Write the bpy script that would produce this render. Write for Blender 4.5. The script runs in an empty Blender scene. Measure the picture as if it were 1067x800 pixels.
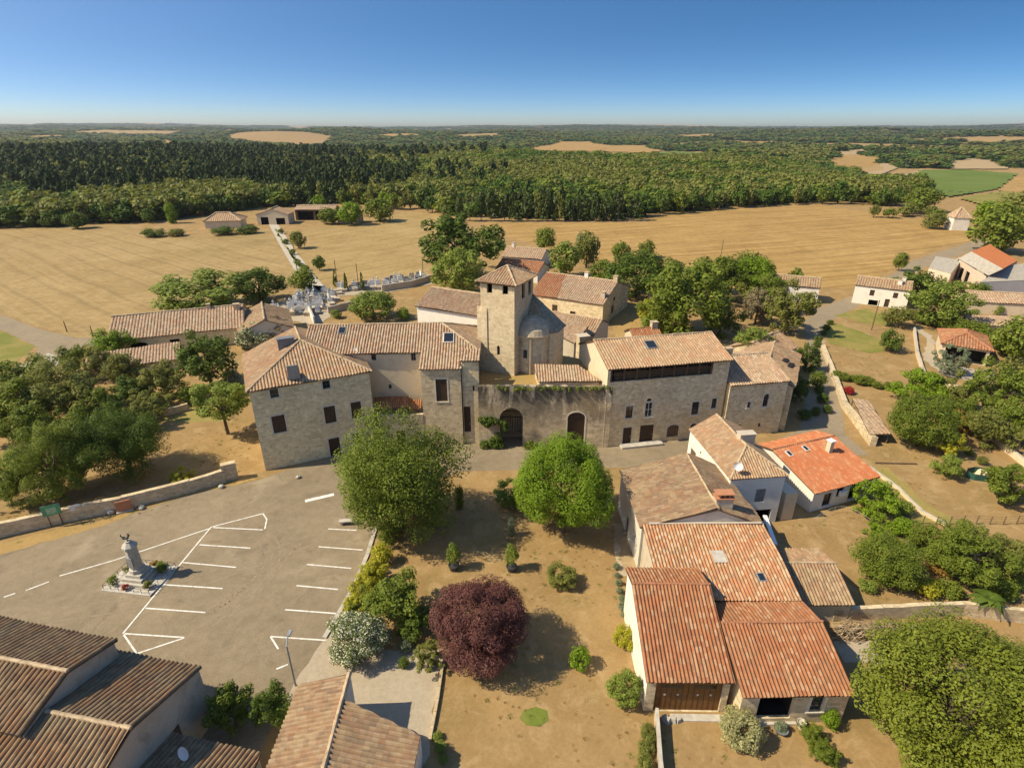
import bpy, bmesh, math, random
import numpy as np
from mathutils import Vector, Matrix
R = math.radians
SC = bpy.context.scene
COL = SC.collection

# ------------------------------------------------------------------ camera, sky, sun, exposure
CAM_H = 36.0
FPX = 590.0                      # focal length in pixels of the 1067 px wide photograph
PITCH = math.atan(267.0 / FPX)
cp, sp = math.cos(PITCH), math.sin(PITCH)
cam = bpy.data.cameras.new("camera")
cam.sensor_width = 36.0
cam.lens = FPX / 1067.0 * 36.0
cam.clip_start = 0.5
cam.clip_end = 40000
camo = bpy.data.objects.new("camera", cam)
COL.objects.link(camo)
camo.location = (0, 0, CAM_H)
camo.rotation_euler = (R(90) - PITCH, 0, 0)
SC.camera = camo

SUN_EL = 46.0
SUN_AZ = 259.0                   # clockwise from +Y (the viewing direction)
world = bpy.data.worlds.new("World")
SC.world = world
world.use_nodes = True
wn = world.node_tree
bg = wn.nodes["Background"]
sky = wn.nodes.new("ShaderNodeTexSky")
sky.sky_type = 'NISHITA'
sky.sun_disc = False
sky.sun_elevation = R(SUN_EL)
sky.sun_rotation = R(SUN_AZ)
sky.altitude = 150
sky.air_density = 1.0
sky.dust_density = 2.4
sky.ozone_density = 4.5
# the deep graded blue of the photograph: the sky's colours rise faster with height than a clear sky's would
_tc = wn.nodes.new("ShaderNodeTexCoord"); _mp = wn.nodes.new("ShaderNodeMapping"); _mp.inputs["Scale"].default_value = (1, 1, 3.9); _mp.inputs["Location"].default_value = (0, 0, 0.012)
_nm = wn.nodes.new("ShaderNodeVectorMath"); _nm.operation = 'NORMALIZE'
wn.links.new(_tc.outputs["Generated"], _mp.inputs[0]); wn.links.new(_mp.outputs[0], _nm.inputs[0]); wn.links.new(_nm.outputs[0], sky.inputs[0])
_hs = wn.nodes.new("ShaderNodeHueSaturation"); _hs.inputs["Saturation"].default_value = 1.3
wn.links.new(sky.outputs[0], _hs.inputs["Color"]); wn.links.new(_hs.outputs[0], bg.inputs[0])
bg.inputs[1].default_value = 0.14

sl = bpy.data.lights.new("sun", 'SUN')
sl.energy = 4.6
sl.angle = R(0.53)
sl.color = (1.0, 0.91, 0.76)
slo = bpy.data.objects.new("sun", sl)
COL.objects.link(slo)
to_sun = Vector((math.sin(R(SUN_AZ)) * math.cos(R(SUN_EL)), math.cos(R(SUN_AZ)) * math.cos(R(SUN_EL)), math.sin(R(SUN_EL))))
slo.rotation_euler = to_sun.to_track_quat('Z', 'Y').to_euler()
slo.location = to_sun * 200
SC.view_settings.view_transform = 'Standard'
SC.view_settings.look = 'None'
SC.view_settings.exposure = 0.5
SC.view_settings.use_white_balance = True      # the photograph is balanced warm
SC.view_settings.white_balance_temperature = 7300
SC.view_settings.white_balance_tint = 6
SC.view_settings.gamma = 1.0
SC.view_settings.use_curve_mapping = False
SC.cycles.max_bounces = 6
SC.cycles.diffuse_bounces = 3
SC.cycles.transmission_bounces = 4
SC.cycles.transparent_max_bounces = 6
SC.cycles.use_denoising = True

# ------------------------------------------------------------------ where a point of the photograph lies in the place
def W(px, py, z=0.0):
    u = (px - 533.5) / FPX
    v = (py - 400.0) / FPX
    dy = cp - v * sp
    dz = -(sp + v * cp)
    t = (z - CAM_H) / dz
    return Vector((u * t, dy * t, z))
def depth(x, y, z):
    return y * cp - (z - CAM_H) * sp
def hit_wall(px, py, A, B):
    """where the line of sight meets the vertical plane through plan points A and B: (metres along AB, height)"""
    u = (px - 533.5) / FPX
    v = (py - 400.0) / FPX
    d = Vector((u, cp - v * sp, -(sp + v * cp)))
    a = Vector((A[0], A[1])); b = Vector((B[0], B[1]))
    e = (b - a).normalized(); n = Vector((e.y, -e.x))
    t = a.dot(n) / (d.x * n.x + d.y * n.y)
    p = Vector((d.x * t, d.y * t))
    return (p - a).dot(e), CAM_H + d.z * t

# ------------------------------------------------------------------ materials
def newmat(name):
    m = bpy.data.materials.new(name)
    m.use_nodes = True
    nt = m.node_tree
    b = nt.nodes["Principled BSDF"]
    b.inputs["Specular IOR Level"].default_value = 0.25
    return m, nt, b
def N(nt, typ, **kw):
    n = nt.nodes.new(typ)
    for k, v in kw.items():
        if k in n.inputs: n.inputs[k].default_value = v
        else: setattr(n, k, v)
    return n
def ramp(nt, fac, stops, interp='LINEAR'):
    r = nt.nodes.new("ShaderNodeValToRGB")
    r.color_ramp.interpolation = interp
    el = r.color_ramp.elements
    while len(el) < len(stops): el.new(0.5)
    for e, (p, c) in zip(el, stops):
        e.position = p
        e.color = (c[0], c[1], c[2], 1)
    nt.links.new(fac, r.inputs[0])
    return r.outputs[0]
def mix(nt, fac, a, b, mode='MIX'):
    m = nt.nodes.new("ShaderNodeMix")
    m.data_type = 'RGBA'
    m.blend_type = mode
    for sock, v in ((m.inputs[0], fac), (m.inputs[6], a), (m.inputs[7], b)):
        if isinstance(v, bpy.types.NodeSocket): nt.links.new(v, sock)
        elif isinstance(v, (int, float)): sock.default_value = v
        else: sock.default_value = (v[0], v[1], v[2], 1)
    return m.outputs[2]
def math_n(nt, op, a, b=None, c=None):
    m = nt.nodes.new("ShaderNodeMath"); m.operation = op
    for i, v in enumerate((a, b, c)):
        if v is None: continue
        if isinstance(v, bpy.types.NodeSocket): nt.links.new(v, m.inputs[i])
        else: m.inputs[i].default_value = v
    return m.outputs[0]
def noise(nt, vec, scale, detail=4, rough=0.55, dist=0.0):
    n = N(nt, "ShaderNodeTexNoise", Scale=scale, Detail=detail, Roughness=rough, Distortion=dist)
    nt.links.new(vec, n.inputs["Vector"])
    return n
def bump(nt, b, height, strength, dist):
    k = N(nt, "ShaderNodeBump", Strength=strength, Distance=dist)
    nt.links.new(height, k.inputs["Height"])
    nt.links.new(k.outputs[0], b.inputs["Normal"])
def geo_pos(nt):
    return nt.nodes.new("ShaderNodeNewGeometry").outputs["Position"]

MATS = {}
def flat(name, c, rough=0.7, var=0.15, scale=3.0, metal=0.0, spec=0.25):
    if name in MATS: return MATS[name]
    m, nt, b = newmat(name)
    n = noise(nt, geo_pos(nt), scale, 5, 0.6)
    nt.links.new(ramp(nt, n.outputs[0], [(0.3, [k * (1 - var) for k in c]), (0.7, [min(1, k * (1 + var)) for k in c])]), b.inputs["Base Color"])
    b.inputs["Roughness"].default_value = rough
    b.inputs["Metallic"].default_value = metal
    b.inputs["Specular IOR Level"].default_value = spec
    MATS[name] = m
    return m

def stone(name, c1, c2, mortar, stain=(0.16, 0.13, 0.10), stain_amt=0.5, bw=0.5, bh=0.24, warm=None, streak=0.0):
    """rubble / coursed stone wall; UV is in metres (along the wall, height)"""
    m, nt, b = newmat(name)
    uv = nt.nodes.new("ShaderNodeUVMap").outputs[0]
    pos = geo_pos(nt)
    nd = noise(nt, uv, 3.2, 3)
    add = N(nt, "ShaderNodeVectorMath", operation='MULTIPLY_ADD')
    nt.links.new(nd.outputs["Color"], add.inputs[0])
    add.inputs[1].default_value = (0.16, 0.09, 0)
    nt.links.new(uv, add.inputs[2])
    br = N(nt, "ShaderNodeTexBrick", Scale=1.0)
    br.offset = 0.5
    br.inputs["Mortar Size"].default_value = 0.018
    br.inputs["Mortar Smooth"].default_value = 0.4
    br.inputs["Brick Width"].default_value = bw
    br.inputs["Row Height"].default_value = bh
    br.inputs["Color1"].default_value = (0, 0, 0, 1)
    br.inputs["Color2"].default_value = (1, 1, 1, 1)
    br.inputs["Mortar"].default_value = (0.5, 0.5, 0.5, 1)
    nt.links.new(add.outputs[0], br.inputs["Vector"])
    col = ramp(nt, br.outputs["Color"], [(0.0, c1), (0.5, [(x + y) / 2 for x, y in zip(c1, c2)]), (1.0, c2)])
    vo = N(nt, "ShaderNodeTexVoronoi", Scale=2.6)
    nt.links.new(add.outputs[0], vo.inputs["Vector"])
    sep = N(nt, "ShaderNodeSeparateColor"); nt.links.new(vo.outputs["Color"], sep.inputs[0])
    col = mix(nt, 0.28, col, ramp(nt, sep.outputs[0], [(0.0, [k * 0.75 for k in c1]), (0.6, c2), (1.0, [min(1, k * 1.25) for k in c2])]))
    col = mix(nt, math_n(nt, 'MULTIPLY', br.outputs["Fac"], 0.75), col, mortar)
    big = noise(nt, pos, 0.28, 6, 0.62)
    col = mix(nt, math_n(nt, 'MULTIPLY', ramp(nt, big.outputs[0], [(0.48, (0, 0, 0)), (0.72, (1, 1, 1))]), stain_amt), col, stain)
    if streak:
        mp = N(nt, "ShaderNodeMapping"); mp.inputs["Scale"].default_value = (0.75, 0.16, 1)
        nt.links.new(uv, mp.inputs[0])
        sn = noise(nt, mp.outputs[0], 1.0, 6, 0.65, 0.6)
        sz = N(nt, "ShaderNodeSeparateXYZ"); nt.links.new(uv, sz.inputs[0])
        up = ramp(nt, math_n(nt, 'MULTIPLY', sz.outputs[1], 0.11), [(0.25, (0.25, 0.25, 0.25)), (0.85, (1, 1, 1))])
        col = mix(nt, math_n(nt, 'MULTIPLY', math_n(nt, 'MULTIPLY', ramp(nt, sn.outputs[0], [(0.36, (0, 0, 0)), (0.50, (1, 1, 1))]), up), streak), col, stain)
    if warm:
        bw2 = noise(nt, pos, 0.17, 4, 0.6)
        col = mix(nt, math_n(nt, 'MULTIPLY', ramp(nt, bw2.outputs[0], [(0.5, (0, 0, 0)), (0.75, (1, 1, 1))]), 0.55), col, warm)
    fine = noise(nt, pos, 7.0, 5, 0.7)
    col = mix(nt, 0.5, col, ramp(nt, fine.outputs[0], [(0.25, (0.45, 0.45, 0.45)), (0.6, (1, 1, 1))]), 'MULTIPLY')
    nt.links.new(col, b.inputs["Base Color"])
    b.inputs["Roughness"].default_value = 0.92
    h = mix(nt, 0.5, br.outputs["Fac"], fine.outputs[0])
    bump(nt, b, math_n(nt, 'SUBTRACT', fine.outputs[0], br.outputs["Fac"]), 0.5, 0.05)
    return m

def plaster(name, c, dirt=(0.3, 0.27, 0.22), amt=0.45):
    m, nt, b = newmat(name)
    pos = geo_pos(nt)
    n1 = noise(nt, pos, 0.7, 7, 0.65, 0.6)
    n2 = noise(nt, pos, 9, 4, 0.6)
    col = mix(nt, math_n(nt, 'MULTIPLY', ramp(nt, n1.outputs[0], [(0.5, (0, 0, 0)), (0.72, (1, 1, 1))]), amt), c, dirt)
    col = mix(nt, 0.3, col, ramp(nt, n2.outputs[0], [(0.3, (0.6, 0.6, 0.6)), (0.6, (1, 1, 1))]), 'MULTIPLY')
    nt.links.new(col, b.inputs["Base Color"])
    b.inputs["Roughness"].default_value = 0.9
    bump(nt, b, n2.outputs[0], 0.25, 0.02)
    return m

def tiles(name, palette, tw=0.27, tl=0.40, lichen=(0.25, 0.21, 0.13), lichen_amt=0.4, grime=(0.10, 0.075, 0.05), grime_amt=0.35, lscale=0.5):
    """canal tiles; UV is in metres (along the eave, up the slope)"""
    m, nt, b = newmat(name)
    uv = nt.nodes.new("ShaderNodeUVMap").outputs[0]
    pos = geo_pos(nt)
    sx = N(nt, "ShaderNodeSeparateXYZ"); nt.links.new(uv, sx.inputs[0])
    u = math_n(nt, 'DIVIDE', sx.outputs[0], tw)
    cu = math_n(nt, 'FLOOR', u)
    wn1 = N(nt, "ShaderNodeTexWhiteNoise", noise_dimensions='1D'); nt.links.new(cu, wn1.inputs["W"])
    v = math_n(nt, 'ADD', math_n(nt, 'DIVIDE', sx.outputs[1], tl), math_n(nt, 'MULTIPLY', wn1.outputs["Value"], 0.35))
    cv = math_n(nt, 'FLOOR', v)
    cb = N(nt, "ShaderNodeCombineXYZ"); nt.links.new(cu, cb.inputs[0]); nt.links.new(cv, cb.inputs[1])
    wn2 = N(nt, "ShaderNodeTexWhiteNoise", noise_dimensions='3D'); nt.links.new(cb.outputs[0], wn2.inputs["Vector"])
    k = len(palette)
    col = ramp(nt, wn2.outputs["Value"], [(i / k, c) for i, c in enumerate(palette)], 'CONSTANT')
    mean = [sum(c[i] for c in palette) / k for i in range(3)]
    col = mix(nt, 0.38, col, mean)
    n0 = noise(nt, pos, 0.75, 6, 0.7, 0.5)
    col = mix(nt, math_n(nt, 'MULTIPLY', ramp(nt, n0.outputs[0], [(0.48, (0, 0, 0)), (0.6, (1, 1, 1))]), 0.42), col, [mean[0] * 1.12, mean[1] * .80, mean[2] * .66])
    n1 = noise(nt, pos, lscale, 6, 0.65, 0.3)
    n2 = noise(nt, pos, lscale * 4.5, 5, 0.7)
    col = mix(nt, math_n(nt, 'MULTIPLY', ramp(nt, n1.outputs[0], [(0.45, (0, 0, 0)), (0.68, (1, 1, 1))]), lichen_amt), col, lichen)
    col = mix(nt, math_n(nt, 'MULTIPLY', ramp(nt, n2.outputs[0], [(0.5, (0, 0, 0)), (0.72, (1, 1, 1))]), grime_amt), col, grime)
    nt.links.new(col, b.inputs["Base Color"])
    b.inputs["Roughness"].default_value = 0.88
    fr = math_n(nt, 'FRACT', v)
    step = math_n(nt, 'SUBTRACT', 1.0, fr)
    bump(nt, b, math_n(nt, 'ADD', step, math_n(nt, 'MULTIPLY', n2.outputs[0], 0.4)), 0.55, 0.05)
    return m

def leafmat(name, c, c2=None, trans=0.3, flower=None, flower_amt=0.0):
    """foliage: colour differs from leaf to leaf and a little from tree to tree"""
    m, nt, b = newmat(name)
    g = nt.nodes.new("ShaderNodeNewGeometry")
    oi = nt.nodes.new("ShaderNodeObjectInfo")
    c2 = c2 or [k * 1.7 for k in c]
    f = math_n(nt, 'ADD', math_n(nt, 'MULTIPLY', g.outputs["Random Per Island"], 0.75), math_n(nt, 'MULTIPLY', oi.outputs["Random"], 0.25))
    col = ramp(nt, f, [(0.0, [k * 0.8 for k in c]), (0.55, c), (1.0, c2)])
    tc = nt.nodes.new("ShaderNodeTexCoord")
    n = noise(nt, tc.outputs["Object"], 0.7, 3)
    col = mix(nt, ramp(nt, n.outputs[0], [(0.35, (0, 0, 0)), (0.65, (1, 1, 1))]), mix(nt, 0.55, col, c), col)
    if flower:
        wnz = N(nt, "ShaderNodeTexWhiteNoise", noise_dimensions='1D')
        nt.links.new(math_n(nt, 'MULTIPLY', g.outputs["Random Per Island"], 917.0), wnz.inputs["W"])
        col = mix(nt, math_n(nt, 'LESS_THAN', wnz.outputs["Value"], flower_amt), col, flower)
    nt.links.new(col, b.inputs["Base Color"])
    b.inputs["Roughness"].default_value = 0.6
    b.inputs["Specular IOR Level"].default_value = 0.2
    if trans > 0:
        t = nt.nodes.new("ShaderNodeBsdfTranslucent")
        nt.links.new(mix(nt, 0.5, col, mix(nt, 1.0, col, (1.6, 1.5, 0.6), 'MULTIPLY')), t.inputs[0])
        ms = N(nt, "ShaderNodeMixShader"); ms.inputs[0].default_value = trans
        out = nt.nodes["Material Output"]
        nt.links.new(b.outputs[0], ms.inputs[1]); nt.links.new(t.outputs[0], ms.inputs[2])
        nt.links.new(ms.outputs[0], out.inputs[0])
    return m

M = {}
M['stone_grey'] = stone('stone_grey', (0.640, 0.497, 0.292), (0.880, 0.763, 0.474), (0.870, 0.694, 0.429), stain=(0.384, 0.289, 0.164), stain_amt=0.3)
M['stone_castle'] = stone('stone_castle', (0.561, 0.437, 0.256), (0.879, 0.719, 0.461), (0.732, 0.590, 0.369), stain=(0.294, 0.224, 0.133), stain_amt=0.35, warm=(0.683, 0.447, 0.205))
M['stone_terrace'] = stone('stone_terrace', (0.479, 0.378, 0.243), (0.798, 0.645, 0.443), (0.638, 0.523, 0.359), stain=(0.055, 0.049, 0.040), stain_amt=0.9, warm=(0.570, 0.412, 0.232), streak=0.95)
M['stone_church'] = stone('stone_church', (0.560, 0.435, 0.266), (0.739, 0.594, 0.389), (0.650, 0.519, 0.342), stain=(0.370, 0.276, 0.162), stain_amt=0.3, bw=0.6, bh=0.3)
M['stone_barn'] = stone('stone_barn', (0.479, 0.367, 0.221), (0.752, 0.605, 0.394), (0.616, 0.497, 0.317), stain_amt=0.3)
M['plaster_white'] = plaster('plaster_white', (0.76, 0.71, 0.62), amt=0.28)
M['plaster_grey'] = plaster('plaster_grey', (0.64, 0.58, 0.48), amt=0.4)
M['plaster_pink'] = plaster('plaster_pink', (0.64, 0.50, 0.37), amt=0.35)
M['plaster_beige'] = plaster('plaster_beige', (0.660, 0.536, 0.370), amt=0.35)
M['plaster_old'] = plaster('plaster_old', (0.52, 0.44, 0.33), dirt=(0.24, 0.19, 0.13), amt=0.6)
M['mortar'] = plaster('mortar', (0.52, 0.44, 0.34), amt=0.4)
OC = [(0.353, 0.224, 0.123), (0.420, 0.284, 0.171), (0.302, 0.189, 0.114), (0.470, 0.344, 0.228), (0.370, 0.215, 0.114), (0.286, 0.198, 0.133)]
M['tile_ochre'] = tiles('tile_ochre', OC, lichen=(0.35, 0.27, 0.16), lichen_amt=0.5, grime_amt=0.4)
PB = [(0.344, 0.232, 0.144), (0.430, 0.310, 0.207), (0.275, 0.181, 0.117), (0.482, 0.370, 0.261), (0.378, 0.232, 0.140), (0.232, 0.155, 0.104)]
M['tile_pink'] = tiles('tile_pink', PB, lichen=(0.38, 0.30, 0.19), lichen_amt=0.5, grime_amt=0.45)
BR = [(0.286, 0.185, 0.112), (0.353, 0.244, 0.146), (0.227, 0.143, 0.086), (0.395, 0.286, 0.181), (0.302, 0.176, 0.103), (0.202, 0.143, 0.095)]
M['tile_brown'] = tiles('tile_brown', BR, lichen=(0.38, 0.29, 0.16), lichen_amt=0.5, grime_amt=0.4)
RD = [(0.296, 0.116, 0.052), (0.340, 0.152, 0.071), (0.252, 0.092, 0.042), (0.407, 0.256, 0.151), (0.311, 0.128, 0.059), (0.222, 0.100, 0.055), (0.326, 0.132, 0.059)]
M['tile_red'] = tiles('tile_red', RD, lichen=(0.29, 0.17, 0.09), lichen_amt=0.45, grime_amt=0.4)
NR = [(0.377, 0.123, 0.051), (0.410, 0.150, 0.069), (0.344, 0.110, 0.046), (0.459, 0.246, 0.129), (0.394, 0.132, 0.055), (0.361, 0.114, 0.051)]
M['tile_newred'] = tiles('tile_newred', NR, lichen=(0.42, 0.21, 0.12), lichen_amt=0.45, grime=(0.26, 0.11, 0.06), grime_amt=0.45)
MX = [(0.368, 0.144, 0.066), (0.448, 0.288, 0.164), (0.336, 0.176, 0.090), (0.528, 0.384, 0.246), (0.416, 0.160, 0.066), (0.288, 0.160, 0.090), (0.480, 0.336, 0.213)]
M['tile_mixed'] = tiles('tile_mixed', MX, lichen=(0.34, 0.23, 0.12), lichen_amt=0.4, grime_amt=0.4)
DK = [(0.220, 0.147, 0.084), (0.297, 0.186, 0.101), (0.165, 0.108, 0.067), (0.352, 0.235, 0.126), (0.253, 0.147, 0.076), (0.187, 0.127, 0.076)]
M['tile_dark'] = tiles('tile_dark', DK, lichen=(0.30, 0.25, 0.15), lichen_amt=0.5, grime=(0.05, 0.045, 0.03), grime_amt=0.45)
SG = [(0.26, 0.215, 0.145), (0.32, 0.265, 0.18), (0.21, 0.175, 0.12), (0.38, 0.32, 0.22)]
M['tile_stone'] = tiles('tile_stone', SG, tw=0.4, tl=0.3, lichen=(0.30, 0.26, 0.17), lichen_amt=0.4)
M['dome'] = stone('dome_stone', (0.42, 0.33, 0.22), (0.58, 0.47, 0.33), (0.26, 0.21, 0.15), bw=0.5, bh=0.25)
M['ridge'] = flat('ridge_tile_clay', (0.44, 0.33, 0.21), 0.9, 0.35, 2.2)
M['ridge_red'] = flat('ridge_tile_red', (0.36, 0.16, 0.085), 0.9, 0.3, 2.2)
M['timber'] = flat('old_timber', (0.13, 0.085, 0.05), 0.85, 0.4, 6)
M['shutter'] = flat('brown_shutter', (0.060, 0.035, 0.022), 0.6, 0.2, 4)
M['shutter_grey'] = flat('grey_shutter', (0.20, 0.20, 0.19), 0.7, 0.2, 4)
M['door_brown'] = flat('brown_door', (0.17, 0.075, 0.022), 0.5, 0.2, 3)
M['frame_white'] = flat('white_frame', (0.72, 0.70, 0.66), 0.5, 0.06, 4)
M['trim'] = flat('pale_stone_trim', (0.60, 0.53, 0.42), 0.9, 0.15, 3)
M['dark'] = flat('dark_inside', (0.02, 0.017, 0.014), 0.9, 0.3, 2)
M['glass'] = flat('window_glass', (0.018, 0.021, 0.024), 0.08, 0.1, 1, spec=0.6)
M['metal'] = flat('grey_metal', (0.30, 0.31, 0.31), 0.45, 0.12, 4, metal=0.3)
M['metal_dark'] = flat('dark_metal', (0.05, 0.05, 0.05), 0.5, 0.12, 4)
M['white'] = flat('white_paint', (0.78, 0.77, 0.74), 0.5, 0.05, 4)
M['bark'] = flat('bark', (0.11, 0.085, 0.06), 0.95, 0.35, 6)
M['bark_pale'] = flat('bark_pale', (0.25, 0.20, 0.15), 0.95, 0.3, 6)
M['concrete'] = flat('concrete', (0.44, 0.40, 0.34), 0.9, 0.2, 2)
M['tomb'] = flat('tomb_stone', (0.42, 0.355, 0.265), 0.8, 0.4, .8)
M['granite'] = flat('pale_granite', (0.42, 0.39, 0.33), 0.8, 0.15, 5)
M['slate'] = flat('grey_slate', (0.16, 0.17, 0.18), 0.6, 0.2, 4)
M['fibro'] = flat('grey_fibre_cement', (0.36, 0.32, 0.26), 0.85, 0.2, 1.5)
M['rustroof'] = flat('orange_metal_roof', (0.52, 0.17, 0.055), 0.7, 0.15, 1.2)
M['terracotta'] = flat('terracotta', (0.42, 0.19, 0.10), 0.8, 0.15, 5)

# ------------------------------------------------------------------ mesh helpers
ORIG = {}
class MB:
    def __init__(s):
        s.v = []; s.f = []; s.uv = []; s.mi = []
    def poly(s, pts, uv=None, mi=0):
        b = len(s.v)
        s.v += [tuple(p) for p in pts]
        s.f.append(tuple(range(b, b + len(pts))))
        if uv is None: uv = [(p[0], p[2] if abs(p[2]) > 1e9 else p[1]) for p in pts]
        s.uv.append([tuple(k) for k in uv]); s.mi.append(mi)
    def wallq(s, A, B, za, zb, zc, zd, mi=0, u0=0.0):
        """vertical quad A->B, bottom za (at A) zb (at B), top zc (at B) zd (at A)"""
        L = math.hypot(B[0] - A[0], B[1] - A[1])
        s.poly([(A[0], A[1], za), (B[0], B[1], zb), (B[0], B[1], zc), (A[0], A[1], zd)], [(u0, za), (u0 + L, zb), (u0 + L, zc), (u0, zd)], mi)
    def box(s, c, size, rz=0.0, mi=0, taper=1.0, tilt=None):
        """c = centre of the base"""
        x, y, h = size[0] / 2, size[1] / 2, size[2]
        rot = Matrix.Rotation(rz, 3, 'Z')
        if tilt is not None: rot = tilt
        P = [Vector((a * x * k, b * y * k, zz)) for zz, k in ((0, 1), (h, taper)) for a, b in ((-1, -1), (1, -1), (1, 1), (-1, 1))]
        P = [Vector(c) + rot @ p for p in P]
        for q, (du, dv) in (((0, 1, 5, 4), (size[0], h)), ((1, 2, 6, 5), (size[1], h)), ((2, 3, 7, 6), (size[0], h)), ((3, 0, 4, 7), (size[1], h)), ((4, 5, 6, 7), (size[0], size[1])), ((3, 2, 1, 0), (size[0], size[1]))):
            s.poly([P[i] for i in q], [(0, P[0].z), (du, P[0].z), (du, P[0].z + dv), (0, P[0].z + dv)], mi)
    def tube(s, pts, r0, r1=None, n=7, mi=0, cap=True):
        r1 = r0 if r1 is None else r1
        pts = [Vector(p) for p in pts]
        rings = []
        for i, p in enumerate(pts):
            d = (pts[min(i + 1, len(pts) - 1)] - pts[max(i - 1, 0)])
            d = d.normalized() if d.length > 1e-6 else Vector((0, 0, 1))
            a = d.orthogonal().normalized(); b = d.cross(a)
            t = i / max(1, len(pts) - 1); r = r0 + (r1 - r0) * t
            rings.append([p + (a * math.cos(2 * math.pi * k / n) + b * math.sin(2 * math.pi * k / n)) * r for k in range(n)])
        for i in range(len(rings) - 1):
            for k in range(n):
                k2 = (k + 1) % n
                s.poly([rings[i][k], rings[i][k2], rings[i + 1][k2], rings[i + 1][k]], [(0, 0), (1, 0), (1, 1), (0, 1)], mi)
        if cap:
            s.poly(rings[-1], [(0, 0)] * n, mi); s.poly(rings[0][::-1], [(0, 0)] * n, mi)
    def lathe(s, c, prof, n=16, mi=0, a0=0.0, a1=2 * math.pi):
        c = Vector(c)
        for i in range(len(prof) - 1):
            (ra, za), (rb, zb) = prof[i], prof[i + 1]
            for k in range(n):
                t0 = a0 + (a1 - a0) * k / n; t1 = a0 + (a1 - a0) * (k + 1) / n
                q = [c + Vector((ra * math.cos(t0), ra * math.sin(t0), za)), c + Vector((ra * math.cos(t1), ra * math.sin(t1), za)),
                     c + Vector((rb * math.cos(t1), rb * math.sin(t1), zb)), c + Vector((rb * math.cos(t0), rb * math.sin(t0), zb))]
                uu = [(ra * t0 + 0, za + c.z), (ra * t1, za + c.z), (max(ra, rb) * t1, zb + c.z), (max(ra, rb) * t0, zb + c.z)]
                if ra < 1e-5: q = [q[0], q[2], q[3]]; uu = [uu[0], uu[2], uu[3]]
                elif rb < 1e-5: q = q[:3]; uu = uu[:3]
                s.poly(q, uu, mi)
    def build(s, name, mats, parent=None, smooth=False, weld=False):
        if not isinstance(mats, (list, tuple)): mats = [mats]
        o0 = Vector(ORIG.get(parent.name, (0, 0, 0))) if parent else Vector((0, 0, 0))
        me = bpy.data.meshes.new(name)
        v = np.array(s.v, dtype=np.float64) if s.v else np.zeros((0, 3))
        v = v - np.array(o0)
        me.from_pydata([tuple(p) for p in v], [], s.f)
        for m in mats: me.materials.append(m)
        me.polygons.foreach_set("material_index", s.mi)
        ul = me.uv_layers.new(name="UVMap")
        ul.data.foreach_set("uv", np.array([c for f in s.uv for k in f for c in k], dtype=np.float32))
        if smooth: me.polygons.foreach_set("use_smooth", [True] * len(s.f))
        if weld:
            bm = bmesh.new(); bm.from_mesh(me)
            bmesh.ops.remove_doubles(bm, verts=bm.verts, dist=0.0005)
            bm.to_mesh(me); bm.free()
        ob = bpy.data.objects.new(name, me)
        COL.objects.link(ob)
        if parent: ob.parent = parent
        ORIG[ob.name] = tuple(o0)
        return ob
def tag(o, label, cat, group=None):
    o['label'] = label; o['category'] = cat
    if group: o['group'] = group
    return o
def thing(name, loc, label, cat, group=None):
    o = bpy.data.objects.new(name, None)
    o.empty_display_size = 0.5
    COL.objects.link(o)
    o.location = loc
    ORIG[o.name] = tuple(loc)
    return tag(o, label, cat, group)
def struct(name, mb, mats, **kw):
    o = mb.build(name, mats, None, **kw)
    o['kind'] = 'structure'
    return o
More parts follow.
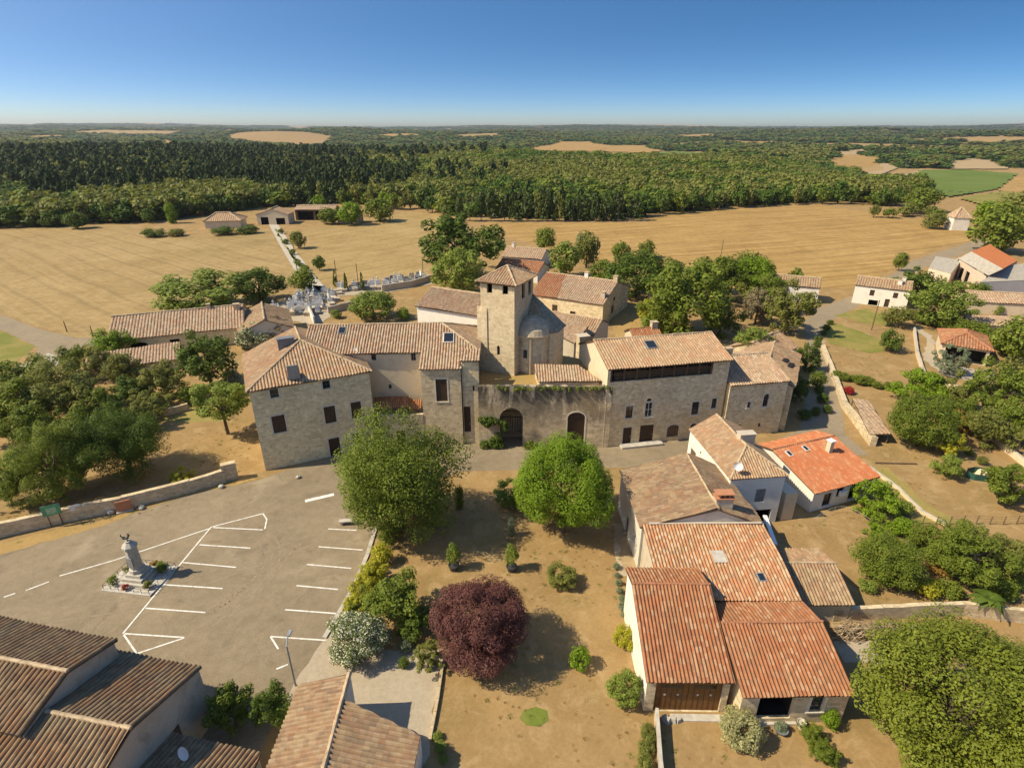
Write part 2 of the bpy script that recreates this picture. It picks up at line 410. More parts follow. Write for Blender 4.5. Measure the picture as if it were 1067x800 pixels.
# ------------------------------------------------------------------ roofs, walls, openings
def newell(P):
    n = Vector((0, 0, 0))
    for i in range(len(P)):
        a, b = P[i], P[(i + 1) % len(P)]
        n += Vector(((a.y - b.y) * (a.z + b.z), (a.z - b.z) * (a.x + b.x), (a.x - b.x) * (a.y + b.y)))
    n.normalize()
    return n if n.z > 0 else -n
def roof_poly(mb, P, tw=0.27, tl=0.40, ns=4, amp=0.075, seed=0, sag=0.05, slab=0.12, ragged=0.05):
    P = [Vector(p) for p in P]
    n = newell(P)
    e = (P[1] - P[0]); e -= n * e.dot(n); e.normalize()
    s = n.cross(e)
    O = P[0]
    Q = [((p - O).dot(e), (p - O).dot(s)) for p in P]
    rng = random.Random(seed)
    ph = [rng.uniform(0, 6.28) for _ in range(6)]
    umin, umax = min(q[0] for q in Q), max(q[0] for q in Q)
    vmin_all, vmax_all = min(q[1] for q in Q), max(q[1] for q in Q)
    step = tw / ns
    us = [umin + 1e-4] + [k * step for k in range(math.ceil(umin / step + 0.01), math.floor(umax / step - 0.01) + 1)] + [umax - 1e-4]
    j0, j1 = math.floor(vmin_all / tl), math.ceil(vmax_all / tl)
    colr = {}
    grid = []
    for u in us:
        vs = []
        for i in range(len(Q)):
            (a, va), (b, vb) = Q[i], Q[(i + 1) % len(Q)]
            if abs(a - b) < 1e-9: continue
            t = (u - a) / (b - a)
            if -1e-6 <= t <= 1 + 1e-6: vs.append(va + (vb - va) * t)
        lo, hi = (min(vs), max(vs)) if vs else (0, 0)
        c = math.floor(u / tw)
        if c not in colr: colr[c] = rng.uniform(0, ragged)
        lo2 = lo - colr[c] if hi - lo > 0.3 else lo
        col = []
        prof = amp * (abs(math.sin(math.pi * u / tw)) * 1.7 - 0.7)
        for j in range(j0, j1 + 1):
            v = min(max(j * tl, lo2), hi)
            if j == j0: v = lo2
            jr = random.Random((c * 7919 + j * 104729 + seed) & 0xffffff).uniform(-0.012, 0.012)
            h = prof + jr + sag * (math.sin(u * 0.55 + ph[0]) * math.sin(v * 0.6 + ph[1]) + 0.5 * math.sin(u * 1.3 + ph[2]) * math.sin(v * 1.1 + ph[3]))
            col.append((u, v, O + e * u + s * v + n * h))
        grid.append(col)
    base = len(mb.v)
    nr = j1 - j0 + 1
    for col in grid:
        for _, _, p in col: mb.v.append(tuple(p))
    for i in range(len(grid) - 1):
        for j in range(nr - 1):
            a, b, c, d = grid[i][j], grid[i + 1][j], grid[i + 1][j + 1], grid[i][j + 1]
            if (d[1] - a[1]) < 1e-4 and (c[1] - b[1]) < 1e-4: continue
            mb.f.append((base + i * nr + j, base + (i + 1) * nr + j, base + (i + 1) * nr + j + 1, base + i * nr + j + 1))
            mb.uv.append([(k[0], k[1]) for k in (a, b, c, d)]); mb.mi.append(0)
    if slab > 0:
        top = [p - n * (amp * 0.75) for p in P]; bot = [p - n * (amp * 0.75 + slab) for p in P]
        for i in range(len(P)):
            k = (i + 1) % len(P)
            mb.poly([bot[i], bot[k], top[k], top[i]], [(0, 0)] * 4, 1)
        mb.poly(bot[::-1], [(0, 0)] * len(P), 1)
def ridge_caps(segs, parent, mat, r=0.15, seed=1, step=0.45):
    mb = MB(); rng = random.Random(seed)
    for a, b in segs:
        a, b = Vector(a), Vector(b)
        k = max(2, int((b - a).length / step))
        for i in range(k):
            p = a.lerp(b, i / k); q = a.lerp(b, (i + 1.12) / k if i < k - 1 else 1)
            jz = Vector((0, 0, rng.uniform(-0.015, 0.03)))
            mb.tube([p + jz, q + jz], r * rng.uniform(0.9, 1.1), r * rng.uniform(0.8, 0.95), n=7)
    return mb.build('ridge_tile', mat, parent)

class Wall:
    """one side of a building: A -> B left to right seen from outside"""
    def __init__(s, A, B):
        s.A = Vector((A[0], A[1], 0)); s.B = Vector((B[0], B[1], 0))
        s.L = (s.B - s.A).length
        s.e = (s.B - s.A).normalized(); s.n = Vector((s.e.y, -s.e.x, 0))
    def P(s, u, z, off=0.0):      # off > 0 is inwards
        p = s.A + s.e * u - s.n * off
        return Vector((p.x, p.y, z))
    def px(s, r):                 # opening seen at pixel rectangle
        x0, y0, x1, y1 = r
        u0, _ = hit_wall(x0, (y0 + y1) / 2, s.A, s.B); u1, _ = hit_wall(x1, (y0 + y1) / 2, s.A, s.B)
        _, z1 = hit_wall((x0 + x1) / 2, y0, s.A, s.B); _, z0 = hit_wall((x0 + x1) / 2, y1, s.A, s.B)
        return [u0, u1, z0, z1]

def arc_pts(u0, u1, z1, rise, k=8):
    """points of the arch from left spring to right spring"""
    c = (u0 + u1) / 2; hw = (u1 - u0) / 2
    return [(c - hw * math.cos(math.pi * i / k), z1 - rise + rise * math.sin(math.pi * i / k)) for i in range(k + 1)]

def side(mb, wall, z0, zA, zB, peak=None, ops=(), reveal=0.24, mi=0, rmi=None):
    """wall with real holes; ops = [(u0,u1,za,zb,rise)]"""
    rmi = mi if rmi is None else rmi
    zr = min(zA, zB)
    ops = [list(o) for o in ops]
    for o in ops:
        o[0] = max(0.06, o[0]); o[1] = min(wall.L - 0.06, o[1]); o[2] = max(z0 + 0.002, o[2]); o[3] = min(zr - 0.05, o[3])
    us = sorted(set([0.0, wall.L] + [round(k, 4) for o in ops for k in o[:2]]))
    zs = sorted(set([z0, zr] + [round(k, 4) for o in ops for k in o[2:4]]))
    for i in range(len(us) - 1):
        for j in range(len(zs) - 1):
            uc, zc = (us[i] + us[i + 1]) / 2, (zs[j] + zs[j + 1]) / 2
            if any(o[0] < uc < o[1] and o[2] < zc < o[3] for o in ops): continue
            q = [(us[i], zs[j]), (us[i + 1], zs[j]), (us[i + 1], zs[j + 1]), (us[i], zs[j + 1])]
            mb.poly([wall.P(*k) for k in q], q, mi)
    top = [(0, zr), (wall.L, zr)]
    if zB > zr + 1e-3: top.append((wall.L, zB))
    if peak: top.append(peak)
    if zA > zr + 1e-3: top.append((0, zA))
    if len(top) > 2: mb.poly([wall.P(*k) for k in top], top, mi)
    for u0, u1, za, zb, rise in ops:
        if u1 - u0 < 0.05 or zb - za < 0.05: continue
        outl = [(u0, za), (u1, za)]
        if rise > 0:
            ar = arc_pts(u0, u1, zb, min(rise, zb - za - 0.05))
            outl += ar[::-1]
            for i in range(len(ar) - 1):
                a, b = ar[i], ar[i + 1]
                q = [a, b, (b[0], zb), (a[0], zb)]
                mb.poly([wall.P(*k) for k in q], q, mi)
        else: outl += [(u1, zb), (u0, zb)]
        for i in range(len(outl)):
            a, b = outl[i], outl[(i + 1) % len(outl)]
            if abs(a[0] - b[0]) + abs(a[1] - b[1]) < 1e-5: continue
            mb.poly([wall.P(a[0], a[1]), wall.P(a[0], a[1], reveal), wall.P(b[0], b[1], reveal), wall.P(b[0], b[1])],
                    [(a[0], a[1]), (a[0] + reveal, a[1]), (b[0] + reveal, b[1]), (b[0], b[1])], rmi)
    return ops

def bar(mb, wall, u0, u1, z0, z1, o0, o1, mi=0):
    """box on a wall between u0..u1, z0..z1, from depth o0 (outer) to o1 (inner)"""
    c = [wall.P(u, z, o) for o in (o0, o1) for u, z in ((u0, z0), (u1, z0), (u1, z1), (u0, z1))]
    for q in ((0, 1, 2, 3), (5, 4, 7, 6), (4, 0, 3, 7), (1, 5, 6, 2), (3, 2, 6, 7), (4, 5, 1, 0)):
        mb.poly([c[i] for i in q], [(0, 0), (u1 - u0, 0), (u1 - u0, z1 - z0), (0, z1 - z0)], mi)

def fill_opening(kind, wall, o, parent, trim=None, mat=None):
    u0, u1, za, zb, rise = o
    if u1 - u0 < 0.1 or zb - za < 0.1: return None
    e = 0.004
    shape = arc_pts(u0 + e, u1 - e, zb - e, min(rise, zb - za - 0.05))[::-1] if rise > 0 else [(u1 - e, zb - e), (u0 + e, zb - e)]
    outl = [(u0 + e, za + e), (u1 - e, za + e)] + shape
    if kind == 'shutter':
        mb = MB(); hw = (u1 - u0) / 2
        for a, b in ((u0 + 0.02, u0 + hw - 0.008), (u0 + hw + 0.008, u1 - 0.02)):
            bar(mb, wall, a, b, za + 0.03, zb - 0.03, 0.07, 0.11)
            for t in (0.2, 0.8): bar(mb, wall, a + 0.03, b - 0.03, za + (zb - za) * t - 0.05, za + (zb - za) * t + 0.05, 0.05, 0.068)
        ob = mb.build('shutter', mat or M['shutter'], parent)
    elif kind in ('door', 'gate'):
        mb = MB()
        mb.poly([wall.P(u, z, 0.18) for u, z in outl], outl)
        k = max(3, int((u1 - u0) / 0.25))
        top = zb - rise if rise > 0 else zb
        for i in range(k + 1):
            u = u0 + (u1 - u0) * i / k
            bar(mb, wall, max(u0 + .01, u - 0.012), min(u1 - .01, u + 0.012), za + 0.02, top - 0.02, 0.15, 0.178)
        ob = mb.build(kind, mat or M['shutter'], parent)
        if kind == 'door' and zb - za > 1.2:
            h = MB(); bar(h, wall, u1 - 0.2, u1 - 0.12, za + 1.0, za + 1.14, 0.10, 0.148); h.build('handle', M['metal'], ob)
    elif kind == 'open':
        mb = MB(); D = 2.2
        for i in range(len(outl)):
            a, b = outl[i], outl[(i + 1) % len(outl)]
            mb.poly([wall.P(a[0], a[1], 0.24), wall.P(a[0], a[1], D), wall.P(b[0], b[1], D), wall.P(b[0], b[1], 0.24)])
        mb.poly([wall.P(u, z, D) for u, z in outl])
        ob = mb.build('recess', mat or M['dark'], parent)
    else:
        fm = mat or M['frame_white']
        mb = MB(); f = 0.07
        zt = zb - rise * 0.3 if rise > 0 else zb - e
        bar(mb, wall, u0 + e, u0 + f, za + e, zt - (rise * 0.7), 0.16, 0.21); bar(mb, wall, u1 - f, u1 - e, za + e, zt - (rise * 0.7), 0.16, 0.21)
        bar(mb, wall, u0 + f, u1 - f, za + e, za + f, 0.16, 0.21)
        if rise <= 0: bar(mb, wall, u0 + f, u1 - f, zb - f, zb - e, 0.16, 0.21)
        uc = (u0 + u1) / 2
        bar(mb, wall, uc - 0.03, uc + 0.03, za + f, zb - f - 0.002, 0.158, 0.209)
        zc = (za + zb) / 2
        bar(mb, wall, u0 + f, uc - 0.032, zc - 0.025, zc + 0.025, 0.159, 0.208); bar(mb, wall, uc + 0.032, u1 - f, zc - 0.025, zc + 0.025, 0.159, 0.208)
        ob = mb.build('window', fm, parent)
        g = MB(); g.poly([wall.P(u, z, 0.2) for u, z in outl], outl); g.build('pane', M['glass'], ob)
    if trim:
        t = MB(); w = 0.17
        if rise > 0:
            ar = arc_pts(u0, u1, zb, rise, 10)
            c = (u0 + u1) / 2; zs = zb - rise
            for i in range(10):
                a, b = ar[i], ar[i + 1]
                out = [(c + (p[0] - c) * (1 + w * 2 / (u1 - u0)), zs + (p[1] - zs) * (1 + w / max(rise, 0.1))) for p in (a, b)]
                q = [a, b, out[1], out[0]]
                t.poly([wall.P(k[0], k[1], -0.03) for k in q], q)
                t.poly([wall.P(out[0][0], out[0][1], -0.03), wall.P(out[1][0], out[1][1], -0.03), wall.P(out[1][0], out[1][1], 0), wall.P(out[0][0], out[0][1], 0)])
            zt = zs
        else:
            zt = zb
            bar(t, wall, u0 - w, u1 + w, zb, zb + w * 1.2, -0.032, 0.0)
        bar(t, wall, u0 - w, u0, za, zt, -0.03, 0.0); bar(t, wall, u1, u1 + w, za, zt, -0.03, 0.0)
        if za > 0.6: bar(t, wall, u0 - w - 0.04, u1 + w + 0.04, za - 0.12, za, -0.07, 0.0)
        t.build('surround', trim, ob)
    return ob

def plane_z(P, x, y):
    n = newell(P)
    return P[0].z - (n.x * (x - P[0].x) + n.y * (y - P[0].y)) / n.z

class House:
    def __init__(s, name, label, cat, ox, oy, yaw, w, d, ez, rz, ridge=None, bz=None, ov=0.35, wall='plaster_white', roof='tile_ochre',
                 z0=0.0, ops=None, tw=0.27, tl=0.40, ns=4, caps='ridge', group=None, sides='FRBL', seed=0, amp=0.075, sag=0.05, root=None, extra=None, wallname='wall'):
        s.ox, s.oy, s.yaw, s.w, s.d = ox, oy, R(yaw), w, d
        s.ez, s.rz = ez, rz
        bz = ez if bz is None else bz
        s.root = root or thing(name, tuple(s.L(w / 2, d / 2, z0)), label, cat, group)
        V = s.V
        A, B, C, D = V(0, 0, ez), V(w, 0, ez), V(w, d, bz), V(0, d, bz)
        polys = []; segs = []
        gab = {}
        if ridge is None:                      # shed: rises from front to back
            C, D = V(w, d, rz), V(0, d, rz)
            polys = [[A, B, C, D]]
            gab = dict(L=1, R=1)
        else:
            (u1, v1), (u2, v2) = ridge
            r1, r2 = V(u1, v1, rz), V(u2, v2, rz)
            segs.append((r1, r2))
            if abs(u2 - u1) >= abs(v2 - v1):
                polys = [[A, B, r2, r1], [C, D, r1, r2]]
                if u1 > 0.01: polys.append([D, A, r1]); segs += [(D, r1), (A, r1)]
                else: gab['L'] = 1
                if u2 < w - 0.01: polys.append([B, C, r2]); segs += [(B, r2), (C, r2)]
                else: gab['R'] = 1
            else:
                polys = [[D, A, r1, r2], [B, C, r2, r1]]
                if v1 > 0.01: polys.append([A, B, r1]); segs += [(A, r1), (B, r1)]
                else: gab['F'] = 1
                if v2 < d - 0.01: polys.append([C, D, r2]); segs += [(C, r2), (D, r2)]
                else: gab['B'] = 1
        s.polys = polys
        mb = MB()
        for i, P in enumerate(polys): roof_poly(mb, P, tw, tl, ns, amp, seed * 10 + i, sag)
        s.roof = mb.build('roof', [M[roof], M['timber']], s.root)
        if caps and segs: ridge_caps(segs, s.roof, M['ridge_red' if roof in ('tile_red', 'tile_newred') else 'ridge'], r=tw * 0.42, seed=seed)
        g = 0.14
        i = {k: (g if k in gab else ov) for k in 'FRBL'}
        cu = [(i['L'], i['F']), (w - i['R'], i['F']), (w - i['R'], d - i['B']), (i['L'], d - i['B'])]
        s.sides = {}
        wm = MB(); mats = [M[wall]]
        ops = ops or {}
        fills = []
        for k, (a, b) in dict(F=(0, 1), R=(1, 2), B=(2, 3), L=(3, 0)).items():
            pa, pb = s.V(*cu[a], 0), s.V(*cu[b], 0)
            wl = Wall(pa, pb); s.sides[k] = wl
            if k not in sides: continue
            za, zb = s.zroof(pa) - 0.1, s.zroof(pb) - 0.1
            peak = None
            if k in gab and ridge is not None:
                rr = segs[0][0] if k in 'LF' else segs[0][1]
                t = (Vector((rr.x, rr.y, 0)) - wl.A).dot(wl.e)
                q = wl.P(t, 0)
                peak = (t, s.zroof(q) - 0.1)
            oo = []; kk = []
            for op in ops.get(k, []):
                kind, rect = op[0], op[1]
                o = wl.px(rect) if rect[0] > 60 and len(rect) == 4 else [rect[0] - 1000, rect[1] - 1000, rect[2], rect[3]] if rect[0] >= 900 else list(rect)
                rise = op[2] if len(op) > 2 else 0
                oo.append(o + [rise]); kk.append((kind, op[3] if len(op) > 3 else None, op[4] if len(op) > 4 else None))
            oo = side(wm, wl, z0, za, zb, peak, oo)
            fills += [(kd, wl, o, tr, mt) for o, (kd, tr, mt) in zip(oo, kk)]
        s.wall = wm.build(wallname, mats, s.root)
        for kd, wl, o, tr, mt in fills:
            fill_opening(kd, wl, o, s.root, M[tr] if tr else None, M[mt] if mt else None)
    def V(s, u, v, z):
        c, q = math.cos(s.yaw), math.sin(s.yaw)
        return Vector((s.ox + u * c - v * q, s.oy + u * q + v * c, z))
    def L(s, u, v, z):
        return s.V(u, v, z)
    def zroof(s, p):
        return min(plane_z(P, p.x, p.y) for P in s.polys)
    def chimney(s, u, v, su=0.8, sv=0.6, h=1.1, mat='plaster_old', cap='ridge', pots=0):
        p = s.V(u, v, 0); z = s.zroof(p)
        mb = MB(); mb.box((p.x, p.y, z - 0.5), (su, sv, h + 0.5), s.yaw)
        o = mb.build('chimney', M[mat], s.roof)
        m2 = MB(); m2.box((p.x, p.y, z + h + 0.002), (su + 0.16, sv + 0.16, 0.09), s.yaw)
        for k in range(pots):
            q = s.V(u + (k - (pots - 1) / 2) * 0.4, v, 0)
            m2.box((q.x, q.y, z + h + 0.094), (0.08, sv * 0.8, 0.35), s.yaw)
        if pots: m2.box((p.x, p.y, z + h + 0.446), (su + 0.1, sv + 0.1, 0.06), s.yaw)
        m2.build('chimney_cap', M[cap], s.root) if False else m2.build('chimney_cap', M[cap], s.roof)
        return o
    def onroof(s, px, py):
        """point of the roof seen at a pixel"""
        z = s.ez
        for _ in range(12):
            p = W(px, py, z); z = 0.5 * z + 0.5 * s.zroof(p)
        return W(px, py, z)
    def skylight(s, px, py, w=0.8, h=1.1, lift=0.14, frame='metal'):
        p = s.onroof(px, py)
        P = min(s.polys, key=lambda q: plane_z(q, p.x, p.y))
        n = newell(P); e = Vector((-n.y, n.x, 0)).normalized(); sx = n.cross(e)
        if sx.z < 0: e = -e; sx = n.cross(e)
        mb = MB()
        rot = Matrix((e, sx, n)).transposed()
        mb.box(p - n * 0.05, (w, h, lift + 0.05), tilt=rot)
        o = mb.build('skylight', M[frame], s.roof)
        m2 = MB(); m2.box(p + n * (lift + 0.001), (w - 0.16, h - 0.16, 0.02), tilt=rot)
        m2.build('skylight_pane', M['glass'], s.roof)
    def dish(s, px, py, r=0.45, wallmount=None):
        p = wallmount or s.onroof(px, py)
        dish_at(p, s.root, r)
def dish_at(p, parent, r=0.45, mast=0.7, face=(-0.35, -1.0, 0.45)):
    mb = MB(); mb.tube([p - Vector((0, 0, 0.2)), p + Vector((0, 0, mast))], 0.03)
    c = p + Vector((0, 0, mast + 0.1)); f = Vector(face).normalized()
    a = f.orthogonal().normalized(); b = f.cross(a)
    rings = []
    for k in range(5):
        t = k / 4
        rings.append([c + (a * math.cos(x) + b * math.sin(x)) * r * t + f * (0.22 * r * 2 * t * t) for x in [2 * math.pi * i / 14 for i in range(14)]])
    for k in range(4):
        for i in range(14):
            j = (i + 1) % 14
            mb.poly([rings[k][i], rings[k][j], rings[k + 1][j], rings[k + 1][i]] if k else [c, rings[1][j], rings[1][i]])
    mb.tube([c, c + f * r * 1.1 - Vector((0, 0, 0.1))], 0.02)
    return mb.build('satellite_dish', M['frame_white'], parent)

# ------------------------------------------------------------------ trees and shrubs
def leaf_arrays(rng, centers, radii, n, size, squash=1.0, up=0.55, spread=0.36, core=0.10):
    """n leaf quads on and in the clumps; returns verts (4n,3)"""
    k = len(centers)
    wts = radii ** 2; wts = wts / wts.sum()
    idx = rng.choice(k, n, p=wts)
    d = rng.normal(size=(n, 3)); d /= np.linalg.norm(d, axis=1)[:, None]
    rr = radii[idx] * np.where(rng.random(n) < core, rng.random(n) ** 0.5, 0.86 + 0.24 * rng.random(n))
    pos = centers[idx] + d * rr[:, None] * np.array([1, 1, squash])
    nn = d + rng.normal(size=(n, 3)) * spread; nn[:, 2] += up
    nn /= np.linalg.norm(nn, axis=1)[:, None]
    t = np.cross(nn, rng.normal(size=(n, 3))); t /= np.linalg.norm(t, axis=1)[:, None]
    b = np.cross(nn, t)
    s = size * (0.6 + 0.8 * rng.random(n))[:, None]
    l = s * (1.0 + 0.5 * rng.random(n))[:, None]
    return np.stack([pos - t * s * 0.5 - b * l * 0.2, pos + b * l * -0.55, pos + t * s * 0.5 + b * l * 0.1, pos + b * l * 0.55], axis=1).reshape(-1, 3)
def leaf_mesh(name, v, mat):
    me = bpy.data.meshes.new(name)
    n = len(v) // 4
    me.vertices.add(4 * n); me.vertices.foreach_set("co", v.astype(np.float32).ravel())
    me.loops.add(4 * n); me.loops.foreach_set("vertex_index", np.arange(4 * n, dtype=np.int32))
    me.polygons.add(n); me.polygons.foreach_set("loop_start", np.arange(0, 4 * n, 4, dtype=np.int32))
    me.materials.append(mat)
    me.update(); me.validate()
    return me
def clumps(rng, kind, n):
    """clump centres and radii of a crown of unit radius, centre at the origin"""
    d = rng.normal(size=(n, 3)); d /= np.linalg.norm(d, axis=1)[:, None]
    if n <= 50 and kind in ('round', 'loose', 'dense', 'fine'):
        c = d * (0.48 + 0.26 * rng.random(n))[:, None]; rad = 0.22 + 0.16 * rng.random(n)
    elif kind in ('round', 'loose', 'dense', 'fine'):
        # a few big lobes, each covered with leaf clumps: uneven outline and shaded gaps
        nl, lr, lo, hi, cr = {'round': (13, .45, .40, .58, .17), 'loose': (15, .37, .40, .68, .14), 'dense': (16, .46, .42, .52, .16), 'fine': (18, .40, .44, .58, .11)}[kind]
        ld = rng.normal(size=(nl, 3)); ld[:, 2] *= 0.9; ld /= np.linalg.norm(ld, axis=1)[:, None]
        if nl > 3: ld[0] = (0.1, 0.1, 0.98); ld[1] = (-.8, -.4, .2); ld[2] = (.8, -.3, .1); ld[3] = (0, .85, .2); ld[4] = (0, -.7, -.5); ld[5] = (-.5, .3, -.7); ld[6] = (.5, .1, -.7)
        lc = ld * (lo + (hi - lo) * rng.random(nl))[:, None]; lrad = lr * (0.75 + 0.5 * rng.random(nl))
        li = rng.integers(0, nl, n)
        c = lc[li] + d * (lrad[li] * (0.55 + 0.45 * rng.random(n)))[:, None]
        rad = cr * (0.7 + 0.7 * rng.random(n))
        far = np.linalg.norm(c, axis=1); c *= np.minimum(1, 1.02 / np.maximum(far, 1e-6))[:, None]
        c -= np.array([np.mean([np.percentile(c[:, i], 3), np.percentile(c[:, i], 97)]) for i in range(3)])
        c *= np.array([0.82 / np.percentile(np.abs(c[:, i]), 97) for i in range(3)])[None, :]
    elif kind == 'ball':
        w = 1 + 0.10 * np.sin(3.1 * d[:, 0] + 1.7) * np.sin(2.7 * d[:, 1]) + 0.08 * np.sin(4.3 * d[:, 2] + d[:, 0] * 3)
        c = d * ((0.60 + 0.24 * rng.random(n)) * w)[:, None]; rad = (0.13 + 0.11 * rng.random(n)) * min(1.0, (170.0 / n) ** 0.4)
    elif kind == 'umbrella':
        c = d * (0.5 + 0.32 * rng.random(n))[:, None]; c[:, 2] = np.abs(c[:, 2]) * 0.9 - 0.15; rad = 0.14 + 0.12 * rng.random(n)
    elif kind == 'fine':
        c = d * (0.5 + 0.4 * rng.random(n))[:, None]; rad = 0.10 + 0.10 * rng.random(n)
    elif kind == 'column':
        h = rng.random(n) * 2 - 1; a = rng.random(n) * 6.28
        rr = 0.5 * np.sqrt(np.clip(1 - h * h, 0.05, 1)); c = np.stack([rr * np.cos(a), rr * np.sin(a), h * 0.8], 1); rad = 0.28 + 0.12 * rng.random(n)
    elif kind == 'cone':
        h = rng.random(n); a = rng.random(n) * 6.28
        rr = 0.75 * (1 - h) ** 0.8 + 0.05; c = np.stack([rr * np.cos(a), rr * np.sin(a), h * 1.9 - 0.9], 1); rad = (0.16 + 0.12 * rng.random(n)) * (1.2 - 0.6 * h)
    elif kind == 'mound':
        c = d * (0.5 + 0.3 * rng.random(n))[:, None]; c[:, 2] = np.abs(c[:, 2]) * 1.1 - 0.45; rad = 0.2 + 0.14 * rng.random(n)
    rad = np.asarray(rad)
    return c, rad
CROWN = {}
def crown_mesh(kind, mat, detail, var):
    key = (kind, mat, detail, var)
    if key not in CROWN:
        rng = np.random.default_rng(abs(hash((kind, detail, var))) % 99991 if False else (sum(map(ord, kind)) * 131 + detail * 17 + var * 7))
        n, size, nc = {0: (520, 0.18, 26), 1: (2200, 0.095, 46), 2: (7500, 0.058, 90), 3: (26000, 0.034, 170), 4: (84000, 0.0205, 210)}[detail]
        if detail == 4 and kind != 'ball': nc = 300
        c, r = clumps(rng, kind, nc)
        if kind in ('fine', 'umbrella'): size *= 0.8; n = int(n * 1.2)
        CROWN[key] = leaf_mesh('crown', leaf_arrays(rng, c, r, n, size), LEAF[mat])
    return CROWN[key]
TRUNK = {}
def trunk_mesh(var, mat):
    """unit trunk: height 1 to the crown base, limbs rising into a crown of unit radius centred at z = 1 (rescaled per tree)"""
    if (var, mat) in TRUNK: return TRUNK[(var, mat)]
    rng = random.Random(var * 13 + 5)
    mb = MB()
    top = Vector((rng.uniform(-.06, .06), rng.uniform(-.06, .06), 0.62))
    mb.tube([(0, 0, -0.03), (0.01, 0, 0.05), (top.x * 0.5, top.y * 0.5, 0.3), top], 0.075, 0.05, n=8)
    for k in range(6):
        a = k * 1.05 + rng.uniform(-.3, .3); r = rng.uniform(0.3, 0.6)
        e = Vector((r * math.cos(a), r * math.sin(a), rng.uniform(0.85, 1.25)))
        mid = top.lerp(e, 0.5) + Vector((0, 0, 0.06))
        mb.tube([top - Vector((0, 0, 0.05)), mid, e], 0.035, 0.012, n=5, cap=False)
        for q in range(2):
            e2 = e + Vector((rng.uniform(-.25, .25), rng.uniform(-.25, .25), rng.uniform(0.0, .3)))
            mb.tube([mid, e2], 0.016, 0.006, n=4, cap=False)
    o = mb.build('trunk', M[mat], None, smooth=True)
    me = o.data
    bpy.data.objects.remove(o)
    TRUNK[(var, mat)] = me
    return me
TREE_N = [0]
def put_tree(x, y, r, rz, clear, kind, mat, detail, label, cat='tree', name='tree', group=None, var=None, bark='bark', z=0.0, crown='crown', trunk=True, rot=None, ry=None):
    TREE_N[0] += 1
    var = (TREE_N[0] % 3) if var is None else var
    rot = random.Random(TREE_N[0]).uniform(0, 6.28) if rot is None else rot
    t = thing(name, (x, y, z), label, cat, group)
    c = bpy.data.objects.new(crown, crown_mesh(kind, mat, detail, var))
    COL.objects.link(c); c.parent = t
    c.location = (0, 0, clear + rz); c.scale = (r, ry or r, rz); c.rotation_euler = (0, 0, rot)
    if trunk:
        k = bpy.data.objects.new('trunk' if cat == 'tree' else 'stem', trunk_mesh(var, bark))
        COL.objects.link(k); k.parent = t
        hh = clear + rz
        k.scale = (min(r, hh) * 0.9, min(r, hh) * 0.9, hh); k.rotation_euler = (0, 0, rot)
    return t
def tree(cx, cy, wpx, k, clear, kind, mat, detail, label, **kw):
    """crown centre and width as seen at a pixel; k = crown half height / half width; clear = height of the crown's underside"""
    z = 3.0
    for _ in range(8):
        p = W(cx, cy, z)
        r = wpx / 2 * depth(p.x, p.y, z) / FPX
        z = clear + r * k
    return put_tree(p.x, p.y, r, r * k, clear, kind, mat, detail, label, **kw)
LEAF = {}
def LM(name, *a, **k): LEAF[name] = leafmat(name, *a, **k)
LM('leaf_mid', (0.135, 0.175, 0.022), (0.28, 0.32, 0.045))
LM('leaf_dark', (0.085, 0.130, 0.018), (0.18, 0.235, 0.035))
LM('leaf_olive', (0.165, 0.175, 0.038), (0.29, 0.295, 0.075))
LM('leaf_bright', (0.155, 0.24, 0.016), (0.31, 0.42, 0.035))
LM('leaf_yellow', (0.34, 0.33, 0.030), (0.60, 0.54, 0.06))
LM('leaf_yellowgreen', (0.175, 0.228, 0.038), (0.350, 0.385, 0.079))
LM('leaf_purple', (0.115, 0.042, 0.036), (0.22, 0.095, 0.065), trans=0.15)
LM('leaf_white', (0.111, 0.150, 0.039), (0.182, 0.221, 0.065), flower=(0.78, 0.74, 0.58), flower_amt=0.3)
LM('leaf_variegated', (0.286, 0.273, 0.117), (0.546, 0.520, 0.286))
LM('leaf_grey', (0.193, 0.228, 0.131), (0.333, 0.367, 0.228))
LM('leaf_brown', (0.208, 0.163, 0.085), (0.312, 0.247, 0.143), trans=0.1)
LM('leaf_orange', (0.320, 0.192, 0.048), (0.512, 0.320, 0.096))
LM('leaf_pine', (0.050, 0.074, 0.017), (0.11, 0.14, 0.032), trans=0.1)
LM('leaf_wood', (0.066, 0.115, 0.014), (0.15, 0.215, 0.028), trans=0.2)
LM('leaf_walnut', (0.165, 0.195, 0.024), (0.31, 0.325, 0.05))
LM('leaf_red', (0.360, 0.024, 0.024), (0.540, 0.060, 0.048))
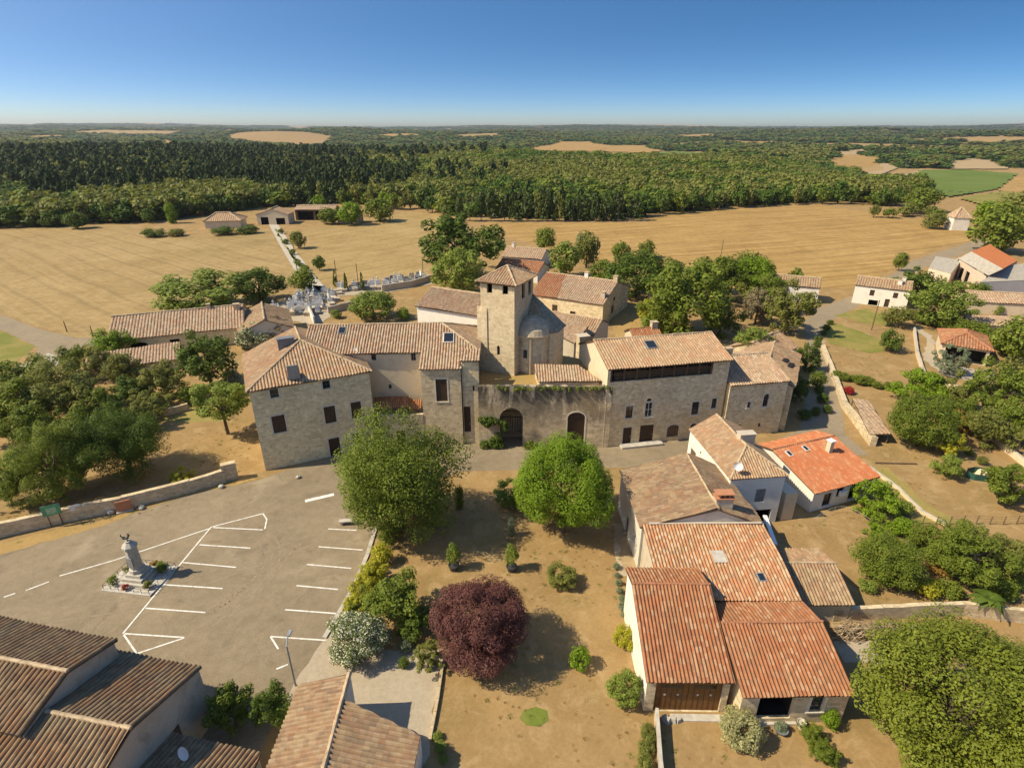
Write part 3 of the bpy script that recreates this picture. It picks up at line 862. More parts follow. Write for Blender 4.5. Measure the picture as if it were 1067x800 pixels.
# ------------------------------------------------------------------ ground, fields, roads
def groundmat(name, c1, c2, c3=None, scale=0.12, fine=2.5, amt3=0.6, stripes=None, scale3=0.07, lo3=0.55, hi3=0.7, pale=None, cracks=False):
    m, nt, b = newmat(name)
    pos = geo_pos(nt)
    n1 = noise(nt, pos, scale, 8, 0.65, 0.4)
    n2 = noise(nt, pos, fine, 6, 0.7)
    n4 = noise(nt, pos, fine * 7, 4, 0.7)
    col = ramp(nt, n1.outputs[0], [(0.32, c1), (0.68, c2)])
    if c3:
        n3 = noise(nt, pos, scale3, 6, 0.6, 0.5)
        col = mix(nt, math_n(nt, 'MULTIPLY', ramp(nt, n3.outputs[0], [(lo3, (0, 0, 0)), (hi3, (1, 1, 1))]), amt3), col, c3)
    if pale:
        n5 = noise(nt, pos, 0.45, 7, 0.7, 0.8)
        col = mix(nt, math_n(nt, 'MULTIPLY', ramp(nt, n5.outputs[0], [(0.5, (0, 0, 0)), (0.66, (1, 1, 1))]), 0.6), col, pale)
    if cracks:
        vo = N(nt, 'ShaderNodeTexVoronoi', Scale=0.09, feature='DISTANCE_TO_EDGE')
        wv = N(nt, 'ShaderNodeVectorMath', operation='MULTIPLY_ADD'); nt.links.new(n2.outputs['Color'], wv.inputs[0]); wv.inputs[1].default_value = (1.6, 1.6, 0); nt.links.new(pos, wv.inputs[2])
        nt.links.new(wv.outputs[0], vo.inputs['Vector'])
        col = mix(nt, math_n(nt, 'MULTIPLY', math_n(nt, 'LESS_THAN', vo.outputs['Distance'], 0.003), 0.22), col, [k * 0.45 for k in c2])
        n6 = noise(nt, pos, 0.35, 7, 0.7, 1.5)
        col = mix(nt, math_n(nt, 'MULTIPLY', ramp(nt, n6.outputs[0], [(0.55, (0, 0, 0)), (0.7, (1, 1, 1))]), 0.45), col, [k * 0.58 for k in c2])
    if stripes:
        ang, sc, amt, sc2 = stripes
        mp = N(nt, "ShaderNodeMapping"); mp.inputs["Rotation"].default_value = (0, 0, R(-ang))
        nt.links.new(pos, mp.inputs[0])
        sx = N(nt, "ShaderNodeSeparateXYZ"); nt.links.new(mp.outputs[0], sx.inputs[0])
        nb = noise(nt, mp.outputs[0], 0.012, 2)
        yy = math_n(nt, 'ADD', sx.outputs[1], math_n(nt, 'MULTIPLY', nb.outputs[0], 9.0))
        cb = N(nt, "ShaderNodeCombineXYZ")
        nt.links.new(math_n(nt, 'MULTIPLY', sx.outputs[0], 0.012), cb.inputs[0]); nt.links.new(math_n(nt, 'MULTIPLY', yy, sc), cb.inputs[1])
        ns_ = noise(nt, cb.outputs[0], 1.0, 3, 0.6)
        col = mix(nt, amt, col, ramp(nt, ns_.outputs[0], [(0.35, (0.55, 0.5, 0.42)), (0.6, (1.0, 1.0, 1.0))]), 'MULTIPLY')
        w = math_n(nt, 'SINE', math_n(nt, 'MULTIPLY', yy, sc2))
        col = mix(nt, math_n(nt, 'MULTIPLY', math_n(nt, 'GREATER_THAN', w, 0.88), 0.38), col, [k * 0.6 for k in c1])
    if stripes:
        n7 = noise(nt, pos, 0.09, 7, 0.7, 0.6)
        col = mix(nt, 0.5, col, ramp(nt, n7.outputs[0], [(0.36, (0.70, 0.68, 0.60)), (0.6, (1.06, 1.06, 1.06))]), 'MULTIPLY')
    col = mix(nt, 0.6 if stripes else 0.45, col, ramp(nt, n2.outputs[0], [(0.3, (0.62, 0.60, 0.55)), (0.62, (1.04, 1.04, 1.04))]), 'MULTIPLY')
    col = mix(nt, 0.4, col, ramp(nt, n4.outputs[0], [(0.3, (0.55, 0.55, 0.5)), (0.6, (1.05, 1.05, 1.05))]), 'MULTIPLY')
    nt.links.new(col, b.inputs["Base Color"])
    b.inputs["Roughness"].default_value = 0.95
    b.inputs["Specular IOR Level"].default_value = 0.1
    bump(nt, b, n4.outputs[0], 0.5, 0.05)
    return m
G = {}
G['lawn'] = groundmat('dry_lawn', (0.37, 0.24, 0.108), (0.29, 0.185, 0.08), (0.22, 0.165, 0.06), scale=0.22, fine=3.5, amt3=0.6, scale3=0.16, lo3=0.5, hi3=0.72, pale=(0.45, 0.32, 0.165))
G['far'] = G['lawn']
G['stubble'] = groundmat('stubble_field', (0.42, 0.30, 0.145), (0.355, 0.245, 0.11), (0.28, 0.215, 0.08), scale=0.03, fine=0.6, amt3=0.5, scale3=0.018, stripes=(-38, 0.9, 0.22, 0.9))
G['stubble_mid'] = groundmat('stubble_mid', (0.43, 0.305, 0.14), (0.37, 0.255, 0.11), (0.36, 0.27, 0.09), scale=0.03, fine=0.6, amt3=0.4, scale3=0.02, stripes=(50, 0.9, 0.22, 0.9))
G['wheat'] = groundmat('harvested_field', (0.47, 0.305, 0.125), (0.41, 0.26, 0.10), (0.43, 0.28, 0.10), scale=0.02, fine=0.5, amt3=0.4, scale3=0.02, stripes=(20, 0.5, 0.6, 0.8))
G['asphalt'] = groundmat('worn_asphalt', (0.305, 0.24, 0.16), (0.225, 0.178, 0.12), (0.40, 0.325, 0.225), scale=0.12, fine=1.2, amt3=0.6, scale3=0.16, cracks=True)
G['road'] = groundmat('road_asphalt', (0.32, 0.255, 0.17), (0.265, 0.21, 0.145), (0.37, 0.295, 0.195), scale=0.15, fine=1.5, amt3=0.4)
G['gravel'] = groundmat('pale_gravel', (0.46, 0.38, 0.28), (0.40, 0.33, 0.24), (0.50, 0.43, 0.34), scale=0.4, fine=3, amt3=0.5)
G['green'] = groundmat('green_grass', (0.17, 0.185, 0.04), (0.215, 0.21, 0.055), (0.33, 0.25, 0.09), scale=0.3, fine=2.5, amt3=0.75, scale3=0.18, lo3=0.42, hi3=0.62)
G['verge'] = groundmat('dry_verge', (0.42, 0.275, 0.115), (0.35, 0.235, 0.09), (0.27, 0.21, 0.065), scale=0.3, amt3=0.6)
G['soil'] = groundmat('bare_soil', (0.42, 0.31, 0.18), (0.36, 0.26, 0.15), None, scale=0.3)
G['fresh'] = groundmat('fresh_grass', (0.13, 0.18, 0.03), (0.20, 0.22, 0.05), (0.31, 0.25, 0.085), scale=0.5, fine=3, amt3=0.5, scale3=0.6)
G['olive'] = groundmat('olive_grass', (0.27, 0.24, 0.075), (0.36, 0.26, 0.09), (0.22, 0.22, 0.055), scale=0.3, fine=2.5, amt3=0.6, scale3=0.2)
G['crop'] = groundmat('green_crop', (0.11, 0.16, 0.03), (0.15, 0.19, 0.05), None, scale=0.02, fine=0.2)
G['farmyard'] = groundmat('pale_yard', (0.50, 0.45, 0.37), (0.44, 0.40, 0.33), None, scale=0.2)

def smooth(a, b, t):
    t = max(0.0, min(1.0, (t - a) / (b - a)))
    return t * t * (3 - 2 * t)
def hills(x, y):
    d = math.hypot(x, y)
    if d < 330: return 0.0
    a = math.atan2(x, y)
    side_ = smooth(0.30, -0.15, a)                      # the wooded rise lies left of the middle
    h = smooth(330, 760, d) * (1 - smooth(820, 1150, d)) * (2 + 3 * side_ + 2.5 * math.sin(a * 9 + 0.6)) * smooth(0.62, 0.42, a)
    v = smooth(800, 1300, d) * (1 - smooth(1700, 2700, d))
    h -= 16 * v * smooth(-0.75, -0.2, a) * (1 - 0.4 * smooth(0.2, 0.5, a))
    h -= 14 * smooth(430, 620, d) * (1 - smooth(800, 1300, d)) * smooth(0.36, 0.55, a)
    k = smooth(1700, 3200, d)
    h += k * (6 + 10 * math.sin(a * 7 + d * 0.0011) + 8 * math.sin(a * 17 - d * 0.0021 + 1) + 5 * math.sin(a * 31 + d * 0.004 + 2))
    if d > 4500: h += (d - 4500) / 4000 * (30 + 16 * math.sin(a * 9 + 0.5))
    return h
def Wt(px, py):
    """first point of the terrain along the line of sight of a pixel"""
    u = (px - 533.5) / FPX; v = (py - 400.0) / FPX
    dy = cp - v * sp; dz = -(sp + v * cp)
    t = 300.0 / dy
    for _ in range(900):
        x, y, z = u * t, dy * t, CAM_H + dz * t
        if z <= hills(x, y): break
        t *= 1.004
    return Vector((x, y, hills(x, y)))
def make_ground():
    rs = [0, 25, 60, 120, 240, 330]
    while rs[-1] < 17000: rs.append(rs[-1] * 1.04)
    na = 240
    mb_v = []; f = []
    for r in rs:
        for k in range(na + 1):
            a = R(-75 + 150 * k / na)
            x, y = r * math.sin(a), r * math.cos(a) - (60 if r < 61 else 0)
            mb_v.append((x, y, hills(x, y) if r <= 10500 else -40))
    for i in range(len(rs) - 1):
        for k in range(na):
            q = (i * (na + 1) + k, i * (na + 1) + k + 1, (i + 1) * (na + 1) + k + 1, (i + 1) * (na + 1) + k)
            f.append(q if i else (q[0], q[2], q[3]))
    me = bpy.data.meshes.new('ground'); me.from_pydata(mb_v, [], f); me.materials.append(G['lawn'])
    o = bpy.data.objects.new('ground', me); COL.objects.link(o); o['kind'] = 'structure'
    # behind and beside the camera
    return o
make_ground()
def sheet(name, pts, z, mat, px=True):
    P = [W(a, b, 0) for a, b in pts] if px else [Vector((a, b, 0)) for a, b in pts]
    if mat in ('green', 'fresh', 'olive', 'verge', 'soil', 'gravel', 'stubble', 'stubble_mid', 'wheat', 'lawn'):   # worn, uneven borders
        rj = random.Random(len(pts) * 7 + int(pts[0][0])); Q = []
        for a, b in zip(P, P[1:] + P[:1]):
            L = (b - a).length; st = max(0.9, a.length * 0.012); k = max(1, int(L / st)); d_ = (b - a).normalized() if L > 0 else Vector((1, 0, 0)); n_ = Vector((-d_.y, d_.x, 0))
            for i in range(k):
                Q.append(a.lerp(b, i / k) + (n_ * rj.uniform(-.28, .28) * st if i else Vector()))
        P = Q
    me = bpy.data.meshes.new(name)
    me.from_pydata([(p.x, p.y, z + (hills(p.x, p.y) if p.y > 1200 else 0)) for p in P], [], [tuple(range(len(P)))])
    me.materials.append(G[mat])
    bm = bmesh.new(); bm.from_mesh(me); bmesh.ops.triangulate(bm, faces=bm.faces)
    for f in bm.faces:
        if f.normal.z < 0: f.normal_flip()
    bm.to_mesh(me); bm.free()
    o = bpy.data.objects.new(name, me); COL.objects.link(o); o['kind'] = 'structure'
    return o
LEFT_FIELD = [(-260, 262), (-60, 243), (0, 240), (70, 236), (140, 234), (165, 247), (250, 244), (281, 238), (296, 262), (318, 296), (300, 300), (300, 316), (262, 322), (110, 356), (80, 352), (44, 342), (0, 326), (-260, 300)]
MID_FIELD = [(300, 240), (335, 235), (380, 228), (425, 221), (466, 224), (470, 238), (452, 262), (446, 292), (410, 291), (350, 300), (326, 292)]
RIGHT_FIELD = [(505, 233), (668, 232), (676, 226), (760, 218), (850, 214), (915, 222), (938, 228), (990, 231), (1014, 236), (1012, 250), (975, 258), (945, 270), (905, 296), (880, 302), (862, 300), (820, 300), (690, 300), (560, 256), (520, 244)]
sheet('stubble_field', LEFT_FIELD, 0.02, 'stubble')
sheet('stubble_field', MID_FIELD, 0.02, 'stubble_mid')
sheet('harvested_field', RIGHT_FIELD, 0.02, 'wheat')
sheet('meadow', [(-260, 345), (-40, 332), (0, 345), (36, 360), (12, 384), (-40, 384), (-260, 380)], 0.02, 'green')
# car park and road through the village
sheet('car_park', [(-90, 590), (0, 577), (95, 551), (150, 531), (205, 513), (270, 500), (330, 478), (392, 452), (500, 455), (730, 455), (722, 489), (640, 487), (560, 489), (480, 491), (432, 508), (392, 548), (382, 578), (368, 612), (346, 650), (322, 690), (300, 726), (262, 800), (260, 860), (-140, 860)], 0.008, 'asphalt')
sheet('road', [(-30, 318), (0, 328), (45, 344), (78, 352), (118, 352), (118, 358), (84, 362), (62, 378), (50, 400), (20, 404), (34, 380), (40, 362), (6, 346), (-30, 334)], 0.03, 'road')
sheet('pavement', [(50, 368), (64, 373), (52, 392), (20, 393), (14, 383), (30, 378)], 0.05, 'farmyard')
sheet('road', [(722, 489), (716, 462), (800, 463), (832, 448), (838, 425), (846, 385), (840, 352), (838, 336), (850, 322), (880, 311), (905, 302), (950, 272), (1000, 256), (1030, 246), (1045, 250), (1000, 266), (965, 278), (925, 304), (892, 320), (866, 334), (856, 350), (860, 372), (870, 400), (878, 428), (880, 452), (905, 474), (850, 476), (800, 489)], 0.012, 'road')
sheet('lane', [(280, 234), (289, 233), (308, 262), (332, 292), (342, 303), (324, 304), (309, 285), (293, 258)], 0.03, 'farmyard')
sheet('lane_grass_strip', [(285.0, 238), (286.0, 238), (302.2, 262), (325.5, 294), (323.5, 294.5), (300.6, 262)], 0.04, 'green')
sheet('gravel_yard', [(300, 726), (322, 690), (346, 648), (372, 660), (400, 676), (462, 676), (448, 770), (440, 800), (300, 830)], 0.012, 'gravel')
sheet('gravel_path', [(640, 560), (655, 560), (662, 600), (645, 600)], 0.012, 'gravel')
sheet('courtyard', [(868, 668), (935, 668), (960, 680), (925, 700), (900, 740), (905, 690), (880, 690)], 0.012, 'gravel')
sheet('courtyard', [(640, 545), (700, 545), (690, 600), (650, 596)], 0.014, 'soil')
# right hand gardens
sheet('green_lawn', [(858, 343), (868, 336), (915, 352), (922, 366), (905, 368), (864, 358)], 0.03, 'green')
sheet('green_lawn', [(868, 328), (905, 338), (930, 340), (935, 330), (905, 322)], 0.03, 'green')
sheet('driveway', [(948, 342), (965, 352), (962, 375), (985, 392), (1030, 402), (1040, 386), (1010, 384), (975, 376), (972, 350), (955, 338)], 0.03, 'gravel')
sheet('green_lawn', [(905, 488), (925, 486), (960, 520), (1000, 545), (920, 545), (900, 520)], 0.012, 'olive')
sheet('green_lawn', [(168, 425), (225, 418), (240, 440), (170, 440)], 0.012, 'olive')
sheet('farmyard', [(975, 280), (1000, 268), (1067, 280), (1067, 296), (1020, 300)], 0.03, 'farmyard')
sheet('green_lawn', [(640, 330), (662, 328), (690, 350), (640, 352)], 0.03, 'verge')
sheet('verge', [(-90, 578), (0, 566), (120, 536), (170, 520), (262, 497), (268, 500), (205, 513), (150, 531), (95, 551), (0, 578), (-90, 592)], 0.016, 'verge')
sheet('green_patch', [(545, 740), (558, 736), (570, 740), (572, 750), (562, 757), (548, 755), (541, 748)], 0.012, 'fresh')
sheet('flower_bed', [(318, 296), (346, 300), (338, 320), (300, 322)], 0.03, 'green')
sheet('cemetery_ground', [(262, 322), (300, 312), (330, 303), (352, 303), (346, 330), (330, 338), (275, 332)], 0.05, 'gravel')
sheet('cemetery_ground', [(345, 301), (400, 297), (448, 288), (450, 296), (405, 305), (350, 309)], 0.05, 'gravel')

# far fields beyond the woods
FAR = [
 ('far_field', 'wheat', [(545, 156), (585, 148), (612, 148), (640, 153), (615, 160), (560, 160)]),
 ('far_field', 'wheat', [(618, 160), (640, 152), (672, 152), (690, 158), (650, 163)]),
 ('far_field', 'stubble', [(70, 138), (110, 136), (190, 137), (180, 141), (80, 141)]),
 ('far_field', 'wheat', [(855, 168), (885, 161), (915, 165), (920, 178), (890, 182), (868, 176)]),
 ('far_field', 'soil', [(880, 180), (925, 170), (935, 176), (905, 188)]),
 ('far_field', 'crop', [(925, 192), (960, 178), (1010, 178), (1060, 182), (1040, 198), (990, 206), (950, 200)]),
 ('far_field', 'soil', [(920, 190), (962, 177), (955, 185), (930, 194)]),
 ('far_field', 'wheat', [(1040, 200), (1060, 184), (1100, 188), (1110, 206)]),
 ('far_field', 'green', [(1000, 208), (1045, 200), (1110, 208), (1110, 216), (1020, 214)]),
 ('far_field', 'soil', [(985, 170), (1010, 166), (1045, 168), (1050, 177), (990, 177)]),
 ('far_field', 'crop', [(640, 163), (700, 158), (735, 160), (700, 165)]),
 ('far_field', 'wheat', [(165, 148), (182, 142), (186, 150), (200, 156), (170, 157)]),
 ('far_field', 'stubble', [(470, 141), (520, 139), (530, 143), (480, 145)]),
 ('far_field', 'wheat', [(380, 141.5), (420, 139.5), (455, 141.5), (400, 144)]), ('far_field', 'wheat', [(765, 151), (800, 147.5), (832, 150), (790, 153.5)]), ('far_field', 'soil', [(858, 160), (900, 156), (908, 161), (872, 163.5)]),
 ('far_field', 'stubble', [(690, 151), (730, 148), (745, 151), (700, 153.5)]), ('far_field', 'wheat', [(985, 150), (1030, 147), (1060, 150), (1010, 153)]), ('far_field', 'wheat', [(20, 143), (60, 141), (75, 143.5), (30, 146)]),
 ('far_field', 'wheat', [(690, 142), (740, 140), (780, 142), (720, 145)]),
]
def inside(x, y, poly):
    c = False; j = len(poly) - 1
    for i in range(len(poly)):
        xi, yi = poly[i]; xj, yj = poly[j]
        if (yi > y) != (yj > y) and x < (xj - xi) * (y - yi) / (yj - yi) + xi: c = not c
        j = i
    return c
def far_sheet(name, poly, mat):
    """a distant field draped over the hills"""
    mb = MB(); x0, x1 = min(p[0] for p in poly), max(p[0] for p in poly); y0, y1 = min(p[1] for p in poly), max(p[1] for p in poly)
    sx, sy = max(1.0, (x1 - x0) / 26), 0.55
    memo = {}
    def at(i, j):
        if (i, j) not in memo:
            p = Wt(x0 + i * sx, y0 + j * sy); memo[(i, j)] = p + Vector((0, 0, 0.5 + p.length * 0.0006))
        return memo[(i, j)]
    for i in range(int((x1 - x0) / sx) + 1):
        for j in range(int((y1 - y0) / sy) + 1):
            if inside(x0 + (i + .5) * sx, y0 + (j + .5) * sy, poly):
                q = [at(i, j + 1), at(i + 1, j + 1), at(i + 1, j), at(i, j)]
                if max((a - q[0]).length for a in q) < 0.5 * q[0].length: mb.poly(q)
    return struct(name, mb, G[mat])
for nm, mt, poly in FAR: far_sheet(nm, poly, mt)

# ------------------------------------------------------------------ painted lines
def painted(lines, w=0.13, z=0.02):
    mb = MB()
    for k, (a, b) in enumerate(lines):
        p, q = W(*a), W(*b)
        d = (q - p).normalized(); n = Vector((-d.y, d.x, 0)) * w / 2
        zz = Vector((0, 0, z + 0.0008 * (k % 7)))
        mb.poly([p - n + zz, q - n + zz, q + n + zz, p + n + zz])
    return struct('parking_lines', mb, paintmat)
paintmat, _nt, _b = newmat('worn_white_paint')
_n = noise(_nt, geo_pos(_nt), 3.0, 6, 0.75)
_nt.links.new(ramp(_nt, _n.outputs[0], [(0.3, (0.38, 0.33, 0.26)), (0.52, (0.74, 0.71, 0.65))]), _b.inputs["Base Color"])
_b.inputs["Roughness"].default_value = 0.8
painted([((220, 549), (128, 660)), ((220, 549), (274, 535)), ((274, 535), (278, 541)), ((278, 541), (276, 551)), ((222, 549.5), (274, 552)),
  ((208, 567.5), (261, 571)), ((190.5, 586), (246, 591)), ((171, 609), (232, 613)), ((152, 633.5), (214, 638)), ((130, 660), (192, 664)), ((192, 664.5), (142, 681)), ((129, 661), (142, 680)),
  ((62, 600), (118, 584)), ((118, 584), (220, 550)), ((4, 622), (16, 618)), ((27, 615), (51, 606)), ((-30, 632), (-14, 628)),
  ((342, 551), (372, 552.5)), ((332, 569.5), (378, 573)), ((320, 588), (366, 592)), ((309, 610), (352, 614)), ((297, 635), (350, 639)), ((282, 663), (340, 667)), ((282, 663), (290, 676)), ((288, 697), (300, 692)),
  ((318, 523), (348, 516))])
painted([((318, 522), (348, 515))], 0.5)
# stone kerb between car park and garden
def kerb(pts, w, h, mat, name='kerb'):
    mb = MB(); P = [W(*p) for p in pts]
    for a, b in zip(P, P[1:]):
        L = (b - a).length; k = max(1, int(L / 0.9))
        d = (b - a).normalized()
        for i in range(k):
            c = a.lerp(b, (i + 0.5) / k)
            mb.box(c, (L / k - 0.03, w, h + random.uniform(-.015, .015)), math.atan2(d.y, d.x))
    return struct(name, mb, mat)
random.seed(4)
kerb([(392, 549), (383, 578), (369, 612), (347, 650), (338, 665)], 0.35, 0.14, M['concrete'])
kerb([(463, 682), (456, 730), (448, 772)], 0.2, 0.25, M['stone_barn'], 'garden_edging')

# ------------------------------------------------------------------ woods
def proj(x, y, z=0.0):
    d = depth(x, y, z); v = (-y * sp - (z - CAM_H) * cp) / d
    return 533.5 + FPX * x / d, 400 + FPX * v
WOOD = [(-900, 250), (-60, 241), (60, 235), (150, 231), (232, 222), (330, 213), (430, 214), (462, 225), (520, 229), (664, 229), (676, 223), (760, 216), (850, 211), (926, 214), (962, 204), (944, 190), (905, 187), (880, 180), (850, 172), (760, 170), (650, 167), (570, 163), (470, 157), (330, 156), (130, 159), (0, 160), (-900, 160)]
NOWOOD = [f[2] for f in FAR]
def forest_points():
    rng = random.Random(11)
    near = []; far = []
    d = 200.0
    while d < 10000:
        s = 6.6 if d < 330 else 6.6 + (d - 330) * 0.0135
        a = -60.0
        da = math.degrees(s / d)
        while a < 60:
            aa = R(a + rng.uniform(-.5, .5) * da); dd = d + rng.uniform(-.5, .5) * s
            x, y = dd * math.sin(aa), dd * math.cos(aa)
            z = hills(x, y)
            px, py = proj(x, y, z)
            a += da
            if px < -60 or px > 1127: continue
            if inside(px, py, WOOD) and dd < 1250:
                near.append((x, y, z, s, rng.random(), rng.random(), px))
            elif (py < 158 or dd > 1500 or (px > 740 and py < 176 and not inside(px, py, WOOD))) and dd > 700:
                if any(inside(px, py, p) for p in NOWOOD): continue
                g = math.sin(x * 0.0031 + 1.3) * math.sin(y * 0.0023 + x * 0.0007) + 0.5 * math.sin(x * 0.009 + y * 0.004)
                if g > 0.62 and dd > 1600: continue
                far.append((x, y, z, s, rng.random(), rng.random(), px))
        d += s * 0.92
    return near, far
def proto(name, kind, mat, seed, n=420, size=0.20, nc=16):
    rng = np.random.default_rng(seed)
    c, r = clumps(rng, kind, nc)
    v = leaf_arrays(rng, c, r, n, size, up=0.35)
    return bpy.data.objects.new(name, leaf_mesh(name, v, LEAF[mat]))
def scatter(name, pts, protos, hfac):
    """pts (x,y,z,s,rnd,rnd2,px) -> one object; geometry nodes put a small tree on every vertex"""
    c = bpy.data.collections.new(name + '_kinds')
    for o in protos: c.objects.link(o)
    me = bpy.data.meshes.new(name)
    me.from_pydata([(p[0], p[1], p[2] + p[8] * 0.85) for p in pts], [], [])
    for an, typ, vals in (('size', 'FLOAT_VECTOR', [k for p in pts for k in (p[7], p[7], p[8])]), ('turn', 'FLOAT_VECTOR', [k for p in pts for k in (0, 0, p[5] * 6.28)])):
        at = me.attributes.new(an, typ, 'POINT'); at.data.foreach_set('vector', vals)
    at = me.attributes.new('pick', 'INT', 'POINT'); at.data.foreach_set('value', [p[9] for p in pts])
    o = bpy.data.objects.new(name, me); COL.objects.link(o)
    ng = bpy.data.node_groups.new(name, 'GeometryNodeTree')
    ng.interface.new_socket('Geometry', in_out='INPUT', socket_type='NodeSocketGeometry')
    ng.interface.new_socket('Geometry', in_out='OUTPUT', socket_type='NodeSocketGeometry')
    gi = ng.nodes.new('NodeGroupInput'); go = ng.nodes.new('NodeGroupOutput')
    ip = ng.nodes.new('GeometryNodeInstanceOnPoints')
    ci = ng.nodes.new('GeometryNodeCollectionInfo'); ci.inputs[0].default_value = c
    ci.inputs['Separate Children'].default_value = True; ci.inputs['Reset Children'].default_value = True
    ng.links.new(gi.outputs[0], ip.inputs['Points']); ng.links.new(ci.outputs[0], ip.inputs['Instance'])
    ip.inputs['Pick Instance'].default_value = True
    for an, typ, sock in (('size', 'FLOAT_VECTOR', 'Scale'), ('turn', 'FLOAT_VECTOR', 'Rotation'), ('pick', 'INT', 'Instance Index')):
        na = ng.nodes.new('GeometryNodeInputNamedAttribute'); na.data_type = typ; na.inputs[0].default_value = an
        ng.links.new(na.outputs[0], ip.inputs[sock])
    ng.links.new(ip.outputs[0], go.inputs[0])
    md = o.modifiers.new('trees', 'NODES'); md.node_group = ng
    o['kind'] = 'stuff'
    return o
near, far = forest_points()
# kinds in alphabetical order: 0-2 broadleaf dark, 3-4 broadleaf olive, 5-7 pine
protos = [proto('wood_a%d' % i, 'round', 'leaf_mid' if i == 2 else 'leaf_wood', 50 + i) for i in range(3)] + [proto('wood_b%d' % i, 'round', 'leaf_olive', 60 + i) for i in range(2)] + [proto('wood_c%d' % i, 'cone', 'leaf_pine', 70 + i, n=300) for i in range(3)]
def dress(p, farw=False):
    x, y, z, s, a, b, px = p
    patch = math.sin(x * .019 + 1.1) * math.sin(y * .016 + .4) + .6 * math.sin(x * .047 + y * .031)
    a = max(0.0, min(.999, a + .28 * patch))
    d = math.hypot(x, y)
    piney = (px < 330 + 260 * a * b + 50 * math.sin(d * .02) and proj(x, y, z)[1] < 210 + 8 * math.sin(x * .05)) or (460 < px < 670 and d < 262)
    if farw: piney = a < 0.1
    if piney and a < 0.85:
        r = s * 0.62 * (0.8 + 0.5 * b); h = (5.2 + 3.2 * a) * (1.0 if not farw else 1.1); k = 5 + int(b * 2.99)
    else:
        r = s * 0.78 * (0.7 + 0.75 * b); h = (3.3 + 2.6 * a); k = int(b * 2.99) if a < 0.78 else 3 + int(b * 1.99)
    h *= 1.0 if d < 1200 else 1.25
    return (x, y, z, s, a, b, px, r, h, k)
f1 = scatter('forest', [dress(p) for p in near], protos, 1); f1['label'] = 'dark pine and oak forest behind the fields'
protos2 = [proto('far_a%d' % i, 'round', 'leaf_wood', 80 + i, n=160, size=0.34, nc=9) for i in range(3)] + [proto('far_b%d' % i, 'round', 'leaf_olive', 90 + i, n=160, size=0.34, nc=9) for i in range(2)] + [proto('far_c%d' % i, 'cone', 'leaf_pine', 95 + i, n=160, size=0.34, nc=9) for i in range(3)]
f2 = scatter('distant_woodland', [dress(p, True) for p in far], protos2, 1); f2['label'] = 'distant wooded hills on the horizon'
print('forest', len(near), len(far))

# tufts of dry and green grass over the lawns
def tuft(name, seed, mat):
    rng = np.random.default_rng(seed); n = 26; v = []
    for k in range(n):
        a = rng.random() * 6.28; r = rng.random() ** .5 * .5; x, y = r * math.cos(a), r * math.sin(a); b = rng.random() * 6.28; w = .06; h = .35 + .65 * rng.random(); lx, ly = rng.normal() * .25, rng.normal() * .25
        v += [(x - w * math.cos(b), y - w * math.sin(b), 0), (x + w * math.cos(b), y + w * math.sin(b), 0), (x + lx + .02, y + ly, h), (x + lx - .02, y + ly, h)]
    return bpy.data.objects.new(name, leaf_mesh(name, np.array(v), LEAF[mat]))
leafs_dry = leafmat('leaf_dry', (0.40, 0.27, 0.11), (0.55, 0.40, 0.19), trans=0.2); LEAF['leaf_dry'] = leafs_dry
LAWNS = [[(432, 510), (640, 500), (650, 560), (660, 640), (672, 800), (455, 800), (462, 680), (392, 560)], [(150, 440), (255, 430), (262, 490), (140, 526), (0, 555), (0, 520), (130, 500)], [(880, 400), (960, 410), (1060, 540), (870, 545), (850, 535), (930, 520), (910, 470)],
         [(820, 545), (1067, 545), (1067, 640), (880, 640), (815, 570)], [(690, 755), (850, 770), (900, 800), (690, 800)], [(860, 345), (950, 345), (945, 400), (870, 380)], [(340, 330), (436, 320), (430, 335), (345, 340)], [(0, 565), (260, 497), (265, 503), (100, 550), (0, 580)], [(640, 330), (720, 330), (700, 350), (620, 352)]]
rng0 = random.Random(77); tp = []
for poly in LAWNS:
    x0, x1 = min(p[0] for p in poly), max(p[0] for p in poly); y0, y1 = min(p[1] for p in poly), max(p[1] for p in poly)
    A_, B_ = W(x0, y1), W(x1, y0); area = abs((B_.y - A_.y)) * abs(W(x1, (y0 + y1) / 2).x - W(x0, (y0 + y1) / 2).x)
    for _ in range(int(area * 1.6)):
        X = rng0.uniform(min(W(x0, y0).x, W(x0, y1).x), max(W(x1, y0).x, W(x1, y1).x)); Y = rng0.uniform(A_.y, B_.y)
        if not inside(*proj(X, Y), poly): continue
        g = math.sin(X * .35 + 1.7 * math.sin(Y * .23)) + math.sin(Y * .31 + 2.1 * math.sin(X * .17)) + rng0.uniform(-1.2, 1.2)
        if g < 0.1: continue
        a, b = rng0.random(), rng0.random()
        tp.append((X, Y, 0.0, 0, a, b, 0, .18 + .24 * a * a, .04 + .09 * b * b, 0))
tp = [p[:9] + ((4 if p[4] > .9 else 3) if (p[4] > .8) else int(p[5] * 2.99),) for p in tp]
tp = [(x, y, -h * .85 + .006, s, a, b, q, r, h, k) for x, y, z, s, a, b, q, r, h, k in tp]
gt = scatter('grass_tufts', tp, [tuft('tuft_a', 1, 'leaf_dry'), tuft('tuft_b', 2, 'leaf_dry'), tuft('tuft_c', 3, 'leaf_dry'), tuft('tuft_d', 4, 'leaf_olive'), tuft('tuft_e', 5, 'leaf_yellowgreen')], 1); gt['label'] = 'tufts of dry grass and weeds on the lawns'
print('tufts', len(tp))

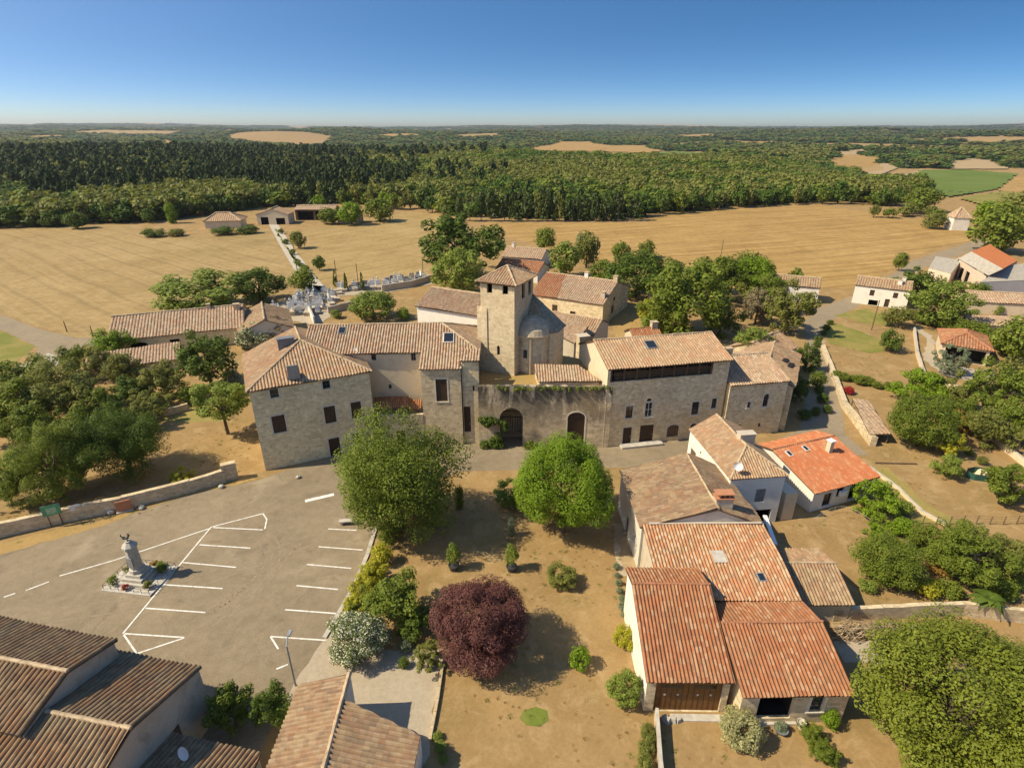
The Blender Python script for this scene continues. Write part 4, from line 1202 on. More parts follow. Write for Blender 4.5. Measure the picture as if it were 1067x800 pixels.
# dark tyre marks curving over the car park
mb = MB(); rgm = random.Random(4)
def tyre(pts, w=.16):
    P = [W(*p) for p in pts]; C = []
    for i in range(len(P) - 1):
        p0, p1, p2, p3 = P[max(0, i - 1)], P[i], P[i + 1], P[min(len(P) - 1, i + 2)]
        for k in range(8):
            t = k / 8; C.append(.5 * ((2 * p1) + (p2 - p0) * t + (2 * p0 - 5 * p1 + 4 * p2 - p3) * t * t + (3 * p1 - p0 - 3 * p2 + p3) * t ** 3))
    C.append(P[-1]); z = .0125 + rgm.random() * .002
    for off in (-.75, .75):
        for a, b in zip(C, C[1:]):
            d = (b - a).normalized(); n = Vector((-d.y, d.x, 0)); o = n * off; h = n * w / 2
            mb.poly([(a + o - h).to_tuple()[:2] + (z,), (b + o - h).to_tuple()[:2] + (z,), (b + o + h).to_tuple()[:2] + (z,), (a + o + h).to_tuple()[:2] + (z,)])
tyre([(200, 655), (245, 630), (275, 600), (283, 575), (275, 558)]); tyre([(220, 640), (265, 612), (300, 570), (330, 548)]); tyre([(60, 640), (150, 625), (250, 590), (330, 560)])
tmat, _nt, _b = newmat('tyre_mark'); _n = noise(_nt, geo_pos(_nt), 1.4, 6, 0.7)
_nt.links.new(ramp(_nt, _n.outputs[0], [(0.35, (0.30, 0.235, 0.155)), (0.65, (0.20, 0.155, 0.105))]), _b.inputs['Base Color']); _b.inputs['Roughness'].default_value = .9
struct('tyre_marks', mb, tmat)
# ------------------------------------------------------------------ the village
# the big hipped stone house on the car park
A = House('stone_house', 'tall three storey grey stone house with hipped tile roof at the car park corner', 'house', -28.5, 54.9, 25.3, 13.5, 12.2, 10.2, 12.9,
  ridge=((6.7, 6.7), (6.7, 12.2)), ov=0.3, wall='stone_grey', roof='tile_ochre', seed=1, tw=0.34,
  ops={'F': [('window', (281.2, 405, 290.2, 414.3), 0, 'trim', 'metal_dark'), ('window', (336, 396.3, 344, 405), 0, 'trim', 'metal_dark'),
     ('shutter', (283.8, 432.5, 297.8, 450.8), 0, 'trim'), ('shutter', (338, 423, 350, 440.7), 0, 'trim'), ('shutter', (366, 418.5, 376.8, 435.8), 0, 'trim'),
     ('door', (343.5, 456, 355, 479.5), 0, 'trim'), ('shutter', (368, 451, 376, 463), 0, 'trim')],
   'L': [('shutter', (3, 4.2, 3.6, 5.3), 0, 'trim'), ('shutter', (8, 9.1, 3.6, 5.3), 0, 'trim')]})
A.chimney(5.1, 7.2, 1.9, 0.8, 0.95, 'slate', 'slate')
A.dish(371, 373, 0.5)
# open roof hatch with a grey metal leaf standing up
p = A.onroof(307, 396)
hm = MB(); q = Matrix.Rotation(A.yaw, 3, 'Z') @ Matrix.Rotation(R(-62), 3, 'X')
hm.box(p + Vector((0, 0, 0.1)), (1.25, 0.1, 1.75), tilt=Matrix.Rotation(A.yaw, 3, 'Z') @ Matrix.Rotation(R(6), 3, 'X'))
hb = hm.build('roof_hatch', M['metal'], A.roof)
hm = MB(); hm.box(p + Vector((0, 0, 0.0)) - Vector((-math.sin(A.yaw), math.cos(A.yaw), 0)) * -0.45, (1.1, 0.9, 0.9), A.yaw); hm.build('hatch_curb', M['timber'], A.roof)

# long wing between the big house and the church
B = House('long_house', 'long rendered wing with pale striped tile roof between stone house and church tower', 'house', -25.2, 62.8, 3, 21.4, 9.4, 11.4, 13.5,
  ridge=((0, 4.8), (16.6, 4.8)), ov=0.3, wall='plaster_beige', roof='tile_pink', seed=2, tw=0.34,
  ops={'F': [('window', (386.8, 367.7, 391.8, 375.5), 0, None, 'metal_dark'), ('window', (428.2, 368, 433.3, 375.8), 0, None, 'shutter_grey'), ('window', (405, 400.5, 408, 405), 0, None, 'metal_dark')],
       'R': [('window', (3, 3.6, 8.2, 9.4), 0, None, 'metal_dark')]})
B.skylight(356.5, 344.8, 0.9, 1.2); B.skylight(467.5, 352.2, 1.3, 1.7, frame='frame_white')
B.dish(410, 338, 0.7); B.dish(454, 337, 0.75)
B2 = House('long_house', '', '', -10.9, 60.9, 1, 5.0, 3.4, 10.35, 11.75, ridge=None, ov=0.25, wall='stone_barn', roof='tile_pink', seed=3, root=B.root, wallname='porch_wall', tw=0.34,
  ops={'F': [('shutter', (454.3, 395, 466, 418.3), 0, 'trim')]})
B3 = MB()
wl = Wall((-5.95, 61.55), (-3.95, 61.5))
ops3 = side(B3, wl, 0, 11.3, 11.3, None, [wl.px((483, 423.5, 490.5, 450)) + [0], wl.px((492.4, 401.8, 494.4, 407.3)) + [0]])
B3.wallq((-3.95, 61.5), (-3.95, 64.0), 0, 0, 11.3, 11.3); B3.wallq((-5.95, 63.8), (-5.95, 61.55), 0, 0, 11.3, 11.3)
B3.build('corner_wall', M['stone_castle'], B.root)
fill_opening('door', wl, ops3[0], B.root); fill_opening('window', wl, ops3[1], B.root, None, M['metal_dark'])
c3 = MB(); roof_poly(c3, [Vector((-6.1, 61.3, 11.22)), Vector((-3.75, 61.25, 11.22)), Vector((-3.75, 63.4, 11.9)), Vector((-6.1, 63.4, 11.9))], 0.34, seed=33, slab=0.1)
c3.build('roof', [M['tile_pink'], M['timber']], B.root)
dp = MB(); dp.tube([(-6.05, 61.4, 11.2), (-6.05, 61.4, 0.1)], 0.06); dp.tube([(-3.85, 61.38, 11.2), (-3.85, 61.38, 0.1)], 0.06); dp.build('downpipe', M['metal_dark'], B.root)

# courtyard wall between them with a narrow tile roof
cw = thing('courtyard_wall', (-13.5, 61, 0), 'stone courtyard wall with small pinkish lean-to roofs behind the big tree', 'wall')
mb = MB(); wl = Wall((-16.3, 60.6), (-10.8, 61.1)); o_ = side(mb, wl, 0, 4.3, 4.3, None, [[2.2, 3.2, 0.0, 2.2, 0]])
mb.wallq((-10.8, 61.5), (-16.3, 61.0), 0, 0, 4.3, 4.3); mb.poly([(-16.3, 60.6, 4.3), (-10.8, 61.1, 4.3), (-10.8, 61.5, 4.3), (-16.3, 61.0, 4.3)])
mb.build('masonry', M['stone_barn'], cw); fill_opening('door', wl, o_[0], cw)
mb = MB(); roof_poly(mb, [Vector((-16.4, 61.1, 5.0)), Vector((-12.6, 61.4, 5.0)), Vector((-12.6, 63.2, 5.7)), Vector((-17.0, 63.0, 5.7))], seed=5)
roof_poly(mb, [Vector((-12.9, 61.45, 4.75)), Vector((-11.1, 61.6, 4.75)), Vector((-11.1, 63.2, 5.3)), Vector((-13.2, 63.1, 5.3))], seed=6)
mb.build('roof', [M['tile_red'], M['timber']], cw)

# ------------------------------------------------------------------ church
ch = thing('church', (-0.8, 69.4, 0), 'pale stone church with square pyramid roofed bell tower and rounded apse', 'church')
TY = R(-26); TL = Vector((-3.85, 67.45, 0))
def T(u, v, z): return Vector((TL.x + u * math.cos(TY) - v * math.sin(TY), TL.y + u * math.sin(TY) + v * math.cos(TY), z))
tw_, td_ = 4.6, 5.5
mb = MB()
cs = [T(0, 0, 0), T(tw_, 0, 0), T(tw_, td_, 0), T(0, td_, 0)]
walls = [Wall(cs[i], cs[(i + 1) % 4]) for i in range(4)]
tops = 19.3
fo = side(mb, walls[0], 0, tops, tops, None, [walls[0].px((507.3, 294, 512.7, 305.5)) + [0], walls[0].px((523.5, 296, 529.2, 307)) + [0], walls[0].px((517.8, 360, 520.8, 370)) + [0.3]])
ro = side(mb, walls[1], 0, tops, tops, None, [[2.1, 3.0, 16.9, 18.7, 0], [4.0, 4.9, 16.9, 18.7, 0]])
side(mb, walls[2], 0, tops, tops, None, [[1.0, 1.9, 16.9, 18.7, 0], [3.0, 3.9, 16.9, 18.7, 0]]); side(mb, walls[3], 0, tops, tops, None, [[1.2, 2.1, 16.9, 18.7, 0], [3.6, 4.5, 16.9, 18.7, 0]])
tower = mb.build('tower', M['stone_church'], ch)
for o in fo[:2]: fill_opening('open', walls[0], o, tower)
fill_opening('window', walls[0], fo[2], tower, None, M['metal_dark'])
fill_opening('open', walls[1], ro[0], tower)
mb = MB(); ov = 0.45
E4 = [T(-ov, -ov, 19.15), T(tw_ + ov, -ov, 19.15), T(tw_ + ov, td_ + ov, 19.15), T(-ov, td_ + ov, 19.15)]; ap = T(tw_ / 2, td_ / 2, 20.7)
for i in range(4): roof_poly(mb, [E4[i], E4[(i + 1) % 4], ap], 0.34, seed=40 + i, sag=0.03)
tr = mb.build('tower_roof', [M['tile_ochre'], M['timber']], ch)
ridge_caps([(e, ap) for e in E4], tr, M['ridge'], 0.14)
# a shallow buttress pier on the tower's left corner
mb = MB(); wl = Wall(T(-0.5, -0.12, 0), T(0.9, -0.12, 0)); side(mb, wl, 0, 15.4, 15.4); mb.wallq(T(0.9, -0.12, 0), T(0.9, 0.0, 0), 0, 0, 15.4, 15.4); mb.wallq(T(-0.5, 2, 0), T(-0.5, -0.12, 0), 0, 0, 15.4, 15.4)
mb.poly([T(-0.5, -0.12, 15.4), T(0.9, -0.12, 15.4), T(0.9, 0.0, 16.0), T(-0.5, 0.0, 16.0)]); mb.build('buttress', M['stone_church'], ch)
# nave
Nv = House('church', '', '', -13.9, 78.1, -27, 11.2, 8.8, 12.9, 14.6, ridge=((0, 4.4), (11.2, 4.4)), ov=0.35, wall='plaster_white', roof='tile_pink', root=ch, seed=7, wallname='nave_wall', tw=0.34)
# choir with a faceted stone-tile roof
mb = MB(); ze = 12.8
pl = [T(tw_, 3.0, 0), T(8.0, 3.2, 0), T(8.6, 4.0, 0), T(8.6, 6.4, 0), T(tw_, 7.2, 0)]
for a, b in zip(pl, pl[1:]):
    side(mb, Wall(a, b), 0, ze, ze)
mb.build('choir_wall', M['stone_church'], ch)
mb = MB(); tp = T(tw_ - 0.02, 5.4, 16.8)
for i, (a, b) in enumerate(zip(pl, pl[1:])):
    c = T(6.2, 4.8, 0)
    a2 = a + (a - c).normalized() * 0.3; b2 = b + (b - c).normalized() * 0.3
    roof_poly(mb, [Vector((a2.x, a2.y, ze)), Vector((b2.x, b2.y, ze)), tp], 0.4, 0.3, seed=50 + i, amp=0.025, sag=0.03)
mb.build('choir_roof', [M['tile_stone'], M['timber']], ch)
apc = W(555.5, 345, 12.6); apc = Vector((apc.x, apc.y + 0.25, 0))
mb = MB(); mb.lathe((apc.x, apc.y, 0), [(2.15, 5.5), (2.15, 12.2), (2.35, 12.25), (2.4, 12.6)], 28); mb.build('apse', M['stone_church'], ch)
mb = MB(); mb.lathe((apc.x, apc.y, 12.6), [(2.55, -0.05), (2.5, 0.05), (2.3, 0.65), (1.85, 1.25), (1.15, 1.7), (0.5, 1.92), (0.0, 2.0)], 28)
mb.build('apse_roof', M['dome'], ch, smooth=True)
for ang in (-100, -58, -150):
    mb = MB(); c, q = math.cos(R(ang)), math.sin(R(ang))
    mb.tube([(apc.x + 2.15 * c, apc.y + 2.15 * q, 5.5), (apc.x + 2.15 * c, apc.y + 2.15 * q, 12.2)], 0.22, 0.22, n=10); mb.build('pilaster', M['stone_church'], ch)
mb = MB(); c, q = math.cos(R(-118)), math.sin(R(-118))
mb.box((apc.x + 2.12 * c, apc.y + 2.12 * q, 9.6), (0.1, 0.5, 1.1), R(-118)); mb.build('window', M['metal_dark'], ch)

# ------------------------------------------------------------------ terrace wall with the gateway arch
tg = thing('terrace_wall', (3.5, 60.5, 0), 'old dark stained terrace wall with gateway arch and arched door below the church', 'wall')
mb = MB(); wl = Wall((-4.0, 60.7), (11.9, 60.55))
to = side(mb, wl, 0, 8.2, 8.2, None, [wl.px((520.5, 425, 544.8, 467)) + [1.5], wl.px((591, 429.5, 609, 466)) + [0.75]], reveal=0.5)
mb.poly([(-4.0, 60.7, 8.2), (11.9, 60.55, 8.2), (11.9, 61.2, 8.2), (-4.0, 61.3, 8.2)], None); mb.wallq((11.9, 61.2), (-4.0, 61.3), 7.4, 7.4, 8.2, 8.2)
mb.build('masonry', M['stone_terrace'], tg)
fill_opening('gate', wl, to[1], tg, M['trim'])
o = to[0]; m2 = MB()
ol = [(o[0], o[2]), (o[1], o[2])] + arc_pts(o[0], o[1], o[3], o[4])[::-1]
for i in range(len(ol)):
    a, b = ol[i], ol[(i + 1) % len(ol)]
    m2.poly([wl.P(a[0], a[1], .5), wl.P(a[0], a[1], 4.2), wl.P(b[0], b[1], 4.2), wl.P(b[0], b[1], .5)], [(a[0], a[1]), (a[0] + 4, a[1]), (b[0] + 4, b[1]), (b[0], b[1])])
m2.poly([wl.P(u, z, 4.2) for u, z in ol], ol)
m2.build('gateway_passage', M['stone_barn'], tg)
m2 = MB(); k = 9
for i in range(k + 1):
    u = o[0] + (o[1] - o[0]) * i / k; bar(m2, wl, max(o[0] + .02, u - .03), min(o[1] - .02, u + .03), 1.2, 2.9, 2.3, 2.36)
bar(m2, wl, o[0] + .02, o[1] - .02, 2.9, 3.0, 2.29, 2.37); bar(m2, wl, o[0] + .02, o[1] - .02, 3.72, 3.8, 2.29, 2.37)
m2.build('gate', M['metal_dark'], tg)
tb = MB(); tb.poly([(-4.0, 61.3, 7.5), (11.9, 61.2, 7.5), (11.5, 70, 7.5), (6, 73, 7.5), (-4.0, 73, 7.5)]); tb.poly([(11.9, 61.2, 7.5), (11.9, 61.2, 0), (11.5, 70, 0), (11.5, 70, 7.5)])
ter = struct('terrace_ground', tb, G['verge'])
# low lean-to roof standing on the terrace
lt = thing('lean_to', (6, 64, 7.5), 'low pinkish lean-to roof on the terrace between apse and loggia building', 'shed')
mb = MB(); P4 = [W(561, 397.5, 8.3), W(627, 397, 8.3), W(602, 380, 9.3), W(556, 380, 9.3)]
roof_poly(mb, P4, 0.33, seed=8); mb.build('roof', [M['tile_pink'], M['timber']], lt)
mb = MB()
for a, b in ((P4[0], P4[1]), (P4[1], P4[2]), (P4[3], P4[0])):
    a2 = a.lerp((P4[0] + P4[2]) / 2, .06); b2 = b.lerp((P4[0] + P4[2]) / 2, .06); mb.wallq(a2, b2, 7.5, 7.5, b.z - .15, a.z - .15)
mb.build('wall', M['stone_barn'], lt)
# ivy hanging on the gateway
def ivy(pts, r, n, mat, label, cat='climbing plant', name='ivy', size=0.16, seed=3, group=None):
    rng = np.random.default_rng(seed)
    c = np.array([tuple(p) for p in pts]); me = leaf_mesh('leaves', leaf_arrays(rng, c - c[0], np.array([r] * len(pts)) * (0.7 + 0.6 * rng.random(len(pts))), n, size, spread=0.8), LEAF[mat])
    o = bpy.data.objects.new(name, me); COL.objects.link(o); o.location = c[0]
    return tag(o, label, cat, group)
wlf = Wall((-4.0, 60.5), (11.9, 60.35))
ivy([wlf.P(u, z) for u, z in ((0.2, 3.9), (0.8, 4.0), (1.4, 3.8), (2.0, 3.7), (2.6, 3.5), (3.1, 3.3), (3.2, 2.8), (0.5, 3.6), (1.0, 3.3))], 0.38, 1500, 'leaf_dark', 'dark climbing plant trained over the wall left of the gateway arch')
ivy([wlf.P(u, z) for u, z in ((0.6, 0.4), (1.2, 0.5), (2.0, 0.5), (2.5, 0.9), (2.3, 1.6), (1.6, 1.0), (2.6, 0.4))], 0.45, 1500, 'leaf_dark', 'dark bushy plant at the foot of the wall by the gateway', 'shrub', 'shrub', seed=4)
ivy([wlf.P(u, z, -0.1) for u, z in ((5.9, 0.3), (6.3, 0.5), (6.7, 0.25))], 0.4, 500, 'leaf_mid', 'small shrub at the right foot of the gateway arch', 'shrub', 'shrub', seed=5)
rng_ = random.Random(8)
ivy([wlf.P(2.5 + 13 * i / 26 + rng_.uniform(-.3, .3), 8.15 + rng_.uniform(-.35, .1), 0.05) for i in range(27)], 0.2, 1500, 'leaf_yellowgreen', 'straggling weeds growing along the top edge of the terrace wall', 'weeds', 'weeds', size=0.11, seed=6)

# ------------------------------------------------------------------ the loggia building
Ca = House('loggia_house', 'large stone house with dark timber loggia under its wide tiled roof', 'house', 11.1, 60.1, 11.0, 15.8, 11.6, 10.6, 12.2,
  ridge=((0, 5.7), (15.8, 5.7)), bz=9.6, ov=0.4, wall='stone_castle', roof='tile_ochre', seed=9, sides='FRB', tw=0.34,
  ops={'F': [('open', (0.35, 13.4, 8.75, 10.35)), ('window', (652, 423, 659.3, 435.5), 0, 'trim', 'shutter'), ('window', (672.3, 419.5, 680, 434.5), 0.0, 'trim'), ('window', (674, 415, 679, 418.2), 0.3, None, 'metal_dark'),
    ('window', (720.8, 418.7, 728.3, 431.8), 0, 'trim', 'metal_dark'), ('window', (741.5, 415, 746.8, 425.5), 0, 'trim', 'metal_dark'),
    ('door', (648.8, 445.3, 657.8, 463), 0, 'trim'), ('door', (666.5, 442.8, 680.7, 461), 0), ('shutter', (695, 442.5, 707, 455), 0.5, 'trim', 'timber'),
    ('window', (719, 441, 725.3, 452), 0.45, 'trim', 'metal_dark'), ('shutter', (735.5, 439, 741.8, 451), 0.45, 'trim', 'timber')]})
m2 = MB(); lw = Ca.sides['L']
za = Ca.zroof(lw.A) - .1; zb = Ca.zroof(lw.B) - .1; rr = Ca.V(0, 5.7, 0); t = (rr - lw.A).dot(lw.e); side(m2, lw, 0, za, zb, (t, Ca.zroof(lw.P(t, 0)) - .1)); m2.build('gable_wall', M['plaster_beige'], Ca.root)
# loggia: timber posts and dark boarding
wl = Ca.sides['F']; mb = MB()
for i in range(9):
    u = 0.5 + 12.7 * i / 8; bar(mb, wl, u - .07, u + .07, 8.76, 10.34, 0.05, 0.2)
bar(mb, wl, 0.36, 13.39, 9.62, 9.7, 0.06, 0.19); mb.build('loggia_post', M['timber'], Ca.root)
mb = MB()
for i in range(60):
    u = 1.0 + 12.3 * i / 60; bar(mb, wl, u, u + .17, 8.76, 9.9 - 0.06 * (i % 3), 0.5, 0.54)
mb.build('loggia_screen', M['timber'], Ca.root)
Ca.skylight(678, 359.5, 1.3, 1.5)
lb = MB(); bar(lb, wl, 2.2, 7.6, 0.0, 0.28, -1.0, -0.01); lb_o = lb.build('stone_bench', M['concrete'], None); tag(lb_o, 'long pale stone slab lying along the foot of the loggia house wall', 'stone slab')

# lower right block of the same range
Cb = House('stone_house', 'lower stone house with reddish tile roof at the right end of the old range', 'house', 26.65, 62.65, 11.0, 8.2, 10.5, 7.4, 9.0,
  ridge=((0, 5.5), (8.2, 5.5)), ov=0.3, wall='stone_castle', roof='tile_red' if False else 'tile_pink', seed=10, tw=0.34,
  ops={'F': [('window', (795.3, 410.5, 801, 423.3), 0.35, 'trim', 'metal_dark'), ('window', (778.8, 418.8, 782.2, 425), 0, 'trim', 'metal_dark'), ('door', (757, 443, 771, 458), 0), ('window', (790, 441, 792.5, 444.5), 0, None, 'metal_dark')]})
Cb.chimney(2.9, 6.2, 0.9, 0.7, 1.0, 'stone_barn')
# ruined house behind with broken roof
Cc = House('ruined_house', 'half ruined stone house with holed grey brown roof beside the shaded lane', 'house', 35.6, 64.6, 62, 12.5, 7.5, 6.3, 7.8,
  ridge=((0, 3.75), (12.5, 3.75)), ov=0.2, wall='stone_barn', roof='tile_brown', seed=11, sag=0.16, tw=0.36)
for a, b, r in ((817, 375, 0.9), (822, 380, 1.1)):
    p = Cc.onroof(a, b); mb = MB(); mb.box(p + Vector((0, 0, -0.02)), (r * 1.5, r, 0.1), 0.9); mb.build('roof_hole', M['dark'], Cc.roof)
Cd = House('stone_house', 'small tiled house end standing behind the ruined roof', 'house', 38.5, 77.5, 40, 8, 7, 5.0, 6.6, ridge=((0, 3.5), (8, 3.5)), ov=0.2, wall='stone_barn', roof='tile_brown', seed=12, ns=4, tw=0.4)

# ------------------------------------------------------------------ houses around the church yard
Fb = House('stone_barn', 'broad stone barn house behind the church with red patched roof and long gable', 'barn', 3.6, 114.6, -28.5, 16.2, 16.5, 4.5, 7.4, ridge=((0, 8.2), (16.2, 8.2)), ov=0.25,
  wall='stone_castle', roof='tile_pink', seed=13, ns=3, tw=0.45, tl=0.5, ops={'F': [('shutter', (5, 6.2, 1, 3), 0), ('door', (9, 10.2, 0, 2.2), 0)], 'R': [('shutter', (6, 7.2, 3.6, 5), 0), ('shutter', (5, 6.6, 1.2, 2.8), 0, None, 'timber')]})
Fb.chimney(15.2, 2.4, 0.9, 0.9, 1.1, 'plaster_old'); Fb.chimney(15.6, 8.2, 0.9, 0.7, 1.0, 'stone_barn'); Fb.chimney(9.2, 8.4, 0.8, 0.8, 1.1, 'plaster_white')
mb = MB(); roof_poly(mb, [Fb.V(-.02, -.05, 4.54), Fb.V(6.2, -.05, 4.54), Fb.V(4.4, 8.2, 7.47), Fb.V(-.02, 8.2, 7.47)], 0.45, 0.5, 3, seed=14, slab=0); mb.build('red_patch', [M['tile_red'], M['timber']], Fb.roof)
def poly_house(name, label, cat, roofs, wall, roof, z0=0.0, seed=0, tw=0.4, ns=4, inset=0.08, group=None, wz=None):
    """roofs: list of eave-first polygons [(px,py,z)...]; walls drop from the outline listed in wz"""
    P0 = W(*roofs[0][0]); root = thing(name, (P0.x, P0.y, z0), label, cat, group)
    mb = MB()
    for i, r in enumerate(roofs): roof_poly(mb, [W(*p) for p in r], tw, 0.45, ns, seed=seed + i)
    ro = mb.build('roof', [M[roof], M['timber']], root)
    mb = MB(); L = [W(*p) for p in wz]; c = sum(L, Vector()) / len(L)
    L = [p.lerp(Vector((c.x, c.y, p.z)), inset) for p in L]
    for a, b in zip(L, L[1:] + L[:1]):
        mb.wallq(a, b, z0, z0, b.z - .12, a.z - .12)
    mb.build('wall', M[wall], root)
    return root, ro
g1, r1 = poly_house('stone_house', 'small shaded house with sloping brown tile roof right of the apse', 'house', [[(573, 345, 6), (599, 358, 6), (614, 339, 7.6), (578, 323, 7.6)]], 'plaster_old', 'tile_pink', wz=[(573, 345, 6), (599, 358, 6), (614, 339, 7.6), (578, 323, 7.6)], seed=15)
House('stone_house', 'small pale roofed house with two gabled slopes in front of the barn', 'house', 5.0, 90.0, -28, 9.2, 7.6, 5.7, 7.3, ridge=((0, 3.8), (9.2, 3.8)), ov=.2, wall='plaster_beige', roof='tile_ochre', seed=17, ns=3, tw=.4)
bc = thing('brick_chimney', W(607, 366, 4), 'square stone chimney stack beside the courtyard behind loggia house', 'chimney'); mb = MB()
p = W(607, 358, 7); mb.box((p.x, p.y, 0), (1.5, 1.2, 8.2), .3); mb.build('stack', M['stone_barn'], bc); mb = MB(); mb.box((p.x, p.y, 8.202), (1.8, 1.5, 0.15), .3); mb.build('coping', M['mortar'], bc)
Bh = House('shed', 'little tiled roof with chimney peeping over the ridge of loggia house', 'shed', 17.6, 76.8, 12, 4.5, 4, 8.2, 9.2, ridge=((0, 2), (4.5, 2)), ov=0.2, wall='plaster_beige', roof='tile_red', seed=19, ns=4); Bh.chimney(3.8, 2, .9, .8, .8, 'stone_barn')
# barn on the left
Wb = House('long_barn', 'long low stone barn with mottled pink tile roof beside the stubble field', 'barn', -68.6, 90.2, 20.5, 21.5, 12.5, 3.1, 5.6, ridge=((0, 6.25), (21.5, 6.25)), ov=0.3, wall='stone_grey', roof='tile_pink', seed=20, ns=3, tw=0.5, tl=0.5,
  ops={'F': [('open', (3.0, 5.6, 0, 2.2), 0.4), ('open', (9, 10.6, 0, 2.1), 0)]})
Wb.chimney(20.3, 5.2, 1.0, .8, .9, 'stone_barn'); Wb.chimney(15.5, 6.3, .6, .6, .7, 'plaster_pink')
We = House('stone_house', 'brown roofed house built on the right end of the long barn', 'house', -48.3, 94.2, 24, 9.5, 12, 3.0, 5.0, ridge=((4.8, 0), (4.8, 12)), ov=0.3, wall='plaster_grey', roof='tile_brown', seed=21, ns=3, tw=0.5, tl=0.5)
Xs = House('low_shed', 'very low shed with plain pinkish brown roof in front of the long barn', 'shed', -66.2, 80.3, 25, 13.2, 5.2, 1.7, 2.9, ridge=None, ov=0.2, wall='stone_grey', roof='tile_pink', seed=22, ns=3, tw=0.45)

# ------------------------------------------------------------------ house group at the right of the garden
J = House('white_house', 'two storey white plastered house with hipped striped tile roof by the road', 'house', 20.7, 45.2, 6.5, 5.9, 10.0, 5.6, 7.3, ridge=((2.95, 3.2), (2.95, 10.0)), ov=0.18, wall='plaster_white', roof='tile_ochre', seed=23,
  ops={'F': [('shutter', (787, 509.5, 797, 523), 0, None, 'shutter_grey'), ('open', (783.5, 531, 802, 546), 0)], 'L': [('shutter', (719, 468, 724.8, 481.5), 0, None, 'timber'), ('shutter', (5.9, 6.5, 3.9, 4.5), 0, None, 'timber'), ('window', (2.9, 3.2, 4.2, 4.6), 0, None, 'metal_dark')]})
J.chimney(3.6, 4.6, 1.6, .8, 0.9, 'plaster_old', 'plaster_old' if False else 'mortar')
J.dish(768, 493, 0.42)
K = House('old_house', 'old house with weathered sagging brown tile roof facing the garden path', 'house', 11.0, 39.3, 1.5, 10.7, 9.0, 4.7, 6.5, ridge=((6.6, 0), (6.6, 9.0)), ov=0.22, wall='plaster_grey', roof='tile_brown', seed=24, sag=0.12,
  ops={'L': [('door', (3.4, 4.4, 0, 2.1), 0), ('window', (6.2, 7.2, 1.4, 2.6), 0)]})
K.chimney(7.3, 1.0, 1.5, .8, 0.8, 'plaster_old', 'terracotta', pots=3)
Lh = House('tiled_barn', 'barn with big mottled orange and cream tile roof between old house and red roofs', 'barn', 11.3, 31.9, 0.5, 10.4, 7.55, 3.75, 4.95, ridge=None, ov=0.2, wall='plaster_old', roof='tile_mixed', seed=25, sag=0.08)
Lh.skylight(793, 602, .6, .8)
p = Lh.onroof(749, 580); nn = newell(Lh.polys[0]); ex = Vector((math.cos(Lh.yaw), math.sin(Lh.yaw), 0)); mb = MB()
rot = Matrix((ex, nn.cross(ex), nn)).transposed(); mb.box(p + nn * .03, (1.0, 1.2, .05), tilt=rot); mb.build('translucent_patch', M['concrete'], Lh.roof)
mb = MB(); mb.tube([Lh.V(0.6, 7.5, 5.02), Lh.V(10.2, 7.5, 5.02)], 0.12, n=6); mb.build('ridge_flashing', M['mortar'], Lh.roof)
Nx = House('annex', 'small annex with brown tile roof attached to the barn on the lawn side', 'shed', 21.75, 33.2, 0, 5.1, 6.0, 2.05, 3.2, ridge=((0, 3.4), (5.1, 3.4)), bz=2.5, ov=0.25, wall='plaster_beige', roof='tile_brown', seed=26, ops={'F': [('door', (0.5, 1.3, 0, 1.8), 0)]})
Mb_ = House('garage_house', 'house with steep red tile roof above wide brown garage doors', 'house', 8.75, 25.55, -1, 5.75, 9.0, 3.2, 5.35, ridge=((0, 6.5), (5.75, 6.5)), bz=4.6, ov=0.3, wall='stone_barn', roof='tile_red', seed=27, sides='FRB', tw=0.26, tl=0.40,
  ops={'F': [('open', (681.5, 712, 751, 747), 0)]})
m2 = MB(); lw = Mb_.sides['L']; za = Mb_.zroof(lw.A) - .1; zb = Mb_.zroof(lw.B) - .1; rr = Mb_.V(0, 6.5, 0); t = (rr - lw.A).dot(lw.e); side(m2, lw, 0, za, zb, (t, Mb_.zroof(lw.P(t, 0)) - .1)); m2.build('gable_wall', M['plaster_white'], Mb_.root)
wl = Mb_.sides['F']; u0, u1, z0_, z1_ = wl.px((681.5, 712, 751, 747)); um = (u0 + u1) / 2
u0 = max(.08, u0); z1_ = min(z1_, 2.55); um = (u0 + u1) / 2
for k, (a, b) in enumerate(((u0 + .05, um - .02), (um + .02, u1 - .05))):
    mb = MB(); bar(mb, wl, a, b, 0.03, z1_ - .02, .12, .2); gd = mb.build('garage_door', M['door_brown'], Mb_.root)
    mb = MB()
    for q in range(1, 6): bar(mb, wl, a + (b - a) * q / 6 - .012, a + (b - a) * q / 6 + .012, .05, z1_ - .05, .105, .119)
    mb.build('batten', M['shutter'], gd)
    mb = MB(); bar(mb, wl, a + .35, b - .35, z1_ - .42, z1_ - .14, .1, .118); mb.build('door_pane', M['glass'], gd)
    mb = MB()
    for q in (0.3, 0.7): bar(mb, wl, a + (b - a) * q - .07, a + (b - a) * q + .07, 1.45, 1.6, .09, .118)
    mb.build('door_vent', M['trim'], gd)
M2 = House('porch_house', 'house with red tile roof over an open stone porch and one window', 'house', 14.75, 24.65, 1, 7.25, 7.3, 2.95, 4.3, ridge=((0, 4.7), (7.25, 4.7)), bz=3.6, ov=0.3, wall='stone_barn', roof='tile_red', seed=28, tw=0.26, tl=0.40,
  ops={'F': [('open', (790, 723.5, 826, 748), 0), ('window', (844.7, 725.5, 858, 741), 0, 'trim', 'metal_dark')]})
